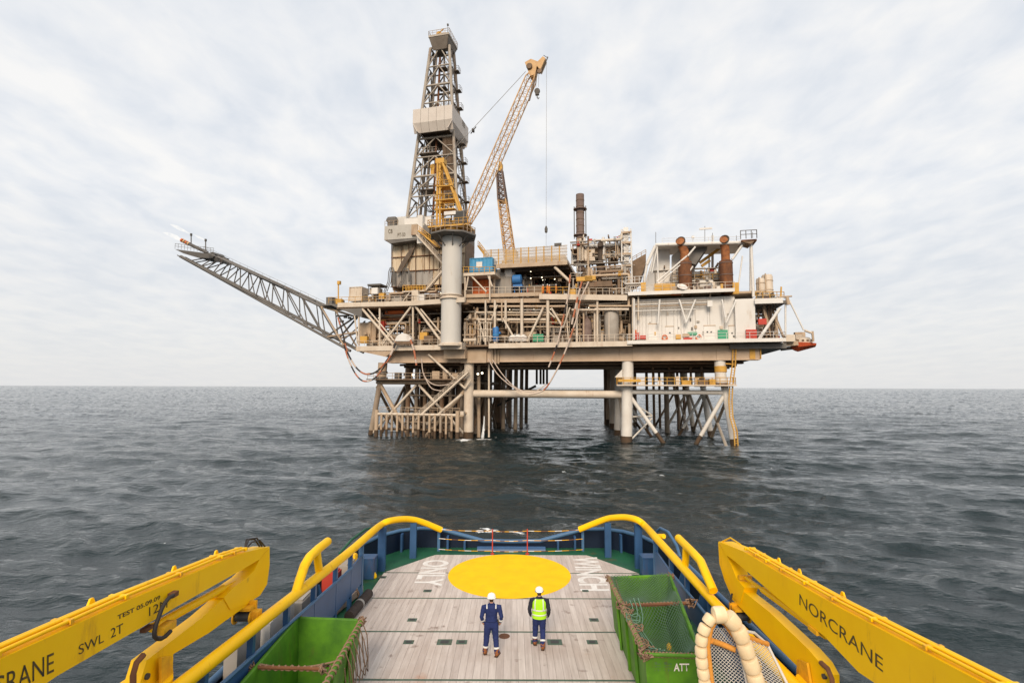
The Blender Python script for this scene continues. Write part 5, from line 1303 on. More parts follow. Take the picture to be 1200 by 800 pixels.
# ------------------------------------------------------------------ process equipment in the open bays
MIX = ('pipe_tan', 'pipe_grey', 'beige', 'beige_light', 'brown', 'pipe_tan')
def module(label, x0, x1, z0, z1, seed, n_h, n_v, n_box, n_ves, vmin=-.5, vmax=9, mats=MIX, rails=True, accents=(), base=None):
    rnd = random.Random(seed); n_h = int(n_h * 1.7); n_v = int(n_v * 1.8)
    a, b = F(x0, 380, vmin).x, F(x1, 380, vmin).x
    t = plat('process_module', label, 'process equipment', ((a + b) / 2, (vmin + vmax) / 2, z0), 'packed process modules on the platform decks')
    for i in range(n_h):
        u0 = rnd.uniform(a, b - 3); ln = rnd.uniform(3, (b - a) * .75); u1 = min(b, u0 + ln); z = rnd.uniform(z0 + .6, z1 - .3); v = rnd.uniform(vmin, vmax); r = rnd.choice((.10, .14, .18, .26))
        m_ = rnd.choice(mats); pts = [(u0, v, z)]
        # pipe with an elbow at each end
        e1, e2 = rnd.choice((-1, 0, 1)), rnd.choice((-1, 0, 1)); h1, h2 = rnd.uniform(.8, 3), rnd.uniform(.8, 3)
        pts = []
        if e1: pts += [(u0, v, min(z1, max(z0, z + e1 * h1))), (u0, v, z + e1 * .3), (u0 + .09, v, z + e1 * .09), (u0 + .3, v, z)]
        else: pts += [(u0, v, z)]
        if e2: pts += [(u1 - .3, v, z), (u1 - .09, v, z + e2 * .09), (u1, v, z + e2 * .3), (u1, v, min(z1, max(z0, z + e2 * h2)))]
        else: pts += [(u1, v, z)]
        p = t.build('pipe', MB().path(pts, r, 8), m_)
        if rnd.random() < .5:
            c = (rnd.uniform(u0 + .4, u1 - .3), v, z); t.build('valve', MB().lathe(c, [(r * 1.7, -.25), (r * 1.7, -.18), (r * 1.2, -.17), (r * 1.2, .17), (r * 1.7, .18), (r * 1.7, .25)], 10, (1, 0, 0)).tube(c, Vector(c) + Vector((0, -.3, .5)), .05, 5).lathe(Vector(c) + Vector((0, -.3, .5)), [(.26, -.03), (.26, .03)], 10, (0, -.5, 1)), rnd.choice(('ochre', 'red', 'pipe_grey', 'brown')), p)
    for i in range(n_v):
        u = rnd.uniform(a, b); v = rnd.uniform(vmin, vmax); zz = rnd.uniform(z0 + 2, z1)
        t.tube('standpipe', (u, v, z0), (u, v, zz), rnd.choice((.09, .13, .18, .28)), rnd.choice(mats), 8)
    for i in range(n_box):
        w, d_, h = rnd.uniform(.7, 2.4), rnd.uniform(.8, 2), rnd.uniform(.8, 2.6); u = rnd.uniform(a + w / 2, b - w / 2); v = rnd.uniform(vmin + .3, vmax)
        m_ = rnd.choice(mats + ('white_paint', 'cladding_grey', 'brown'))
        c = t.build('cabinet', MB().box((u, v + d_ / 2, z0 + .12 + h / 2), (w, d_, h)).box((u, v + d_ / 2, z0 + .06), (w + .15, d_ + .1, .12)).box((u, v + d_ / 2, z0 + .14 + h), (w + .08, d_ + .08, .06)), m_)
        t.build('cabinet_door', MB().box((u, v - .02, z0 + .12 + h / 2), (w * .8, .04, h * .8)), rnd.choice(('pipe_grey', 'beige_light', 'brown')), c)
    for i in range(n_ves):
        r = rnd.uniform(.5, .95); ln = rnd.uniform(2, 3.6); v = rnd.uniform(vmin + 1, vmax); m_ = rnd.choice(mats)
        if rnd.random() < .5:
            u = rnd.uniform(a, b - ln); z = z0 + r + rnd.uniform(.4, 1.2)
            ve = t.build('vessel', MB().lathe((u, v, z), [(0, -.3 * r), (r * .6, -.22 * r), (r, .05), (r, ln), (r * .6, ln + .25 * r), (0, ln + .33 * r)], 16, (1, 0, 0)), m_)
            t.build('saddle', MB().box((u + ln * .2, v, (z0 + z) / 2), (.25, r * 1.5, z - z0)).box((u + ln * .8, v, (z0 + z) / 2), (.25, r * 1.5, z - z0)), 'brown', ve)
        else:
            u = rnd.uniform(a + r, b - r)
            ve = t.build('vessel', MB().lathe((u, v, z0), [(r * .7, 0), (r * .7, .4), (r, .5), (r, ln), (r * .7, ln + r * .3), (.15, ln + r * .45), (.15, ln + r * .9), (0, ln + r * .9)], 16), m_)
            t.build('platform_ring', MB().lathe((u, v, z0 + ln * .7), [(r + .02, 0), (r + .45, 0), (r + .45, .08), (r + .02, .08)], 14), 'brown', ve)
    for i in range(int((b - a) * .9)):                       # thin conduit, brackets and small boxes near the front
        u = rnd.uniform(a, b); z = rnd.uniform(z0 + .3, z1 - .4); v = vmin + rnd.uniform(-.6, 1.6)
        if rnd.random() < .55: t.tube('conduit', (u, v, z), (u + rnd.uniform(.8, 4), v, z) if rnd.random() < .5 else (u, v, max(z0, z - rnd.uniform(1, 4))), .05, rnd.choice(('beige_light', 'white_paint', 'pipe_grey', 'ochre')), 5)
        else: t.box('junction_box', (u, v, z), (rnd.uniform(.25, .7), .3, rnd.uniform(.3, .9)), rnd.choice(('white_paint', 'beige_light', 'pipe_grey', 'ochre', 'red', 'beige')))
    if rails:
        zz = (z0 + z1) / 2 + rnd.uniform(-.4, .6)
        t.box('mezzanine', ((a + b) / 2, vmin + 3.2, zz), (b - a, 3.5, .14), 'brown')
        t.build('handrail', MB().rail([(a, vmin + 1.5, zz), (b, vmin + 1.5, zz)], 1.1, .045, 1.5), rnd.choice(('ochre', 'beige_light', 'beige')))
    for k in range(max(2, int((b - a) / 4))):
        u = a + (b - a) * (k + .5) / max(2, int((b - a) / 4)); t.box('roof_joist', (u, (vmin + vmax) / 2, z1 - .18), (.22, vmax - vmin, .4), 'brown')
        t.tube('frame_post', (u, vmin + 4, z0), (u, vmin + 4, z1), .16, 'beige', 8)
    t.box('cable_tray', ((a + b) / 2, vmin + .9, z1 - .8), (b - a, .7, .1), 'pipe_grey')
    for k in range(2):
        u = rnd.uniform(a + .5, b - .5); c = (u, vmin + rnd.uniform(1, 4), z1 - 1.1)
        t.build('lamp', MB().lathe(c, [(0, -.09), (.08, -.06), (.09, 0), (.06, .06), (0, .08)], 8), 'lamp_glow')
    for (px, py, w, h, v, m_, nm) in accents:
        p = F(px, py, v); t.box(nm, p, (w, .8, h), m_)
    return t
zl1 = Z_MD - .75
module('tan pipework and cabinets in the open bay below the flare boom root', 421, 484, Z_LD, zl1, 3, 22, 16, 14, 4, accents=((448, 382, 1.0, 2.0, -1.0, 'red', 'fire_cabinet'), (427, 398, 1.6, 1.4, -2.2, 'ochre', 'tool_chest'), (429, 388, 2.6, 3.6, .6, 'pipe_tan', 'crate_stack'), (437, 390, 1.8, 4.2, .9, 'beige', 'crate_stack'), (466, 366, 5.5, .7, .5, 'orange', 'beam_rack'), (458, 374, 6, .5, 1.5, 'rust', 'beam_rack')))
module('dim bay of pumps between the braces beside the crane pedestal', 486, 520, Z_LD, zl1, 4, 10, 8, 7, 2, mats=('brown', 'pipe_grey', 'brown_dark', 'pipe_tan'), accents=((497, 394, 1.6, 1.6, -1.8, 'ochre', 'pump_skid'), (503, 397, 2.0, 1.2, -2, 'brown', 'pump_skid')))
module('long rows of insulated pipes below the pipe deck with a blue cylinder', 556, 606, Z_LD + .2, Z_MD + .1, 5, 24, 14, 6, 2, accents=((584, 390, 1.0, 0.4, -2.0, 'blue_drum', 'drum_base'),))
module('grey piping and white wrapped machines beside the hanging hoses', 606, 668, Z_LD + .2, Z_MD + .1, 6, 26, 14, 7, 4, accents=((631, 396, 2.0, 1.4, -2.6, 'green_panel', 'pump_skid'),))
module('vertical vessels and looping tan pipes left of the white building', 668, 738, Z_LD + .2, Z_MD + .1, 8, 20, 22, 8, 6, vmax=6)
module('rusty mud pumps and boxes on the deck below the derrick cladding', 425, 520, Z_MD, Z_MD + 4.0, 9, 16, 14, 18, 4, vmax=5, mats=('brown', 'pipe_tan', 'rust', 'beige', 'pipe_grey'), rails=False, accents=((440, 341, 1.4, 1.3, -2, 'white_paint', 'sign_board'), (487, 347, 1.4, 2.4, -2.4, 'beige_light', 'locker'), (494, 349, 1.4, 1.4, -2.5, 'white_paint', 'locker'), (448, 347, 1.2, 1.2, -2.4, 'ochre', 'locker')))
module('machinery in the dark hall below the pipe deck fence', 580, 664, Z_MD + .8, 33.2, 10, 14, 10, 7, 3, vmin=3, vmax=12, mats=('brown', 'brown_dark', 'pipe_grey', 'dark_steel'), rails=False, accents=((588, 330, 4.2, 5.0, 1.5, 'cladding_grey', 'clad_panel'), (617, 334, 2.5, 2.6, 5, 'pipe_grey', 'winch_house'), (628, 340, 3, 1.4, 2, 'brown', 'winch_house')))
module('stacked pipe frames and grating around the tall exhaust stack', 668, 738, Z_MD + .9, 34.5, 12, 22, 20, 8, 3, vmin=-1, vmax=6, accents=((704, 333, 4.2, 1.0, -1.5, 'brown', 'steel_box'), (685, 327, 3, .8, -2, 'ochre', 'rail_guard'), (671, 344, 1.2, 1.6, -2.6, 'ochre', 'rail_guard'), (692, 326, 2, .8, -2, 'ochre', 'rail_guard')))
module('greenish fans and ducts between the two rusty exhausts', 765, 860, Z_MD + .8, 33.0, 13, 14, 14, 12, 3, vmin=1.5, vmax=9, mats=('white_paint', 'pipe_grey', 'beige_light', 'cladding_grey'), accents=((754, 339, .9, 2.4, -2, 'ochre', 'rail_guard'), (779, 339, 3.6, 2.0, -2.4, 'ochre', 'yellow_crate'), (792, 341, 1.6, 1.4, -2.2, 'orange', 'hose_box'), (862, 338, 1.0, 2, -2, 'ochre', 'rail_guard')))
module('pipe clusters in the end bay below the beige tanks', 889, 914, Z_LD, Z_MD, 14, 14, 16, 6, 2, vmin=-1.5, vmax=8, mats=('brown', 'pipe_grey', 'beige', 'brown_dark'), accents=((893, 377, 1.3, 1.0, -2.4, 'red', 'fire_cabinet'),))
module('upper white pipe frames between the tall stack and lattice tower', 668, 730, 34.6, 39.2, 21, 16, 20, 5, 2, vmin=0, vmax=6, mats=('beige_light', 'white_paint', 'pipe_grey', 'beige', 'brown'))
module('narrow bay of risers and railings right of the crane pedestal', 541, 560, Z_LD, zl1, 31, 9, 12, 4, 1, vmin=-1.5, vmax=5, accents=((551, 398, 2.6, .5, -2.6, 'beige_light', 'pipe_frame'),))
# long pale header pipes along the front of the lower bays
hp = plat('header_pipes', 'long pale header pipes crossing the lower bays right of the pedestal', 'pipe rack', F(610, 400, -1))
for k, (x0, x1, py, r, m_) in enumerate(((558, 640, 366, .2, 'beige_light'), (575, 668, 369, .16, 'pipe_tan'), (559, 640, 374.5, .28, 'beige_light'), (595, 668, 377.5, .13, 'beige'), (600, 642, 363, .13, 'pipe_grey'), (574, 664, 359, .24, 'beige'), (612, 668, 383, .11, 'pipe_tan'), (690, 740, 358.5, .2, 'pipe_tan'), (697, 737, 362.5, .24, 'beige_light'), (670, 700, 363, .2, 'beige_light'))):
    hp.tube('header_pipe', F(x0, py, -1.6 - .12 * k), F(x1, py, -1.6 - .12 * k), r, m_, 10)
for k, (P, r) in enumerate((([(697, 402), (697, 362), (699, 359.5), (703, 358.5)], .22), ([(684, 400), (684, 366), (686, 363), (690, 362.5)], .16), ([(714, 398), (714, 366), (712, 363)], .2), ([(737, 350), (737, 357), (735, 359)], .24), ([(665, 352), (664, 372), (666, 398)], .14), ([(588, 352), (588, 372), (590, 376), (597, 376)], .15), ([(592, 352), (592, 370), (589, 377)], .15), ([(561, 402), (561, 376), (564, 374.5)], .15), ([(640, 360), (644, 366), (650, 372)], .14))):
    hp.build('riser_pipe', MB().path([F(x, y, -1.9 - .1 * k) for x, y in P], r, 8), ('beige_light', 'pipe_tan')[k % 2])
mbf = MB()
for px in (563, 567, 571, 575): mbf.tube(F(px, 400, -2.9), F(px, 377, -2.9), .09, 5)
for py in (378, 386, 394): mbf.tube(F(560, py, -2.9), F(577, py, -2.9), .09, 5)
hp.build('pipe_frame', mbf, 'beige_light')
hp.build('vertical_vessel', MB().lathe(F(688, 402, -1.2), [(.7, 0), (.95, .3), (.95, 3.6), (.7, 4.4), (.3, 4.7), (.3, 5.2)], 16), 'rust_grey'); hp.build('vertical_vessel', MB().lathe(F(717, 402, -1.0), [(1.2, 0), (1.35, .2), (1.35, 6.4), (1.0, 7.0), (0, 7.2)], 18), 'pipe_grey')
# ------------------------------------------------------------------ derrick and drill floor
ds = plat('drilling_house', 'rust-streaked clad drill floor house with a grey box deck above', 'drilling house', (-46, 6, Z_MD))
VC = 3.0
cx0, cx1 = F(459, 310, VC).x, F(545, 310, VC).x
ztop, zbot = F(500, 283, VC).z, F(500, 335, VC).z
rows = [ztop, F(500, 300, VC).z, F(500, 317, VC).z, zbot]
ncol = 7
def corrugated(w, h, pitch=.42, depth=.10):
    vs, fs = [], []; n = int(w / pitch * 2)
    for i in range(n + 1):
        x = -w / 2 + w * i / n; y = -depth if (i // 2) % 2 else 0.0
        vs += [(x, y, -h / 2), (x, y, h / 2)]
    for i in range(n): fs.append((2 * i, 2 * i + 2, 2 * i + 3, 2 * i + 1))
    o = len(vs); vs += [(-w / 2, .12, -h / 2), (w / 2, .12, -h / 2), (w / 2, .12, h / 2), (-w / 2, .12, h / 2)]; fs.append((o + 3, o + 2, o + 1, o))
    return vs, fs
pw = (cx1 - cx0) / ncol
cm = {}
for r_i, (za, zb) in enumerate(zip(rows, rows[1:])):
    for c_i in range(ncol):
        k = (r_i, r_i == 2 and c_i < 4)
        if k not in cm: cm[k] = raw_mesh('cladding_panel', *corrugated(pw - .06, za - zb - .12), 'cladding_grey' if k[1] else 'cladding')
        ds._link('cladding_panel', cm[k], Matrix.Translation((cx0 + pw * (c_i + .5), VC + random.uniform(-.03, .03), (za + zb) / 2)))
    ds.tube('pipe_rail', (cx0, VC - .35, zb + .05), (cx1, VC - .35, zb + .05), .08, 'rust', 8)
ds.box('inner_house', ((cx0 + cx1) / 2, VC + 3.3, (ztop + zbot) / 2), (cx1 - cx0 - .1, 6, ztop - zbot), 'brown')
for px in (459, 487, 515): seg(ds, 'house_frame', (px, 283), (px, 336), VC - .25, .10, 'brown')
for px in (470, 479, 497, 503, 508, 524): seg(ds, 'drain_pipe', (px, 284), (px, 320), VC - .3, .055, 'rust')
# bundle of hoses and the stacked exhaust gear at the lower left of the house
for k in range(6):
    ds.build('hose', MB().path([F(487 - k * .9, 286 + k, VC - .6), F(482 - k, 298, VC - .8), F(475 - k, 309, VC - .9), F(470 - k * 1.1, 318 + k * .5, VC - 1.0)], .10, 6), 'dark_steel' if k % 2 else 'brown')
for k in (0, 2, 4):
    for (cx, cy, hw, dn) in ((459, 318, 3.4, 22), (476, 319, 4.2, 16)):
        o = k * .9
        ds.build('hose', MB().path([F(cx - hw - 6 + o, cy + dn + 2, VC - 1), F(cx - hw - 1 + o, cy + dn * .55, VC - 1), F(cx - hw + o, cy, VC - 1), F(cx - hw * .5 + o * .6, cy - 4.5 + o * .4, VC - 1.1), F(cx + hw * .5, cy - 4.5 + o * .4, VC - 1.1), F(cx + hw - o * .4, cy, VC - 1.1), F(cx + hw - o * .4, cy + dn * .7, VC - 1.1)], .085, 6), 'dark_steel' if k % 2 else 'boom_grey')
# box deck above
gx0, gx1 = F(450.5, 272, .5).x, F(497, 272, .5).x
gz0, gz1 = F(470, 280, .5).z, F(470, 263.5, .5).z
bd = ds.box('box_deck', ((gx0 + gx1) / 2, 6.5, (gz0 + gz1) / 2), (gx1 - gx0, 12, gz1 - gz0), 'box_grey')
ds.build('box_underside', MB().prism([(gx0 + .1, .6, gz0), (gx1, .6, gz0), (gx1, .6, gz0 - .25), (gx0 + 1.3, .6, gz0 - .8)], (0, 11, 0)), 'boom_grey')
lettering(ds, 'CB', F(455, 273.5, .5), F(460, 273.5, .5), (0, 0, .9), 'letter_black', lift=.05)
lettering(ds, 'PT-50', F(466, 277.5, .5), F(475, 277, .5), (0, 0, .8), 'letter_black', lift=.05)
ds.build('handrail', MB().rail([(gx0, .6, gz1), (gx0 + 3, .6, gz1)], 1.1, .05, 1.2), 'beige')
# dog-house clutter on the box deck
for (x0, x1, y0, y1, v, d_, m_) in ((454, 463, 254, 264, 2, 3, 'boom_grey'), (463, 476, 254, 264, 3, 3, 'pedestal_paint'), (474, 505, 255, 267, 1.5, 3, 'wall_white'), (489, 495, 252, 285, .2, 1.4, 'wall_white'), (496, 503, 264, 274, 0, 2, 'boom_grey'), (482, 489, 263, 275, -.1, 1, 'beige'), (500, 522, 272, 290, 2, 4, 'brown'), (520, 546, 262, 290, 5, 6, 'derrick_dark')):
    o = fbox(ds, 'equipment_house', x0, x1, y0, y1, v, d_, m_)
for k in range(3): ds.build('rolled_tarp', MB().lathe(F(455 + 3 * k, 258, 1.7), [(.0, 0), (.55, .05), (.55, 2.4), (0, 2.45)], 10, (0, 1, .2)), 'boom_grey')
# zigzag stair on the house
stair(ds, F(519, 309, -.8), F(488, 275, -.8), .9, 'beige_light'); stair(ds, F(497, 342, -.8), F(520, 315, -.8), .9, 'beige_light')
stair(ds, F(513, 289, -1.2), F(490, 270, -1.2), .9, 'ochre')
a_, b_ = F(472, 341, -1), F(498, 341, -1)
ds.box('landing', ((a_.x + b_.x) / 2, -.2, a_.z - .15), (b_.x - a_.x, 2, .25), 'beige_light'); ds.build('handrail', MB().rail([a_, b_], 1.2, .07, .6), 'ochre'); ds.build('handrail', MB().rail([a_ + Vector((0, 1.8, 0)), b_ + Vector((0, 1.8, 0))], 1.2, .07, .6), 'ochre')
seg(ds, 'stair_prop', (480, 343), (470, 356), -1, .14, 'beige_light')

dr = plat('drilling_derrick', 'tall tapering lattice drilling derrick with a beige wind wall halfway up', 'derrick', (-43, 11, 46))
b0L, b0R = F(477, 256, 8.0), F(536, 256, 8.0)
t0L, t0R = F(504.5, 57, 10.2), F(526.5, 57, 10.2)
zb0, zt0 = b0L.z, t0L.z
BD, TD = 6.8, 3.2          # depth of base and top
def corner(i, z):
    q = (z - zb0) / (zt0 - zb0)
    l = b0L.x + (t0L.x - b0L.x) * q; r_ = b0R.x + (t0R.x - b0R.x) * q
    v0 = 8.0 + (10.2 - 8.0) * q; v1 = 8.0 + BD + (10.2 + TD - 8.0 - BD) * q
    return Vector(((l, v0, z), (r_, v0, z), (r_, v1, z), (l, v1, z))[i])
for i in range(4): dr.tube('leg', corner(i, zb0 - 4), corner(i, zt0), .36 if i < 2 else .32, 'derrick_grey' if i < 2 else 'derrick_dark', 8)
levels = [zb0 + (zt0 - zb0) * q for q in (0, .12, .235, .345, .455, .56, .665, .77, .885, 1.0)]
for j, z in enumerate(levels):
    for i in range(4):
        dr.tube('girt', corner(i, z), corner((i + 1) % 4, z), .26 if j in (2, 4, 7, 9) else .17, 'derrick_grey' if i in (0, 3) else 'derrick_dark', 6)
for j, (za, zb) in enumerate(zip(levels, levels[1:])):
    for i in range(4):
        a, b = corner(i, za), corner((i + 1) % 4, za); c, d_ = corner(i, zb), corner((i + 1) % 4, zb)
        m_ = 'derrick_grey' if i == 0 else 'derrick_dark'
        mid = c.lerp(d_, .5); ml = a.lerp(b, .5)
        dr.tube('brace', a, mid, .16, m_, 6); dr.tube('brace', b, mid, .16, m_, 6)
        if i in (0, 1, 3):
            dr.tube('brace', a.lerp(mid, .5), a.lerp(c, .5), .10, m_, 5); dr.tube('brace', b.lerp(mid, .5), b.lerp(d_, .5), .10, m_, 5)
# inner gear: guide rails, pipes, racking board, service ladder, travelling block
def inside(fu, fv, z):
    a, b, c, d_ = [corner(i, z) for i in range(4)]
    return a.lerp(b, fu).lerp(d_.lerp(c, fu), fv)
for fu, fv, z0_, z1_, r, m_ in ((.30, .2, 0, 1, .22, 'derrick_dark'), (.38, .6, 0, 1, .16, 'derrick_grey'), (.45, .3, .0, .95, .26, 'rust'), (.62, .4, .3, 1, .16, 'derrick_dark'), (.72, .15, 0, .5, .24, 'derrick_grey'), (.78, .5, 0, .9, .16, 'derrick_dark'), (.2, .7, 0, .6, .18, 'derrick_dark'), (.55, .8, 0, 1, .14, 'derrick_grey'), (.86, .8, 0, 1, .14, 'derrick_dark'), (.12, .3, 0, .5, .14, 'derrick_grey')):
    za, zb = zb0 + (zt0 - zb0) * z0_, zb0 + (zt0 - zb0) * z1_
    dr.tube('guide_rail', inside(fu, fv, za), inside(fu, fv, zb), r, m_, 6)
dr.box('pipe_rack', inside(.78, .5, zb0 + 18) + Vector((0, .3, -6)), (2.6, 2.4, 13), 'derrick_dark')
for k in range(9):
    p = inside(.70 + .03 * k, .05, zb0 + 9); dr.tube('stand_pipe', p + Vector((0, 0, -7)), p + Vector((-.25, .4, 13)), .10, 'brown', 6)
for z, s_, fu in ((zb0 + 7, 1.1, .3), (zb0 + 15.6, 1.4, .3), (zb0 + 4, 1.5, .75), (zb0 + 27, .7, .6), (zb0 + 32, .6, .6), (zb0 + 37, .6, .6), (zb0 + 41, .7, .5)):
    p = inside(fu, .4, z); dr.box('work_platform', p, (3.2 * s_, 3.0 * s_, .22), 'derrick_dark'); dr.build('handrail', MB().rail([p + Vector((-1.6 * s_, -1.5 * s_, .1)), p + Vector((1.6 * s_, -1.5 * s_, .1)), p + Vector((1.6 * s_, 1.5 * s_, .1))], 1.1, .05, 1.2), 'derrick_grey')
mbk = MB(); pbk = inside(.4, .35, zb0 + 12); mbk.box(pbk, (1.2, .8, 2.6)).lathe(pbk + Vector((0, -.45, .7)), [(.7, 0), (.7, .9)], 14, (0, 1, 0)); dr.build('travelling_block', mbk, 'ochre')
for k in range(4):
    dr.build('hanging_hose', MB().path(catenary(inside(.1 + .1 * k, -.02, zb0 + 8 - k), inside(.62, -.02, zb0 + 2.4 + .3 * k), 3.6 - .3 * k), .11, 6), 'gunmetal')
# side ladder tower on the right flank
for z in levels[:-1]:
    p = corner(2, z) + Vector((.55, -.2, 0)); dr.box('ladder_landing', p, (1.0, 1.6, .12), 'derrick_dark'); dr.build('handrail', MB().rail([p + Vector((-.4, -.8, 0)), p + Vector((.5, -.8, 0)), p + Vector((.5, .8, 0))], 1.1, .04, 1), 'derrick_dark')
lt, lb_ = corner(2, zt0) + Vector((-.6, -.6, 0)), corner(2, zb0) + Vector((-.6, -.6, 0))
mb = MB()
for o in (-.3, .3): mb.tube(lb_ + Vector((o, 0, 0)), lt + Vector((o, 0, 0)), .07, 5)
for i in range(60): p = lb_.lerp(lt, i / 60); mb.tube(p + Vector((-.3, 0, 0)), p + Vector((.3, 0, 0)), .05, 4)
dr.build('ladder', mb, 'derrick_dark')
# wind wall
wv = 6.2
w0, w1 = F(484, 127, wv).x, F(530, 127, wv).x
wz1, wz0, wz2 = F(530, 122.5, wv).z, F(530, 139, wv).z, F(530, 149, wv).z
wd = 11.2
npan = 5
def wall_panel(a, b, z0_, z1_, th=.18, low=None, inw=None):
    """upright panel from a to b (plan points); low/inw give a flared lower skirt"""
    a, b = Vector((*a, 0)), Vector((*b, 0)); nn = (b - a).cross(Vector((0, 0, 1))).normalized()
    pts = [a + Vector((0, 0, z0_)), b + Vector((0, 0, z0_)), b + Vector((0, 0, z1_)), a + Vector((0, 0, z1_))]
    dr.build('wind_panel', MB().prism(pts, -nn * th), 'windwall')
    if low is not None:
        a2, b2 = [q - nn * 0 + inw for q in (a, b)]
        pts = [a2 + Vector((0, 0, low)), b2 + Vector((0, 0, low)), b + Vector((0, 0, z0_ - .02)), a + Vector((0, 0, z0_ - .02))]
        dr.build('wind_panel', MB().prism(pts, -nn * th), 'windwall')
for i in range(npan):
    a, b = w0 + (w1 - w0) * i / npan + .03, w0 + (w1 - w0) * (i + 1) / npan - .03
    wall_panel((a, wv), (b, wv), wz0, wz1, low=wz2, inw=Vector((0.0, .9, 0)))
    wall_panel((b, wv + wd), (a, wv + wd), wz0, wz1, low=wz2, inw=Vector((0, -.9, 0)))
for i in range(4):
    a, b = wv + wd * i / 4 + .03, wv + wd * (i + 1) / 4 - .03
    wall_panel((w1, a), (w1, b), wz0 - .3, wz1, low=wz2, inw=Vector((-1.0, 0, 0))); wall_panel((w0, b), (w0, a), wz0, wz1, low=wz2, inw=Vector((1.0, 0, 0)))
dr.box('racking_floor', ((w0 + w1) / 2, wv + wd / 2, wz2 + .5), (w1 - w0 - 2.3, wd - 2, .25), 'brown_dark')
dr.build('racking_beam', MB().box(((w0 + w1) / 2 + 1.5, wv + 4, wz0 + 1), (3.5, 2, 2.5)), 'brown')
p = F(541, 167, wv + 9); dr.build('lamp', MB().lathe(p, [(0, -.3), (.3, -.2), (.35, 0), (.3, .2), (0, .3)], 10), 'orange')
# crown
cz = F(514, 56, 10).z
cl, crr = F(502.5, 48, 9.0).x, F(526.5, 48, 9.0).x
dr.build('crown_deck', MB().prism([(cl, 8.7, cz + 2.0), (crr, 8.7, cz + 2.0), (crr, 14.6, cz + 2.0), (cl, 14.6, cz + 2.0)], (0, 0, .5)), 'derrick_grey')
dr.build('crown_skirt', MB().prism([(cl + .1, 8.8, cz + 1.95), (crr - .1, 8.8, cz + 1.95), (crr - .8, 9.8, cz - .6), (cl + .8, 9.8, cz - .6)], (0, .2, 0)).prism([(crr - .1, 8.8, cz + 1.95), (crr - .1, 14.5, cz + 1.95), (crr - .8, 13.5, cz - .6), (crr - .8, 9.8, cz - .6)], (-.2, 0, 0)), 'derrick_dark')
dr.build('handrail', MB().rail([(cl, 8.8, cz + 2.5), (crr, 8.8, cz + 2.5), (crr, 14.5, cz + 2.5), (cl, 14.5, cz + 2.5), (cl, 8.8, cz + 2.5)], 1.1, .05, 1.0), 'beige')
dr.build('crown_block', MB().box(((cl + crr) / 2, 11, cz + 3.1), (2.4, 1.8, 1.1)).lathe(((cl + crr) / 2 - .6, 10.2, cz + 3.6), [(.7, 0), (.7, 1.6)], 14, (0, 1, 0)).tube(((cl + crr) / 2 - 1.4, 9.6, cz + 2.6), ((cl + crr) / 2 + .9, 9.6, cz + 4.2), .14, 6), 'ochre')
dr.tube('beacon_mast', (crr - .5, 9.2, cz + 2.5), (crr - .5, 9.2, cz + 5.0), .06, 'dark_steel', 6); dr.box('beacon', (crr - .5, 9.2, cz + 4.7), (.35, .35, .4), 'dark_steel')

# ------------------------------------------------------------------ pedestal crane
def lattice(t, A, B_, wA, wB, up, n, mat, rc=.14, rb=.07, hA=None, hB=None, name='boom', taperA=None, taperB=None):
    """four-chord lattice from A to B; width across 'side' and height along 'up', pinched at the ends if asked"""
    A, B_ = Vector(A), Vector(B_); ax = (B_ - A).normalized(); up = (up - ax * up.dot(ax)).normalized(); sd = ax.cross(up)
    hA = hA or wA; hB = hB or wB
    def pt(q, i):
        w = wA + (wB - wA) * q; h = hA + (hB - hA) * q
        if taperA and q < taperA: k = .35 + .65 * q / taperA; w *= k; h *= k
        if taperB and q > 1 - taperB: k = .35 + .65 * (1 - q) / taperB; w *= k; h *= k
        return A.lerp(B_, q) + sd * (w / 2) * (1, -1, -1, 1)[i] + up * (h / 2) * (1, 1, -1, -1)[i]
    qs = sorted(set([0, 1] + ([taperA] if taperA else []) + ([1 - taperB] if taperB else [])))
    for i in range(4): t.build('chord', MB().path([pt(q, i) for q in qs], rc, 6), mat)
    for f in range(4):
        mb = MB(); g = (f + 1) % 4
        for k in range(n):
            a, b = pt(k / n, f if k % 2 else g), pt((k + 1) / n, g if k % 2 else f)
            mb.tube(a, b, rb, 4, caps=False); mb.tube(pt(k / n, f), pt(k / n, g), rb, 4, caps=False)
        t.build('lacing', mb, mat)
    return pt
VP = -4.4
pc = plat('pedestal_crane', 'orange lattice-boom crane on a pale cylindrical pedestal before the derrick', 'crane', F(529, 400, VP))
pz0, pz1 = F(529, 402, VP).z, F(529, 288, VP).z + 1.6
pu = F(529, 350, VP).x; pr = (F(540, 350, VP).x - F(518, 350, VP).x) / 2
pc.build('pedestal', MB().lathe((pu, VP, pz0), [(pr, 0), (pr, pz1 - pz0)], 32), 'pedestal_paint')
zb_ = F(529, 351, VP).z
pc.build('pedestal_ring', MB().lathe((pu, VP, zb_), [(pr + .01, 0), (pr + .35, 0), (pr + .35, .22), (pr + .02, .22), (pr + .02, .7), (pr + .25, .7), (pr + .25, .85), (pr + .01, .85)], 32), 'beige_light')
pc.build('pedestal_foot', MB().lathe((pu, VP, pz0 - .6), [(pr + .5, 0), (pr + .5, .35), (pr + .02, .6)], 32), 'beige_light')
ou = (F(557, 275, VP).x - F(504, 275, VP).x) / 2
zo = F(529, 288, VP).z
pc.build('slewing_deck', MB().lathe((F(531, 275, VP).x, VP, zo), [(pr - .2, 1.5), (pr + .2, 1.55), (ou, 1.62), (ou, 1.95), (pr - .2, 2.0)], 8), 'boom_grey')  # dark grey carries the painted shade of the underside
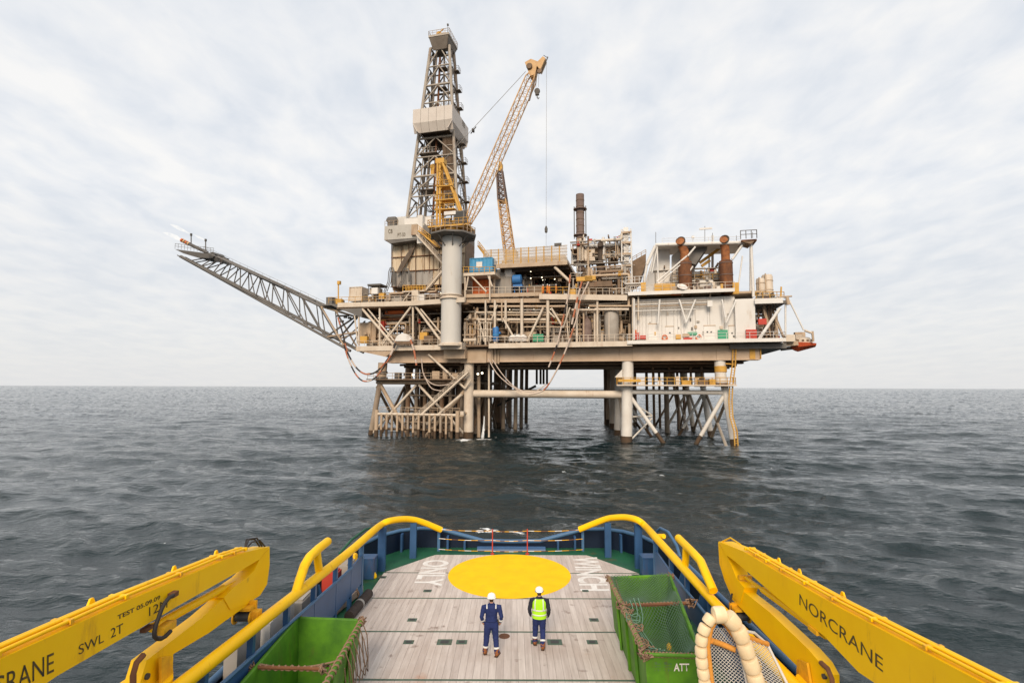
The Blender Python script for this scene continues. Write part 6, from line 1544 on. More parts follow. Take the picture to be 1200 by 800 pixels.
for k in range(8):
    a = 2 * pi * k / 8 + .39; pc.tube('deck_strut', (pu + pr * math.cos(a), VP + pr * math.sin(a), zo - .4), (pu + ou * .85 * math.cos(a), VP + ou * .85 * math.sin(a), zo + 1.6), .11, 'boom_grey', 6)
ring = [(F(531, 275, VP).x + ou * .96 * math.cos(2 * pi * k / 8), VP + ou * .96 * math.sin(2 * pi * k / 8), zo + 1.95) for k in range(9)]
pc.build('handrail', MB().rail(ring, 1.3, .06, 1.1), 'beige')
zs = zo + 1.95
pc.build('slew_ring', MB().lathe((pu, VP, zs), [(1.55, 0), (1.55, .9), (1.75, .95), (1.75, 1.3), (1.3, 1.35)], 24), 'ochre')
hb = pc.box('machine_house', (pu - 1.0, VP + 1.2, zs + 2.5), (2.4, 1.8, 1.7), 'ochre'); pc.box('machine_deck', (pu - .2, VP, zs + 1.5), (8.2, 4.4, .28), 'ochre')
pc.build('handrail', MB().rail([(pu - 4.3, VP - 2.2, zs + 1.64), (pu + 3.9, VP - 2.2, zs + 1.64)], 1.2, .06, .9), 'ochre'); pc.build('handrail', MB().rail([(pu - 4.3, VP + 2.2, zs + 1.64), (pu - 4.3, VP - 2.2, zs + 1.64)], 1.2, .06, .9), 'ochre')
pc.box('operator_cab', (pu + 2.0, VP - .9, zs + 3.2), (2.2, 2.0, 2.3), 'boom_grey'); pc.box('cab_window', (pu + 2.0, VP - 1.93, zs + 3.5), (1.7, .06, 1.3), 'gunmetal')
pc.box('winch_box', (pu - .4, VP - 1.4, zs + 2.4), (1.2, 1.0, 1.4), 'dark_steel'); pc.box('white_cover', (pu + .2, VP - 1.8, zs + 4.0), (2.4, .5, .7), 'white_paint')
# A-frame mast
at1, at2 = F(514, 190, VP), F(520, 190, VP)
for v in (VP - .9, VP + .9):
    pc.tube('mast_leg', (F(514, 264, VP).x, v, zs + 1.6), (at1.x, v * .6 + VP * .4, at1.z), .22, 'ochre', 8); pc.tube('mast_leg', (F(517.5, 264, VP).x, v, zs + 1.6), (at2.x - .6, v * .6 + VP * .4, at1.z), .26, 'ochre', 8)
    pc.tube('mast_stay', (F(541, 250, VP).x, v, F(541, 250, VP).z), (at2.x, v * .6 + VP * .4, at1.z - .6), .26, 'ochre', 8)
mb = MB()
for k in range(9):
    q = k / 8; a, b = F(514, 262 - 70 * q, VP - .9), F(518, 262 - 70 * q, VP - .9); mb.tube(a, b, .06, 4); mb.tube(a, F(518, 262 - 70 * min(1, q + .12), VP - .9), .05, 4); mb.tube(a, a + Vector((0, 1.8, 0)), .08, 4)
pc.build('mast_lacing', mb, 'ochre')
for py in (220, 236, 247):
    p = F(523, py, VP); pc.box('mast_platform', p, (4.2 if py > 230 else 3.2, 2.2, .16), 'ochre'); pc.build('handrail', MB().rail([p + Vector((-1.9, -1.1, .08)), p + Vector((1.9, -1.1, .08))], 1.1, .055, .9), 'ochre')
pc.build('mast_ladder', MB().rail([F(511, 262, VP - 1), F(511.5, 235, VP - 1)], .5, .07, .5), 'ochre')
pc.box('sheave_head', F(517, 190, VP), (1.8, 1.6, 1.0), 'ochre')
# boom
bA, bB = F(545.5, 268, VP), F(627, 82, VP)
lattice(pc, bA, bB, 1.9, 1.8, Vector((0, 0, 1)), 22, 'crane_boom', .12, .045, 1.9, 1.8, taperA=.16, taperB=.06)
ax_ = (bB - bA).normalized(); nrm_ = Vector((-ax_.z, 0, ax_.x))
hd_ = [F(616, 76, VP), F(623, 72, VP), F(631, 75, VP), F(637, 69, VP), F(640, 71, VP), F(634, 85, VP), F(630, 80, VP), F(628, 90, VP), F(622, 92, VP), F(619, 84, VP)]
pc.build('boom_head', MB().prism([p + Vector((0, -.8, 0)) for p in hd_], (0, 1.6, 0)), 'crane_boom')
pc.build('head_sheave', MB().lathe(F(620, 77, VP - 1.2), [(.55, 0), (.6, .1), (.6, .3), (.55, .4)], 16, (0, 1, 0)), 'brown'); pc.build('head_sheave', MB().lathe(F(632, 83, VP - 1.1), [(.45, 0), (.5, .1), (.5, .3), (.45, .4)], 16, (0, 1, 0)), 'brown')
seg(pc, 'tip_jib', (634, 86), (642, 67), VP, .12, 'dark_steel'); seg(pc, 'tip_jib', (637, 65), (642, 68), VP, .06, 'dark_steel')
seg(pc, 'boom_walkway', (620, 118), (627, 92), VP - 1, .2, 'brown')
for dv in (-.5, .5): pc.tube('pendant_wire', F(517, 191, VP + dv), F(616, 84, VP + dv), .05, 'wire', 5)
p = F(554.5, 153, VP); pc.build('pendant_block', MB().box(p, (.3, .9, .5), 0).tube(p + Vector((-.5, 0, -.6)), p + Vector((.6, 0, .7)), .10, 6), 'dark_steel')
# hook block and whip line
hk = F(629.5, 107, VP)
for o in (-.25, .25): pc.tube('hoist_wire', F(630, 86, VP) + Vector((o, 0, 0)), hk + Vector((o, 0, .8)), .035, 'wire', 5)
pc.build('hook_block', MB().lathe(hk + Vector((0, -.25, 0)), [(.2, 0), (.55, .05), (.55, .45), (.2, .5)], 12, (0, 1, 0)).box(hk + Vector((0, 0, -.5)), (.7, .5, .6)).path([hk + Vector((0, 0, -.8)), hk + Vector((0, 0, -1.3)), hk + Vector((.2, 0, -1.6)), hk + Vector((.38, 0, -1.35))], .1, 6), 'dark_steel')
wl_b = F(640, 289, VP)
pc.tube('whip_line', F(640.5, 74, VP), wl_b, .03, 'wire', 5); pc.build('whip_hook', MB().lathe(F(640, 268, VP), [(.0, -.9), (.25, -.7), (.3, 0), (.12, .5), (0, .6)], 10), 'dark_steel')

# second boom, at rest
cb = plat('lattice_boom', 'pale orange lattice boom standing upright above the pipe deck fence', 'crane boom', F(598, 306, 14))
lattice(cb, F(598.5, 306, 14), F(589, 235, 14), 2.2, 1.8, Vector((0, 1, 0)), 14, 'crane_boom', .16, .08)
lattice(cb, F(589, 235, 14), F(585.5, 200, 14), 1.8, 1.2, Vector((0, 1, 0)), 10, 'rust_grey', .18, .10)
cb.build('boom_head', MB().prism([F(583, 200, 13.4), F(588, 200, 13.4), F(588, 191, 13.4), F(585, 188, 13.4), F(584, 194, 13.4)], (0, 1.2, 0)), 'ochre')
fbox(cb, 'boom_joint', 585, 593, 233, 236, 13.2, 1.8, 'brown'); cb.box('machine_cab', F(600, 300, 13), (2.4, 2, 2.2), 'ochre')
cb.box('slew_base', F(598.5, 309, 14), (3.4, 3, 1.2), 'ochre')

# ------------------------------------------------------------------ pipe deck and its fence
pk = plat('pipe_deck', 'raised pipe deck behind a pale mesh fence with yellow posts', 'pipe deck', F(615, 312, 0))
fu0, fu1 = F(567, 300, -1).x, F(665, 300, -1).x
zf0, zf1 = F(615, 308, -1).z, F(615, 290.5, -1).z
pk.box('deck_plate', ((fu0 + fu1) / 2 + 1.5, 12, zf0 - .45), (fu1 - fu0 - 3, 26, .4), 'brown'); pk.box('edge_beam', ((fu0 + fu1) / 2 + 1.3, -1.1, zf0 - .45), (fu1 - fu0 - 2.6, .3, .75), 'beige')
for k in range(7):
    pk.box('roof_joist', ((fu0 + fu1) / 2 + 1.5, 1 + 3.5 * k, zf0 - .95), (fu1 - fu0 - 3.2, .3, .6), 'brown_dark')
nf = 11
for i in range(nf):
    a, b = fu0 + (fu1 - fu0) * i / nf, fu0 + (fu1 - fu0) * (i + 1) / nf
    mb = MB()
    for k in range(6): z = zf0 + (zf1 - zf0) * k / 5; mb.tube((a, -1, z), (b, -1, z), .075, 4)
    for k in range(1, 9): u = a + (b - a) * k / 9; mb.tube((u, -1, zf0), (u, -1, zf1), .045, 4)
    pk.build('fence_panel', mb, 'beige_light'); pk.tube('fence_post', (a, -1.05, zf0 - .2), (a, -1.05, zf1 + .1), .10, 'ochre', 6)
for i in range(8):
    pk.box('casing_stack', ((fu0 + fu1) / 2 + 2, 4 + 2.2 * i, zf0 + 1.1), (fu1 - fu0 - 6, 1.9, 2.0), 'beige_light' if i % 2 else 'beige')
for k in range(10): pk.tube('drill_pipe', (fu0 + 3, .3 + .22 * k, zf0 + .2 + .16 * (k % 3)), (fu1 - 2, .3 + .22 * k, zf0 + .2 + .16 * (k % 3)), .10, 'pipe_tan', 6)
seg(pk, 'support_prop', (650, 313), (668, 330), -.6, .30, 'beige_light'); seg(pk, 'support_prop', (579, 312), (579, 345), -.6, .25, 'beige'); seg(pk, 'support_prop', (637, 312), (637, 344), 8, .3, 'brown')
stair(pk, F(560, 288, 0), F(578, 312, 0), .9, 'ochre')
for (px, py) in ((622, 318), (635, 325), (650, 327), (622, 326)):
    p = F(px, py, 2); pk.build('lamp', MB().lathe(p, [(0, -.12), (.1, -.08), (.12, 0), (.08, .08), (0, .1)], 8), 'lamp_glow'); pk.tube('lamp_rod', p, (p.x, p.y, zf0 - .6), .04, 'dark_steel', 5)
p = F(648, 289, -1); pk.box('fence_sign', (p.x + 1, -1.2, zf1 + .25), (1.4, .1, .5), 'dark_steel')

# ------------------------------------------------------------------ containers, tanks and other loose deck gear
def container(label, x0, x1, y0, y1, v, depth, mat, name='cargo_container', door=True):
    a, b = F(x0, y1, v), F(x1, y1, v); z1_ = F((x0 + x1) / 2, y0, v).z; w = b.x - a.x; h = z1_ - a.z
    t = plat(name, label, 'container', ((a.x + b.x) / 2, v, a.z), 'cargo containers on the platform')
    vs, fs = corrugated(w - .24, h - .2, .38, .06)
    me = raw_mesh('wall_panel', vs, fs, mat)
    t._link('wall_panel', me, Matrix.Translation(((a.x + b.x) / 2, v + .06, a.z + h / 2)))
    t.box('container_body', ((a.x + b.x) / 2, v + .2 + depth / 2, a.z + h / 2), (w - .05, depth, h - .04), mat)
    for px_ in (a.x + .06, b.x - .06): t.box('corner_post', (px_, v, a.z + h / 2), (.16, .16, h), mat)
    for zz in (a.z + .07, a.z + h - .07): t.box('frame_rail', ((a.x + b.x) / 2, v - .01, zz), (w - .2, .14, .14), mat)
    if door:
        d_ = t.box('door', (a.x + w * .42, v - .03, a.z + h * .5), (w * .26, .05, h * .42), 'white_paint' if mat == 'blue_container' else mat); 
    return t
container('sky blue container on the yellow-railed platform beside the crane pedestal', 550.5, 577, 302, 319, -2.2, 3, 'blue_container')
container('orange red container in the bay under the blue one', 554, 573, 328, 345, 0.2, 3, 'orange', door=False)
container('pale pinkish container with dark side beside the flare boom root', 409, 424, 336, 353, -1.0, 2.4, 'beige_light', door=True)
cp_ = plat('container_platform', 'yellow railed bracket platform carrying the sky blue container', 'platform', F(562, 321, -2))
fbox(cp_, 'platform_plate', 543, 580, 319, 322.5, -3.4, 6, 'beige_light'); cp_.build('handrail', MB().rail([F(543, 319.5, -3.4), F(580, 319.5, -3.4)], 1.15, .065, 1.0), 'ochre')
for p, q in (((545, 323), (545, 352)), ((574, 323), (574, 352)), ((552, 323), (570, 342)), ((549, 323), (546, 340)), ((572, 323), (577, 336))): seg(cp_, 'prop', p, q, -3.0, .17, 'beige_light')
bt = plat('blue_tank', 'small blue drum tank beside a white dome under the pipe deck', 'tank', F(606, 336, .4))
bt.build('tank_shell', MB().lathe(F(601, 328, .4), [(0, -.1), (.8, 0), (1.0, .1), (1.0, 1.7), (.8, 1.8), (0, 1.9)], 16, (1, 0, 0)), 'blue_drum'); fbox(bt, 'tank_frame', 601, 612, 333, 336, 0, 1.6, 'blue_drum')
seg(bt, 'tank_leg', (603, 335), (603, 344), .8, .12, 'blue_drum'); seg(bt, 'tank_leg', (611, 335), (611, 344), .8, .12, 'blue_drum')
wd_ = plat('white_tank', 'white dome-ended tank between the blue container and the blue drum', 'tank', F(596, 336, 1.2))
wd_.build('tank_shell', MB().lathe(F(592, 321, 2), [(0, -.2), (.9, 0), (1.3, .3), (1.3, 1.6), (.9, 1.95), (0, 2.1)], 16, (1, 0, .1)), 'white_paint'); seg(wd_, 'tank_leg', (593, 326), (593, 344), 2, .14, 'beige'); seg(wd_, 'tank_leg', (599, 326), (599, 344), 2, .14, 'beige')
bc = plat('blue_cylinder', 'upright blue cylinder among pipes on the lower deck', 'tank', F(581, 400, -2.3))
bc.build('cylinder_shell', MB().lathe(F(581, 400, -2.3), [(.55, 0), (.62, .1), (.62, 2.6), (.4, 2.9), (0, 2.95)], 14), 'blue_drum')
bc.build('cylinder_band', MB().lathe(F(581, 400, -2.3), [(.63, 1.2), (.66, 1.22), (.66, 1.35), (.63, 1.37)], 14), 'blue_container')
for k, (px, w) in enumerate(((601, 1.6), (607, 1.9), (613, 1.7))):
    p = F(px, 400, -2.4); tw = plat('wrapped_bundle', ('white wrapped bundle nearest the blue cylinder on the lower deck edge', 'middle one of three white wrapped bundles on the lower deck', 'white wrapped bundle nearest the green skid on lower deck')[k], 'bundle', p, 'white wrapped bundles on the lower deck')
    tw.build('bundle_body', MB().lathe(p, [(w * .5, 0), (w * .55, .5), (w * .42, 1.0), (w * .2, 1.3), (0, 1.35)], 9), 'white_paint'); tw.build('tie_band', MB().lathe(p, [(w * .55, .5), (w * .57, .55), (w * .56, .62)], 9), 'rope_brown')
# white domed hose saddle on the deck edge
p = F(472.5, 402, -4.0)
dm = plat('hose_saddle', 'white half-round hose saddle hanging on the lower deck edge', 'hose saddle', p)
prof = [F(472.5 + 9.5 * math.cos(a), 399.5 - 9 * math.sin(a), -4.4) for a in [pi * i / 14 for i in range(15)]]
dm.build('saddle_shell', MB().prism(prof + [F(464, 402, -4.4), F(481, 402, -4.4)][::1] if False else prof, (0, 1.0, 0)), 'white_paint'); fbox(dm, 'saddle_frame', 463, 482, 400, 403, -4.3, 1.0, 'brown')
# hoses
def banded_hose(t, pts, r, mats, step=2):
    for i in range(0, len(pts) - 1, step):
        t.build('hose_length', MB().path(pts[i:i + step + 1], r, 7), mats[(i // step) % len(mats)])
def px_path(P, v, sub=4):
    Q = [F(x, y, v) for x, y in P]; out = []
    for i in range(len(Q) - 1):
        p0, p1, p2, p3 = Q[max(i - 1, 0)], Q[i], Q[i + 1], Q[min(i + 2, len(Q) - 1)]
        for k in range(sub):
            t_ = k / sub; out.append(0.5 * ((2 * p1) + (p2 - p0) * t_ + (2 * p0 - 5 * p1 + 4 * p2 - p3) * t_ * t_ + (3 * p1 - p0 - 3 * p2 + p3) * t_ ** 3))
    return out + [Q[-1]]
ha = plat('bunkering_hose', 'black and orange hose looping from the flare root to the white saddle', 'hose', F(440, 440, -4))
banded_hose(ha, px_path([(396, 372), (402, 392), (407, 412), (417, 430), (428, 438), (440, 436), (452, 424), (461, 408), (465, 396)], -4), .17, ['hose_red', 'hose_black', 'hose_black', 'hose_red', 'hose_black', 'hose_white', 'hose_black', 'hose_red'])
ha2 = plat('bunkering_hose', 'lower red hose loop hanging just outside the black one', 'hose', F(430, 445, -4.4))
banded_hose(ha2, px_path([(403, 404), (408, 420), (416, 437), (425, 446), (436, 445), (447, 434), (458, 416), (464, 402)], -4.4), .15, ['hose_black', 'hose_red', 'hose_white', 'hose_black', 'hose_red'])
ha3 = plat('bunkering_hose', 'short red hose dropping from the right side of the white saddle', 'hose', F(487, 425, -4.4))
banded_hose(ha3, px_path([(481, 398), (485, 410), (487, 421), (488, 428)], -4.4), .2, ['hose_red', 'hose_white', 'hose_red'])
for k, (P, lab) in enumerate((([(668, 322), (666, 345), (661, 368), (655, 395), (650, 412), (643, 430)], 'red and white banded hose hanging to below the main girder'),
                              ([(690, 330), (680, 352), (676, 372), (668, 396), (661, 415), (650, 438), (637, 457), (620, 462)], 'pale hose swinging left under the deck to the tie pipe'),
                              ([(682, 330), (677, 348), (674, 362), (670, 380)], 'red banded hose beside the tall stack supports'))):
    h_ = plat('bunkering_hose', lab, 'hose', F(*P[0], -4.2)); banded_hose(h_, px_path(P, -4.2 - .2 * k), .15 if k < 2 else .18, ['hose_red', 'hose_white', 'hose_white', 'hose_black'] if k == 0 else (['hose_white', 'hose_white', 'hose_red'] if k == 1 else ['hose_red', 'hose_white']))
for k, (P, lab) in enumerate((([(572, 420), (582, 437), (596, 450), (612, 460)], 'pale cable drooping left of the tie pipe end'), ([(577, 421), (590, 440), (606, 455), (625, 459), (640, 450)], 'longer pale cable drooping over the tie pipe'),
                              ([(494, 420), (497, 440), (510, 451), (530, 449), (545, 440)], 'sagging pale cable before the brown conductors'), ([(498, 442), (506, 455), (520, 458)], 'short slack cable below the sagging one'))):
    h_ = plat('slack_cable', lab, 'cable', F(*P[0], -2.4)); h_.build('cable_run', MB().path(px_path(P, -2.4), .10, 6), 'hose_white')

# ------------------------------------------------------------------ exhausts, stacks and towers
es = plat('exhaust_stack', 'tall brown exhaust stack with caged ladder above the pipe frames', 'exhaust stack', F(680, 322, 3), 'exhaust stacks on the platform')
su, sr = F(680, 270, 3).x, (F(685, 270, 3).x - F(675.5, 270, 3).x) / 2
sz0, sz1 = F(680, 318, 3).z, F(680, 228, 3).z
es.build('stack_shell', MB().lathe((su, 3, sz0), [(sr, 0), (sr, (sz1 - sz0) * .4), (sr * 1.0, (sz1 - sz0) * .41), (sr, sz1 - sz0), (sr * .8, sz1 - sz0), (sr * .8, sz1 - sz0 - 1)], 18), 'rust_grey')
for q in (.46, .80): es.build('stack_ring', MB().lathe((su, 3, sz0 + (sz1 - sz0) * q), [(sr + .02, 0), (sr + .55, 0), (sr + .55, .15), (sr + .02, .15)], 16), 'rust_grey'); 
for q in range(1, 12): es.build('stack_band', MB().lathe((su, 3, sz0 + (sz1 - sz0) * q / 12), [(sr + .01, 0), (sr + .06, .02), (sr + .06, .12), (sr + .01, .14)], 16), 'brown')
for o in (-1, 1): es.tube('stack_guide', (su + o * (sr + .35), 2.7, sz0 + (sz1 - sz0) * .42), (su + o * (sr + .35), 2.7, sz0 + (sz1 - sz0) * .84), .09, 'dark_steel', 6)
seg(es, 'stack_prop', (676, 318), (684, 275), 1.6, .13, 'beige_light'); seg(es, 'stack_prop', (690, 318), (683, 282), 1.6, .13, 'beige_light')
def rusty_exhaust(label, xc, x_top, y0, ymid, ytop, v, mat='rust', r_px=8.0, group='exhaust stacks on the platform'):
    t = plat('exhaust_stack', label, 'exhaust stack', F(xc, y0, v), group)
    u = F(xc, (y0 + ymid) / 2, v).x; r_ = (F(xc + r_px, ymid, v).x - F(xc - r_px, ymid, v).x) / 2
    za, zb = F(xc, y0, v).z, F(xc, ymid, v).z
    t.build('silencer', MB().lathe((u, v, za), [(r_ * .95, 0), (r_, .1), (r_, zb - za - .2), (r_ * .75, zb - za)], 20), mat)
    r2 = r_ * .66; zt2 = F(x_top, ytop, v).z; h = zt2 - zb
    t.build('tail_pipe', MB().path([(u, v, zb - .2), (u, v, zb + h * .45), (u + (F(x_top, ytop, v).x - u) * .4, v, zb + h * .68), (u + (F(x_top, ytop, v).x - u) * .8, v - .3, zb + h * .85), (F(x_top, ytop + 5, v).x, v - 1.0, zb + h * .93)], 0, 16, radii=[r2, r2, r2, r2 * 1.02, r2 * 1.06]), 'rust_bright' if mat == 'rust' else mat)
    t.build('pipe_mouth', MB().lathe((F(x_top, ytop + 5, v).x, v - 1.0, zb + h * .93), [(r2 * 1.07, -.25), (r2 * 1.12, 0), (r2 * .9, .06), (r2 * .8, -.1)], 16, (-.3, -1, .35)), 'brown_dark')
    for q in (.2, .55, .9): t.build('shell_band', MB().lathe((u, v, za + (zb - za) * q), [(r_ + .01, 0), (r_ + .07, .02), (r_ + .07, .14), (r_ + .01, .16)], 20), 'rust_grey')
    return t
rusty_exhaust('rusty exhaust with bent tail pipe nearer the lattice tower', 803, 797, 346, 306, 282, -.5)
rusty_exhaust('rusty exhaust with straighter tail pipe below the roof end platform', 851, 848, 345, 305, 280, -.5)
rusty_exhaust('short black-topped exhaust between the tall stack and lattice tower', 704, 704, 325, 308, 286, 1, 'brown_dark', 5.0)
lt_ = plat('lattice_tower', 'white lattice tower with brackets beside the short black exhaust', 'tower', F(734, 348, 0))
lattice(lt_, F(735, 346, 1), F(734, 270, 1), 1.9, 1.7, Vector((0, 1, 0)), 10, 'white_paint', .15, .07)
for py in (271, 283, 296, 310, 324): fbox(lt_, 'tower_floor', 728, 740, py, py + 2, 0, 1.8, 'beige')
lt_.box('duct', F(734, 300, 1) , (.9, .9, 11), 'white_paint')
for py in (333, 344):
    p = F(744, py, -1); lt_.box('side_platform', p, (3.4, 2, .16), 'white_paint'); lt_.build('handrail', MB().rail([p + Vector((-1.6, -1, .08)), p + Vector((1.6, -1, .08)), p + Vector((1.6, 1, .08))], 1.15, .055, .9), 'white_paint')
wg = plat('vent_hood', 'dark wedge-shaped hood between the lattice tower and sloped white frame', 'hood', F(752, 330, 6))
wg.build('hood_shell', MB().prism([F(741, 306, 6), F(757, 297, 6), F(757, 308, 6), F(749, 330, 6), F(741, 335, 6)], (0, 5, 0)), 'brown'); wg.build('hood_rail', MB().rail([F(741, 306, 6), F(757, 297, 6)], .8, .06, 1), 'beige')

# ------------------------------------------------------------------ roofed exhaust frame on the right
rf = plat('exhaust_shelter', 'open white steel frame with sloped roof over the rusty exhausts', 'steel frame', F(815, 346, 2))
W_ = 'white_paint'
for p, q, r in (((768, 287), (874, 284), .45), ((758, 310), (768, 288), .42), ((752, 346), (758, 310), .3), ((880, 286), (883, 348), .36), ((800, 287), (836, 284.5), .3), ((770, 330), (805, 300), .24), ((764, 320), (770, 290), .18), ((806, 300), (815, 289), .24), ((770, 288), (772, 345), .2), ((870, 287), (858, 304), .3), ((864, 345), (870, 300), .18), ((790, 345), (812, 312), .2), ((766, 338), (800, 308), .16), ((762, 318), (765, 302), .14)):
    seg(rf, 'frame_member', p, q, -1.2, r * .72, W_)
for p, q, r in (((812, 346), (812, 290), .26), ((835, 346), (835, 276), .24), ((831, 346), (831, 282), .14), ((770, 288), (880, 285), .4), ((772, 346), (772, 290), .28), ((880, 346), (880, 290), .28)):
    seg(rf, 'frame_member', p, q, 7, r, W_)
rf.build('roof_plate', MB().prism([F(768, 285.5, -1.4), F(874, 283, -1.4), F(874, 284.5, -1.4), F(768, 287, -1.4)], (0, 8.6, .2)), W_)
rf.build('side_cladding', MB().prism([F(752, 344, 2.5), F(768, 290, 2.5), F(785, 290, 2.5), F(785, 344, 2.5)], (0, .3, 0)), 'wall_white')
rf.build('side_cladding', MB().prism([F(787, 300, 3.2), F(800, 290, 3.2), F(800, 344, 3.2), F(787, 344, 3.2)], (0, .3, 0)), 'wall_white')
rf.build('side_cladding', MB().prism([F(812, 318, 5), F(845, 318, 5), F(845, 346, 5), F(812, 346, 5)], (0, .3, 0)), 'wall_white')
rf.build('sloped_panel', MB().prism([F(803, 291, .5), F(829, 289, .5), F(815, 310, .5), F(806, 307, .5)], (0, 1.2, -.4)), 'boom_grey')
for (p, q) in (((820, 308), (845, 290), ), ((822, 312), (832, 305))): rf.build('crane_rail', MB().beam(F(*p, 3), F(*q, 3), .5, .5), 'ochre')
fbox(rf, 'end_platform', 869, 887, 280.5, 282.5, -2.2, 4, 'rust'); rf.build('end_bracket', MB().prism([F(870, 283, -2.2), F(887, 280, -2.2), F(880, 286, -2.2)], (0, 3, 0)), 'brown'); rf.build('handrail', MB().rail([F(868, 280, -2.2), F(887, 279, -2.2), F(887, 279, 1.6)], 1.5, .07, .9), 'boom_grey')
rf.build('handrail', MB().rail([F(776, 285, -1.2), F(868, 283, -1.2)], .9, .035, 2.5), W_)
for px, y0, y1 in ((768.5, 285, 272), (812, 288, 276), (826, 284, 265), (863, 284, 276), (835, 284, 273), (882, 279, 272)):
    seg(rf, 'antenna', (px, y0), (px, y1), 0, .05, 'boom_grey', n=5)
rf.box('radar_scanner', F(827, 268, 0), (2.2, .3, .3), W_); rf.box('floodlight', F(812, 278, 0), (.5, .4, .4), W_)
# white wall building
wb = plat('white_module', 'long white-walled module with doors and a green panel on the right of the platform', 'module', F(812, 400, -1.5))
VW = -1.6
wx = [741, 758, 776, 794, 812, 829, 846, 862]
zw0, zw1 = F(800, 399.5, VW).z, F(800, 349, VW).z
for a, b in zip(wx, wx[1:]):
    ua, ub = F(a, 380, VW).x, F(b, 380, VW).x
    wb.box('wall_panel', ((ua + ub) / 2, VW + .2, (zw0 + zw1) / 2), (ub - ua - .03, .4, zw1 - zw0), 'wall_white')
ua, ub = F(862, 380, VW - 1).x, F(885.5, 380, VW - 1).x
wb.box('end_block', ((ua + ub) / 2, VW + 3.5, (zw0 + F(873, 350, VW - 1).z) / 2), (ub - ua, 9, F(873, 350, VW - 1).z - zw0), 'wall_white')
wb.box('interior_block', (F(800, 380, VW).x, 10, (zw0 + zw1) / 2), (ub - F(741, 380, VW).x - 3, 22, zw1 - zw0 - .1), 'wall_white')
# canopy walkway over the wall
ca, cb_ = F(736, 348, -3.4), F(861, 346.5, -3.4)
wb.box('canopy', ((ca.x + cb_.x) / 2, -1.4, Z_MD + .45), (cb_.x - ca.x, 4.2, .28), 'beige'); wb.box('canopy_edge', ((ca.x + cb_.x) / 2, -3.56, Z_MD + .35), (cb_.x - ca.x, .14, .62), 'white_paint')
wb.build('handrail', MB().rail([(ca.x, -3.5, Z_MD + .6), (cb_.x, -3.5, Z_MD + .6)], 1.2, .045, 1.5), 'beige_light')
for q in range(5):
    zq = F(800, 352.5 + 2.6 * q, -2.4).z; wb.tube('service_pipe', (F(743, 360, -2.4).x, -2.3 - .1 * q, zq), (F(832 if q < 3 else 815, 360, -2.4).x, -2.3 - .1 * q, zq), .11, ('pipe_grey', 'white_paint', 'beige')[q % 3], 6)
for p, q in (((796, 351), (804, 378)), ((815, 351), (804, 378)), ((846, 351), (850, 372)), ((862, 353), (851, 378)), ((773, 351), (771, 380)), ((743, 350), (743, 398))): seg(wb, 'canopy_prop', p, q, -3.0, .17, 'white_paint')
fbox(wb, 'pipe_frame', 829, 835, 352, 359, -3.1, .3, 'white_paint')
for px in (750, 753, 757, 776, 790, 802): seg(wb, 'drain_pipe', (px, 362), (px, 398), VW - .12, .07, 'white_paint', n=6)
rw = random.Random(5)
for k in range(13):
    u = rw.uniform(F(744, 380, VW).x, F(860, 380, VW).x); z = rw.choice((rw.uniform(zw0 + 1, zw0 + 3), rw.uniform(zw0 + 3, zw1 - 1)))
    wb.box('wall_fitting', (u, VW - .12, z), (rw.uniform(.15, .5), .2, rw.uniform(.15, .6)), rw.choice(('pipe_grey', 'beige', 'beige_light', 'boom_grey', 'ochre')))
for k in range(7):
    u = F(747 + 17 * k, 380, VW).x; wb.box('panel_joint', (u, VW - .02, (zw0 + zw1) / 2), (.07, .06, zw1 - zw0 - .3), 'pipe_grey')
for k in range(14):
    u = rw.uniform(ca.x + 1, cb_.x - 1); h = rw.uniform(.5, 1.6); wb.box('canopy_gear', (u, -2.6 + rw.uniform(0, 1.4), Z_MD + .6 + h / 2), (rw.uniform(.3, 1.2), .6, h), rw.choice(('beige', 'pipe_grey', 'white_paint', 'ochre', 'rust_grey', 'beige_light')))
def wall_item(name, x0, x1, y0, y1, mat, d=.12, label=None): return fbox(wb, name, x0, x1, y0, y1, VW - d - .01, d, mat, label=label)
for x0, x1, y0 in ((760, 770, 380), (780, 789, 383), (825, 838, 382), (854, 866, 382)):
    o = wall_item('door', x0, x1, y0, 399.5, 'white_paint', .14); 
    wall_item('door_frame', x0 - .6, x1 + .6, y0 - 1.2, y0 - .2, 'pipe_tan', .1)
for px, py in ((829, 389), (833.5, 389), (858, 390), (862, 389), (785, 390), (860, 394)): wall_item('porthole', px - .9, px + .9, py - .9, py + .9, 'gunmetal', .22)
wall_item('green_panel', 841.5, 853, 386.5, 398.5, 'green_panel', .35, 'square green panel beside the twin-window door'); fbox(wb, 'red_panel', 874.5, 887, 386, 398, -3.2, .5, 'red', label='dark red cabinet at the end of the wall')
wall_item('green_sign', 806, 817, 389, 392.5, 'green_panel', .2); wall_item('yellow_box', 792, 798, 392, 397, 'ochre', .5); wall_item('red_strip', 801, 812, 395.5, 398, 'red', .3); wall_item('box_housing', 800, 808, 391, 394.5, 'beige', .25)
wall_item('hydrant_set', 741.5, 749, 390, 397.5, 'red', .6); wall_item('hydrant_set', 750, 757, 393, 397, 'red', .5); wall_item('hydrant_set', 743, 746, 386.5, 390, 'orange', .4)
for px, py, lab in ((779, 395.5, 'orange life ring on the white wall beside the plain narrow door'), (818.5, 395, 'red and white life ring beside the green sign on the wall')):
    p = F(px, py, VW - .4); lr = plat('life_ring', lab, 'life ring', p, 'life rings on the white wall')
    for k in range(4):
        lr.build('ring_quarter', MB().path([p + Vector((.42 * math.cos(a), 0, .42 * math.sin(a))) for a in [pi / 2 * k + pi / 2 * i / 6 for i in range(7)]], .12, 8), ('orange', 'white_paint')[k % 2] if px > 800 else 'orange')
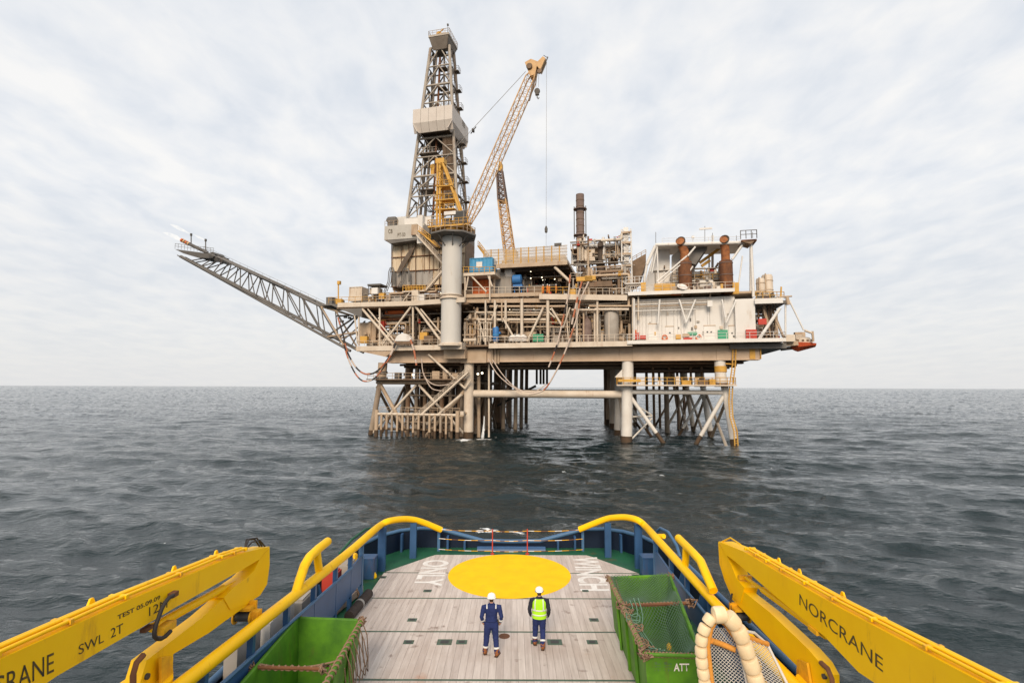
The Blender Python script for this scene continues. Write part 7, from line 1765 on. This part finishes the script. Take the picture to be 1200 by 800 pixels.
# satellite dishes
def dish(label, px, py, v, r, tilt):
    p = F(px, py, v); t = plat('satellite_dish', label, 'dish', p)
    nrm = Vector(tilt).normalized()
    t.build('reflector', MB().lathe(p, [(0, -.28 * r), (r * .5, -.2 * r), (r * .85, -.06 * r), (r, .0), (r, .06), (r * .8, .0), (r * .4, -.12 * r), (0, -.16 * r)], 18, nrm), 'white_paint'); t.tube('dish_mount', p - nrm * .3, p - Vector((0, -.4, 1.6)), .1, 'beige', 6)
dish('large oval white dish on the canopy rail before the rusty exhaust', 799.5, 336, -3.2, .95, (.3, -.75, .9))
dish('round white dish edge-on beside the slim frame post', 832, 337, -2.6, .9, (-.9, -.4, .2))
# end deck, tanks, davits and lifeboat
ed = plat('end_deck', 'small upper deck with brace and poles at the right end of the platform', 'deck', F(902, 354, -2))
ea, eb = F(885, 352, -3), F(921, 352, -3)
ed.box('deck_plate', ((ea.x + eb.x) / 2, 3, F(902, 352, -3).z - .3), (eb.x - ea.x, 12, .5), 'boom_grey'); ed.box('deck_edge', ((ea.x + eb.x) / 2 - .3, -3.1, F(902, 352.5, -3).z), (eb.x - ea.x - .4, .2, .9), 'white_paint')
ed.build('handrail', MB().rail([F(886, 350, -3), F(919, 350, -3), F(919, 350, 4)], 1.2, .06, 1.1), 'ochre')
seg(ed, 'brace', (887.5, 400), (914, 361), -3, .27, 'white_paint'); seg(ed, 'brace', (905, 362), (918, 395), 0, .22, 'beige'); seg(ed, 'brace', (909, 375), (919, 395), -2, .16, 'beige')
seg(ed, 'corner_light', (915, 348), (915.5, 336), -3, .14, 'ochre'); seg(ed, 'winch_post', (924, 357), (922, 347), -3, .3, 'beige'); seg(ed, 'winch_arm', (912, 348), (928, 347), -3, .14, 'beige')
stair(ed, F(905, 398, -1), F(895, 362, -1), .9, 'beige')
for k, (x0, x1, y0, lab) in enumerate(((886, 896.5, 326, 'small beige tank nearer the white frame post'), (894, 907.5, 320.5, 'larger pale beige tank on the end deck'))):
    t = plat('storage_tank', lab, 'tank', F((x0 + x1) / 2, 350, 0), 'beige tanks on the end deck')
    u0, u1 = F(x0, 335, 0).x, F(x1, 335, 0).x; r_ = (u1 - u0) / 2; z0_, z1_ = F(x0, 350, 0).z, F(x0, y0, 0).z
    t.build('tank_shell', MB().lathe(((u0 + u1) / 2, 0 + k, z0_), [(r_, 0), (r_, z1_ - z0_ - .4), (r_ * .85, z1_ - z0_ - .1), (r_ * .3, z1_ - z0_)], 18), 'beige_light')
    for q in (.35, .72): t.build('tank_band', MB().lathe(((u0 + u1) / 2, 0 + k, z0_ + (z1_ - z0_) * q), [(r_ + .01, 0), (r_ + .06, .02), (r_ + .06, .12), (r_ + .01, .14)], 18), 'beige')
    t.tube('tank_pipe', ((u0 + u1) / 2 - r_ * .5, -r_ - .1 + k, z0_), ((u0 + u1) / 2 - r_ * .5, -r_ - .1 + k, z1_), .12, 'pipe_tan', 6)
lbz = plat('lifeboat', 'red-hulled lifeboat with pale canopy at the end of the platform', 'lifeboat', F(944, 405, -1))
hl = [F(929, 399, -2.0), F(958, 401, -2.0), F(957, 404, -2.0), F(936, 412.5, -2.0), F(931, 404, -2.0)]
A_, B2 = F(930, 401, -1), F(958, 402.5, -1); ln = B2.x - A_.x
secs = []
for i in range(9):
    q = i / 8; w = .25 + 1.15 * math.sin(pi * min(1, .12 + q * .80)) ** .7; keel = F(930 + 28 * q, 411.5 - 7.5 * max(0, q - .25), -1).z + .4 * (1 - min(1, q * 5)); top = F(930 + 28 * q, 400.5 + q * 1.2, -1).z
    u = A_.x + ln * q; secs.append([(u, .2 - w, top), (u, .2 - w * .85, top - (top - keel) * .5), (u, .2, keel), (u, .2 + w * .85, top - (top - keel) * .5), (u, .2 + w, top)])
vs = [p for s in secs for p in s]; fs = [(i * 5 + k, (i + 1) * 5 + k, (i + 1) * 5 + k + 1, i * 5 + k + 1) for i in range(8) for k in range(4)] + [(0, 1, 2, 3, 4), (44, 43, 42, 41, 40)] + [(i * 5 + 4, (i + 1) * 5 + 4, (i + 1) * 5, i * 5) for i in range(8)]
lbz.build('hull', MB().add(vs, fs), 'lifeboat_red'); lbz.build('canopy', MB().path([(A_.x + ln * q, .2, A_.z + .1) for q in (.12, .25, .5, .75, .88)], 0, 12, radii=[.3, .8, .95, .85, .3]), 'beige_light')
lbz.box('cabin', (A_.x + ln * .3, .2, A_.z + 1.0), (1.1, 1.1, .8), 'beige_light')
for q in (.2, .42, .62, .8): lbz.box('hatch', (A_.x + ln * q, -.75, A_.z + .35), (.35, .12, .3), 'brown')
dv_ = plat('lifeboat_davit', 'pale davit beams and falls holding the red lifeboat', 'davit', F(925, 400, -1))
dv_.build('davit_beam', MB().beam(F(905, 405, -1), F(935, 402, -1), .6, .7), 'beige'); dv_.build('davit_beam', MB().beam(F(915, 409, 1), F(932, 407, 1), .5, .6), 'boom_grey')
seg(dv_, 'falls_pole', (920.5, 354), (920.5, 394), -2.5, .16, 'white_paint'); seg(dv_, 'falls_pole', (925, 352), (942, 387), -2.5, .14, 'white_paint'); fbox(dv_, 'davit_winch', 921, 932, 392, 400, -2.4, 2, 'beige_light'); fbox(dv_, 'davit_frame', 932, 944, 389, 400, 1.5, 1, 'beige'); seg(dv_, 'davit_arm', (943, 387), (951, 390), -1.5, .2, 'beige_light'); seg(dv_, 'davit_arm', (952, 388), (953, 400), -1.5, .2, 'beige')
# ------------------------------------------------------------------ flare boom
fb = plat('flare_boom', 'long dark lattice flare boom reaching out to the left over the sea', 'flare boom', F(415, 405, 2))
v0_, v1_ = 1.0, 6.5
tr, br = [(384, 361), (252, 299)], [(418, 412), (213, 301)]
def bt_(q, v, top):
    (a, b) = tr if top else br
    return F(a[0] + (b[0] - a[0]) * q, a[1] + (b[1] - a[1]) * q, v)
def vv(q, side): return (v0_ + (v1_ - v0_) * side) + (2.0 * q if side == 0 else -2.0 * q)
def TP(q, s_): a = F(tr[0][0] + (tr[1][0] - tr[0][0]) * q, tr[0][1] + (tr[1][1] - tr[0][1]) * q, 3.5); return Vector((a.x, vv(q, s_), a.z))
def BP(q, s_): a = F(br[0][0] + (br[1][0] - br[0][0]) * q, br[0][1] + (br[1][1] - br[0][1]) * q, 3.5); return Vector((a.x, vv(q, s_), a.z))
for s_ in (0, 1):
    fb.tube('chord', TP(0, s_), TP(1, s_), .27, 'boom_grey', 8); fb.tube('chord', BP(0, s_), BP(1, s_), .30, 'boom_grey', 8)
fb.tube('flare_pipe', BP(-.02, .5) + Vector((0, 0, .5)), BP(.97, .5) + Vector((0, 0, .5)), .22, 'boom_grey', 8); fb.tube('flare_pipe', BP(-.02, .3) + Vector((0, 0, .45)), BP(.97, .3) + Vector((0, 0, .45)), .12, 'boom_grey', 8)
nb = 9
tq = [i / (nb - .0) for i in range(nb + 1)]
bq = [.145, .25, .36, .46, .555, .645, .73, .81, .885, .95]
tq = [0, .165, .31, .44, .555, .655, .745, .83, .905, .97]
for s_ in (0, 1):
    for i in range(len(tq)):
        fb.tube('brace', TP(tq[i], s_), BP(bq[i], s_), .13, 'boom_grey', 6)
        if i + 1 < len(tq): fb.tube('brace', TP(tq[i + 1], s_), BP(bq[i], s_), .13, 'boom_grey', 6)
    fb.tube('brace', TP(0, s_), BP(.03, s_), .2, 'beige', 8); fb.tube('brace', TP(0, s_), F(420, 372, vv(0, s_)), .2, 'beige', 8); fb.tube('brace', BP(.145, s_), F(424, 366, vv(0, s_)), .22, 'boom_grey', 8); fb.tube('brace', BP(.145, s_), F(424, 388, vv(0, s_)), .18, 'beige', 8); fb.tube('brace', BP(.07, s_), F(428, 376, vv(0, s_)), .14, 'boom_grey', 8)
for i in range(len(tq)):
    fb.tube('cross_tie', TP(tq[i], 0), TP(tq[i], 1), .13, 'boom_grey', 6); fb.tube('cross_tie', BP(bq[i], 0), BP(bq[i], 1), .13, 'boom_grey', 6)
    if i + 1 < len(tq): fb.tube('cross_tie', TP(tq[i], 0), TP(tq[i + 1], 1), .11, 'boom_grey', 6); fb.tube('cross_tie', BP(bq[i], 0), BP(bq[i + 1], 1), .11, 'boom_grey', 6)
a, b = TP(0, .2) + Vector((0, 0, .25)), TP(1, .2) + Vector((0, 0, .25))
fb.build('boom_walkway', MB().beam(a, b, 1.0, .10), 'boom_grey'); fb.build('handrail', MB().rail([a, b], 1.05, .028, 2.2), 'boom_grey')
fb.build('tip_platform', MB().prism([F(205, 292, 2), F(252, 298, 2), F(249, 302.5, 2), F(232, 302, 2), F(215, 297, 2)], (0, 4.5, 0)), 'dark_steel')
fb.build('tip_platform_rail', MB().rail([F(205, 291.5, 2), F(250, 297, 2)], 1.3, .05, 1.0).rail([F(205, 291.5, 2), F(205, 291.5, 6.5)], 1.3, .05, 1.0), 'boom_grey')
bn = fb.build('burner_head', MB().path([F(243, 296, 4), F(228, 289, 4), F(216, 283, 4)], 0, 10, radii=[.4, .42, .36]), 'dark_steel')
for k in range(4): fb.build('burner_stripe', MB().path([F(222 - 2.6 * k, 286 - 1.3 * k, 4), F(220.6 - 2.6 * k, 285.3 - 1.3 * k, 4)], .5, 6), 'orange' if k % 2 else 'crane_boom')
for px, y0, y1 in ((224, 288, 275), (241, 295, 281.5)): seg(fb, 'pilot_mast', (px, y0), (px, y1), 4, .12, 'dark_steel'); fb.box('pilot_head', F(px, y1, 4), (.36, .36, .6), 'dark_steel')
fb.build('heat_shield', MB().prism([F(244, 297, 2.4), F(249, 295, 2.4), F(257, 307, 2.4), F(252, 306, 2.4)], (0, 3.5, 0)), 'dark_steel')
def flame_material():
    m = bpy.data.materials.new('flame'); m.use_nodes = True; N, L = m.node_tree.nodes, m.node_tree.links; N.clear()
    e_ = N.new('ShaderNodeEmission'); e_.inputs[0].default_value = (1.0, .95, .86, 1); e_.inputs[1].default_value = .95
    tr_ = N.new('ShaderNodeBsdfTransparent'); mx_ = N.new('ShaderNodeMixShader'); geo = N.new('ShaderNodeNewGeometry')
    n = N.new('ShaderNodeTexNoise'); n.inputs['Scale'].default_value = .9; n.inputs['Detail'].default_value = 3; L.new(geo.outputs['Position'], n.inputs['Vector'])
    r_ = N.new('ShaderNodeMapRange'); L.new(n.outputs[0], r_.inputs[0]); r_.inputs[1].default_value = .35; r_.inputs[2].default_value = .65; r_.inputs[3].default_value = .04; r_.inputs[4].default_value = .34
    L.new(r_.outputs[0], mx_.inputs[0]); L.new(tr_.outputs[0], mx_.inputs[1]); L.new(e_.outputs[0], mx_.inputs[2])
    o_ = N.new('ShaderNodeOutputMaterial'); L.new(mx_.outputs[0], o_.inputs[0]); MATS['flame'] = m
flame_material()
for P, rr, lab in (([(213, 282), (206, 278), (198, 274.5), (191, 272.5)], (.2, .55, .45, .1), 'white gas flame blowing left from the flare burner tip'), ([(223, 274), (214, 270), (207, 266), (200, 263)], (.12, .35, .45, .12), 'white gas flame trailing from the taller pilot mast'), ([(240, 281), (233, 278), (227, 274.5)], (.1, .3, .08), 'short white flame trailing from the inner pilot mast')):
    ft = plat('gas_flame', lab, 'flame', F(*P[0], 4), 'gas flames at the flare tip')
    ft.build('flame_body', MB().path([F(x, y, 4) for x, y in P], 0, 10, radii=list(rr)), 'flame')
# gear at the boom root
fbox(fb, 'root_hinge', 382, 389, 348, 360, .5, 5, 'boom_grey'); fb.box('root_plate', F(393, 359, 2), (4.5, 5, .3), 'boom_grey')
yl = plat('beacon_mast', 'slim yellow beacon mast beside the flare boom root', 'mast', F(396.5, 354, -1))
seg(yl, 'mast_pole', (396.5, 354), (396.5, 331), -1, .14, 'ochre'); fbox(yl, 'beacon', 395, 398, 329, 333, -1.3, .6, 'ochre'); fbox(yl, 'mast_base', 393.5, 399.5, 350, 356, -1.4, 1, 'ochre')
aw = plat('sun_shelter', 'small dark flat canopy on posts below the derrick house', 'shelter', F(439, 344, -1))
fbox(aw, 'shelter_roof', 430.5, 446, 332.5, 334.5, -2, 3, 'dark_steel')
for px in (432, 445): seg(aw, 'shelter_post', (px, 334), (px, 346), -1.6, .08, 'dark_steel')
fbox(aw, 'shelter_tank', 433, 443, 337, 344, -1, 2, 'beige_light')
ww = plat('workboat_light', 'cluster of floodlights hanging below the deck left of the conductors', 'floodlight', F(412, 370, 0))
for px, py in ((404, 371), (409, 372), (400, 376)): fbox(ww, 'flood_head', px - 1.5, px + 1.5, py - 1, py + 1.5, 0, .5, 'dark_steel')
fbox(ww, 'light_bar', 393, 408, 369, 370.6, 0, .5, 'dark_steel')
# ------------------------------------------------------------------ workers in orange on the platform
def small_worker(label, px, py, v, first=[None]):
    p = F(px, py, v)
    t = plat('person', label, 'person', p, 'workers in orange on the platform')
    if first[0] is None:
        bm = MB()
        parts = [ring_loft([((0, 0, .8), .16, .12), ((0, 0, 1.0), .18, .13), ((0, 0, 1.3), .21, .13), ((0, 0, 1.42), .17, .10), ((0, 0, 1.5), .07, .07)], 10), ring_loft([((0, 0, 1.46), .06, .06), ((0, .02, 1.6), .08, .09), ((0, .02, 1.72), .07, .08), ((0, .02, 1.78), .02, .02)], 10)]
        for s in (-1, 1):
            bm.path([(s * .09, 0, .88), (s * .11, .02, .48), (s * .12, 0, .08), (s * .12, .12, .05)], 0, 8, radii=[.10, .08, .07, .05]); bm.path([(s * .16, 0, 1.4), (s * .26, 0, 1.15), (s * .24, .12, .92), (s * .23, .16, .84)], 0, 8, radii=[.075, .06, .05, .04])
        me = remeshed(join(*parts, bm), .03, 2); me.materials.clear(); me.materials.append(MATS['worker_orange']); me.materials.append(MATS['skin']); me.materials.append(MATS['boot'])
        me.polygons.foreach_set('material_index', [1 if q.center.z > 1.5 else (2 if q.center.z < .1 else 0) for q in me.polygons])
        hm = raw_mesh('helmet', *(lambda m: (m.v, m.f))(MB().lathe((0, .02, 1.68), [(.14, 0), (.125, .03), (.11, .1), (.05, .15), (0, .16)], 12)), 'helmet', True)
        first[0] = (me, hm)
    R_ = Matrix.Translation(p) @ Matrix.Rotation(random.uniform(0, 6.28), 4, 'Z')
    t.mesh('body', first[0][0], R_); t.mesh('helmet', first[0][1], R_)
for k, (px, lab) in enumerate(((636.5, 'worker in orange left of the others, nearest the dark hall'), (641.5, 'worker in orange in the bunched pair, left one'), (644.0, 'worker in orange in the bunched pair, right one'), (651.5, 'worker in orange nearest the hanging hoses'))):
    small_worker(lab, px, (344.2, 343.6, 344.6, 343.9)[k], (-1.6, -.2, -2.0, -.8)[k])
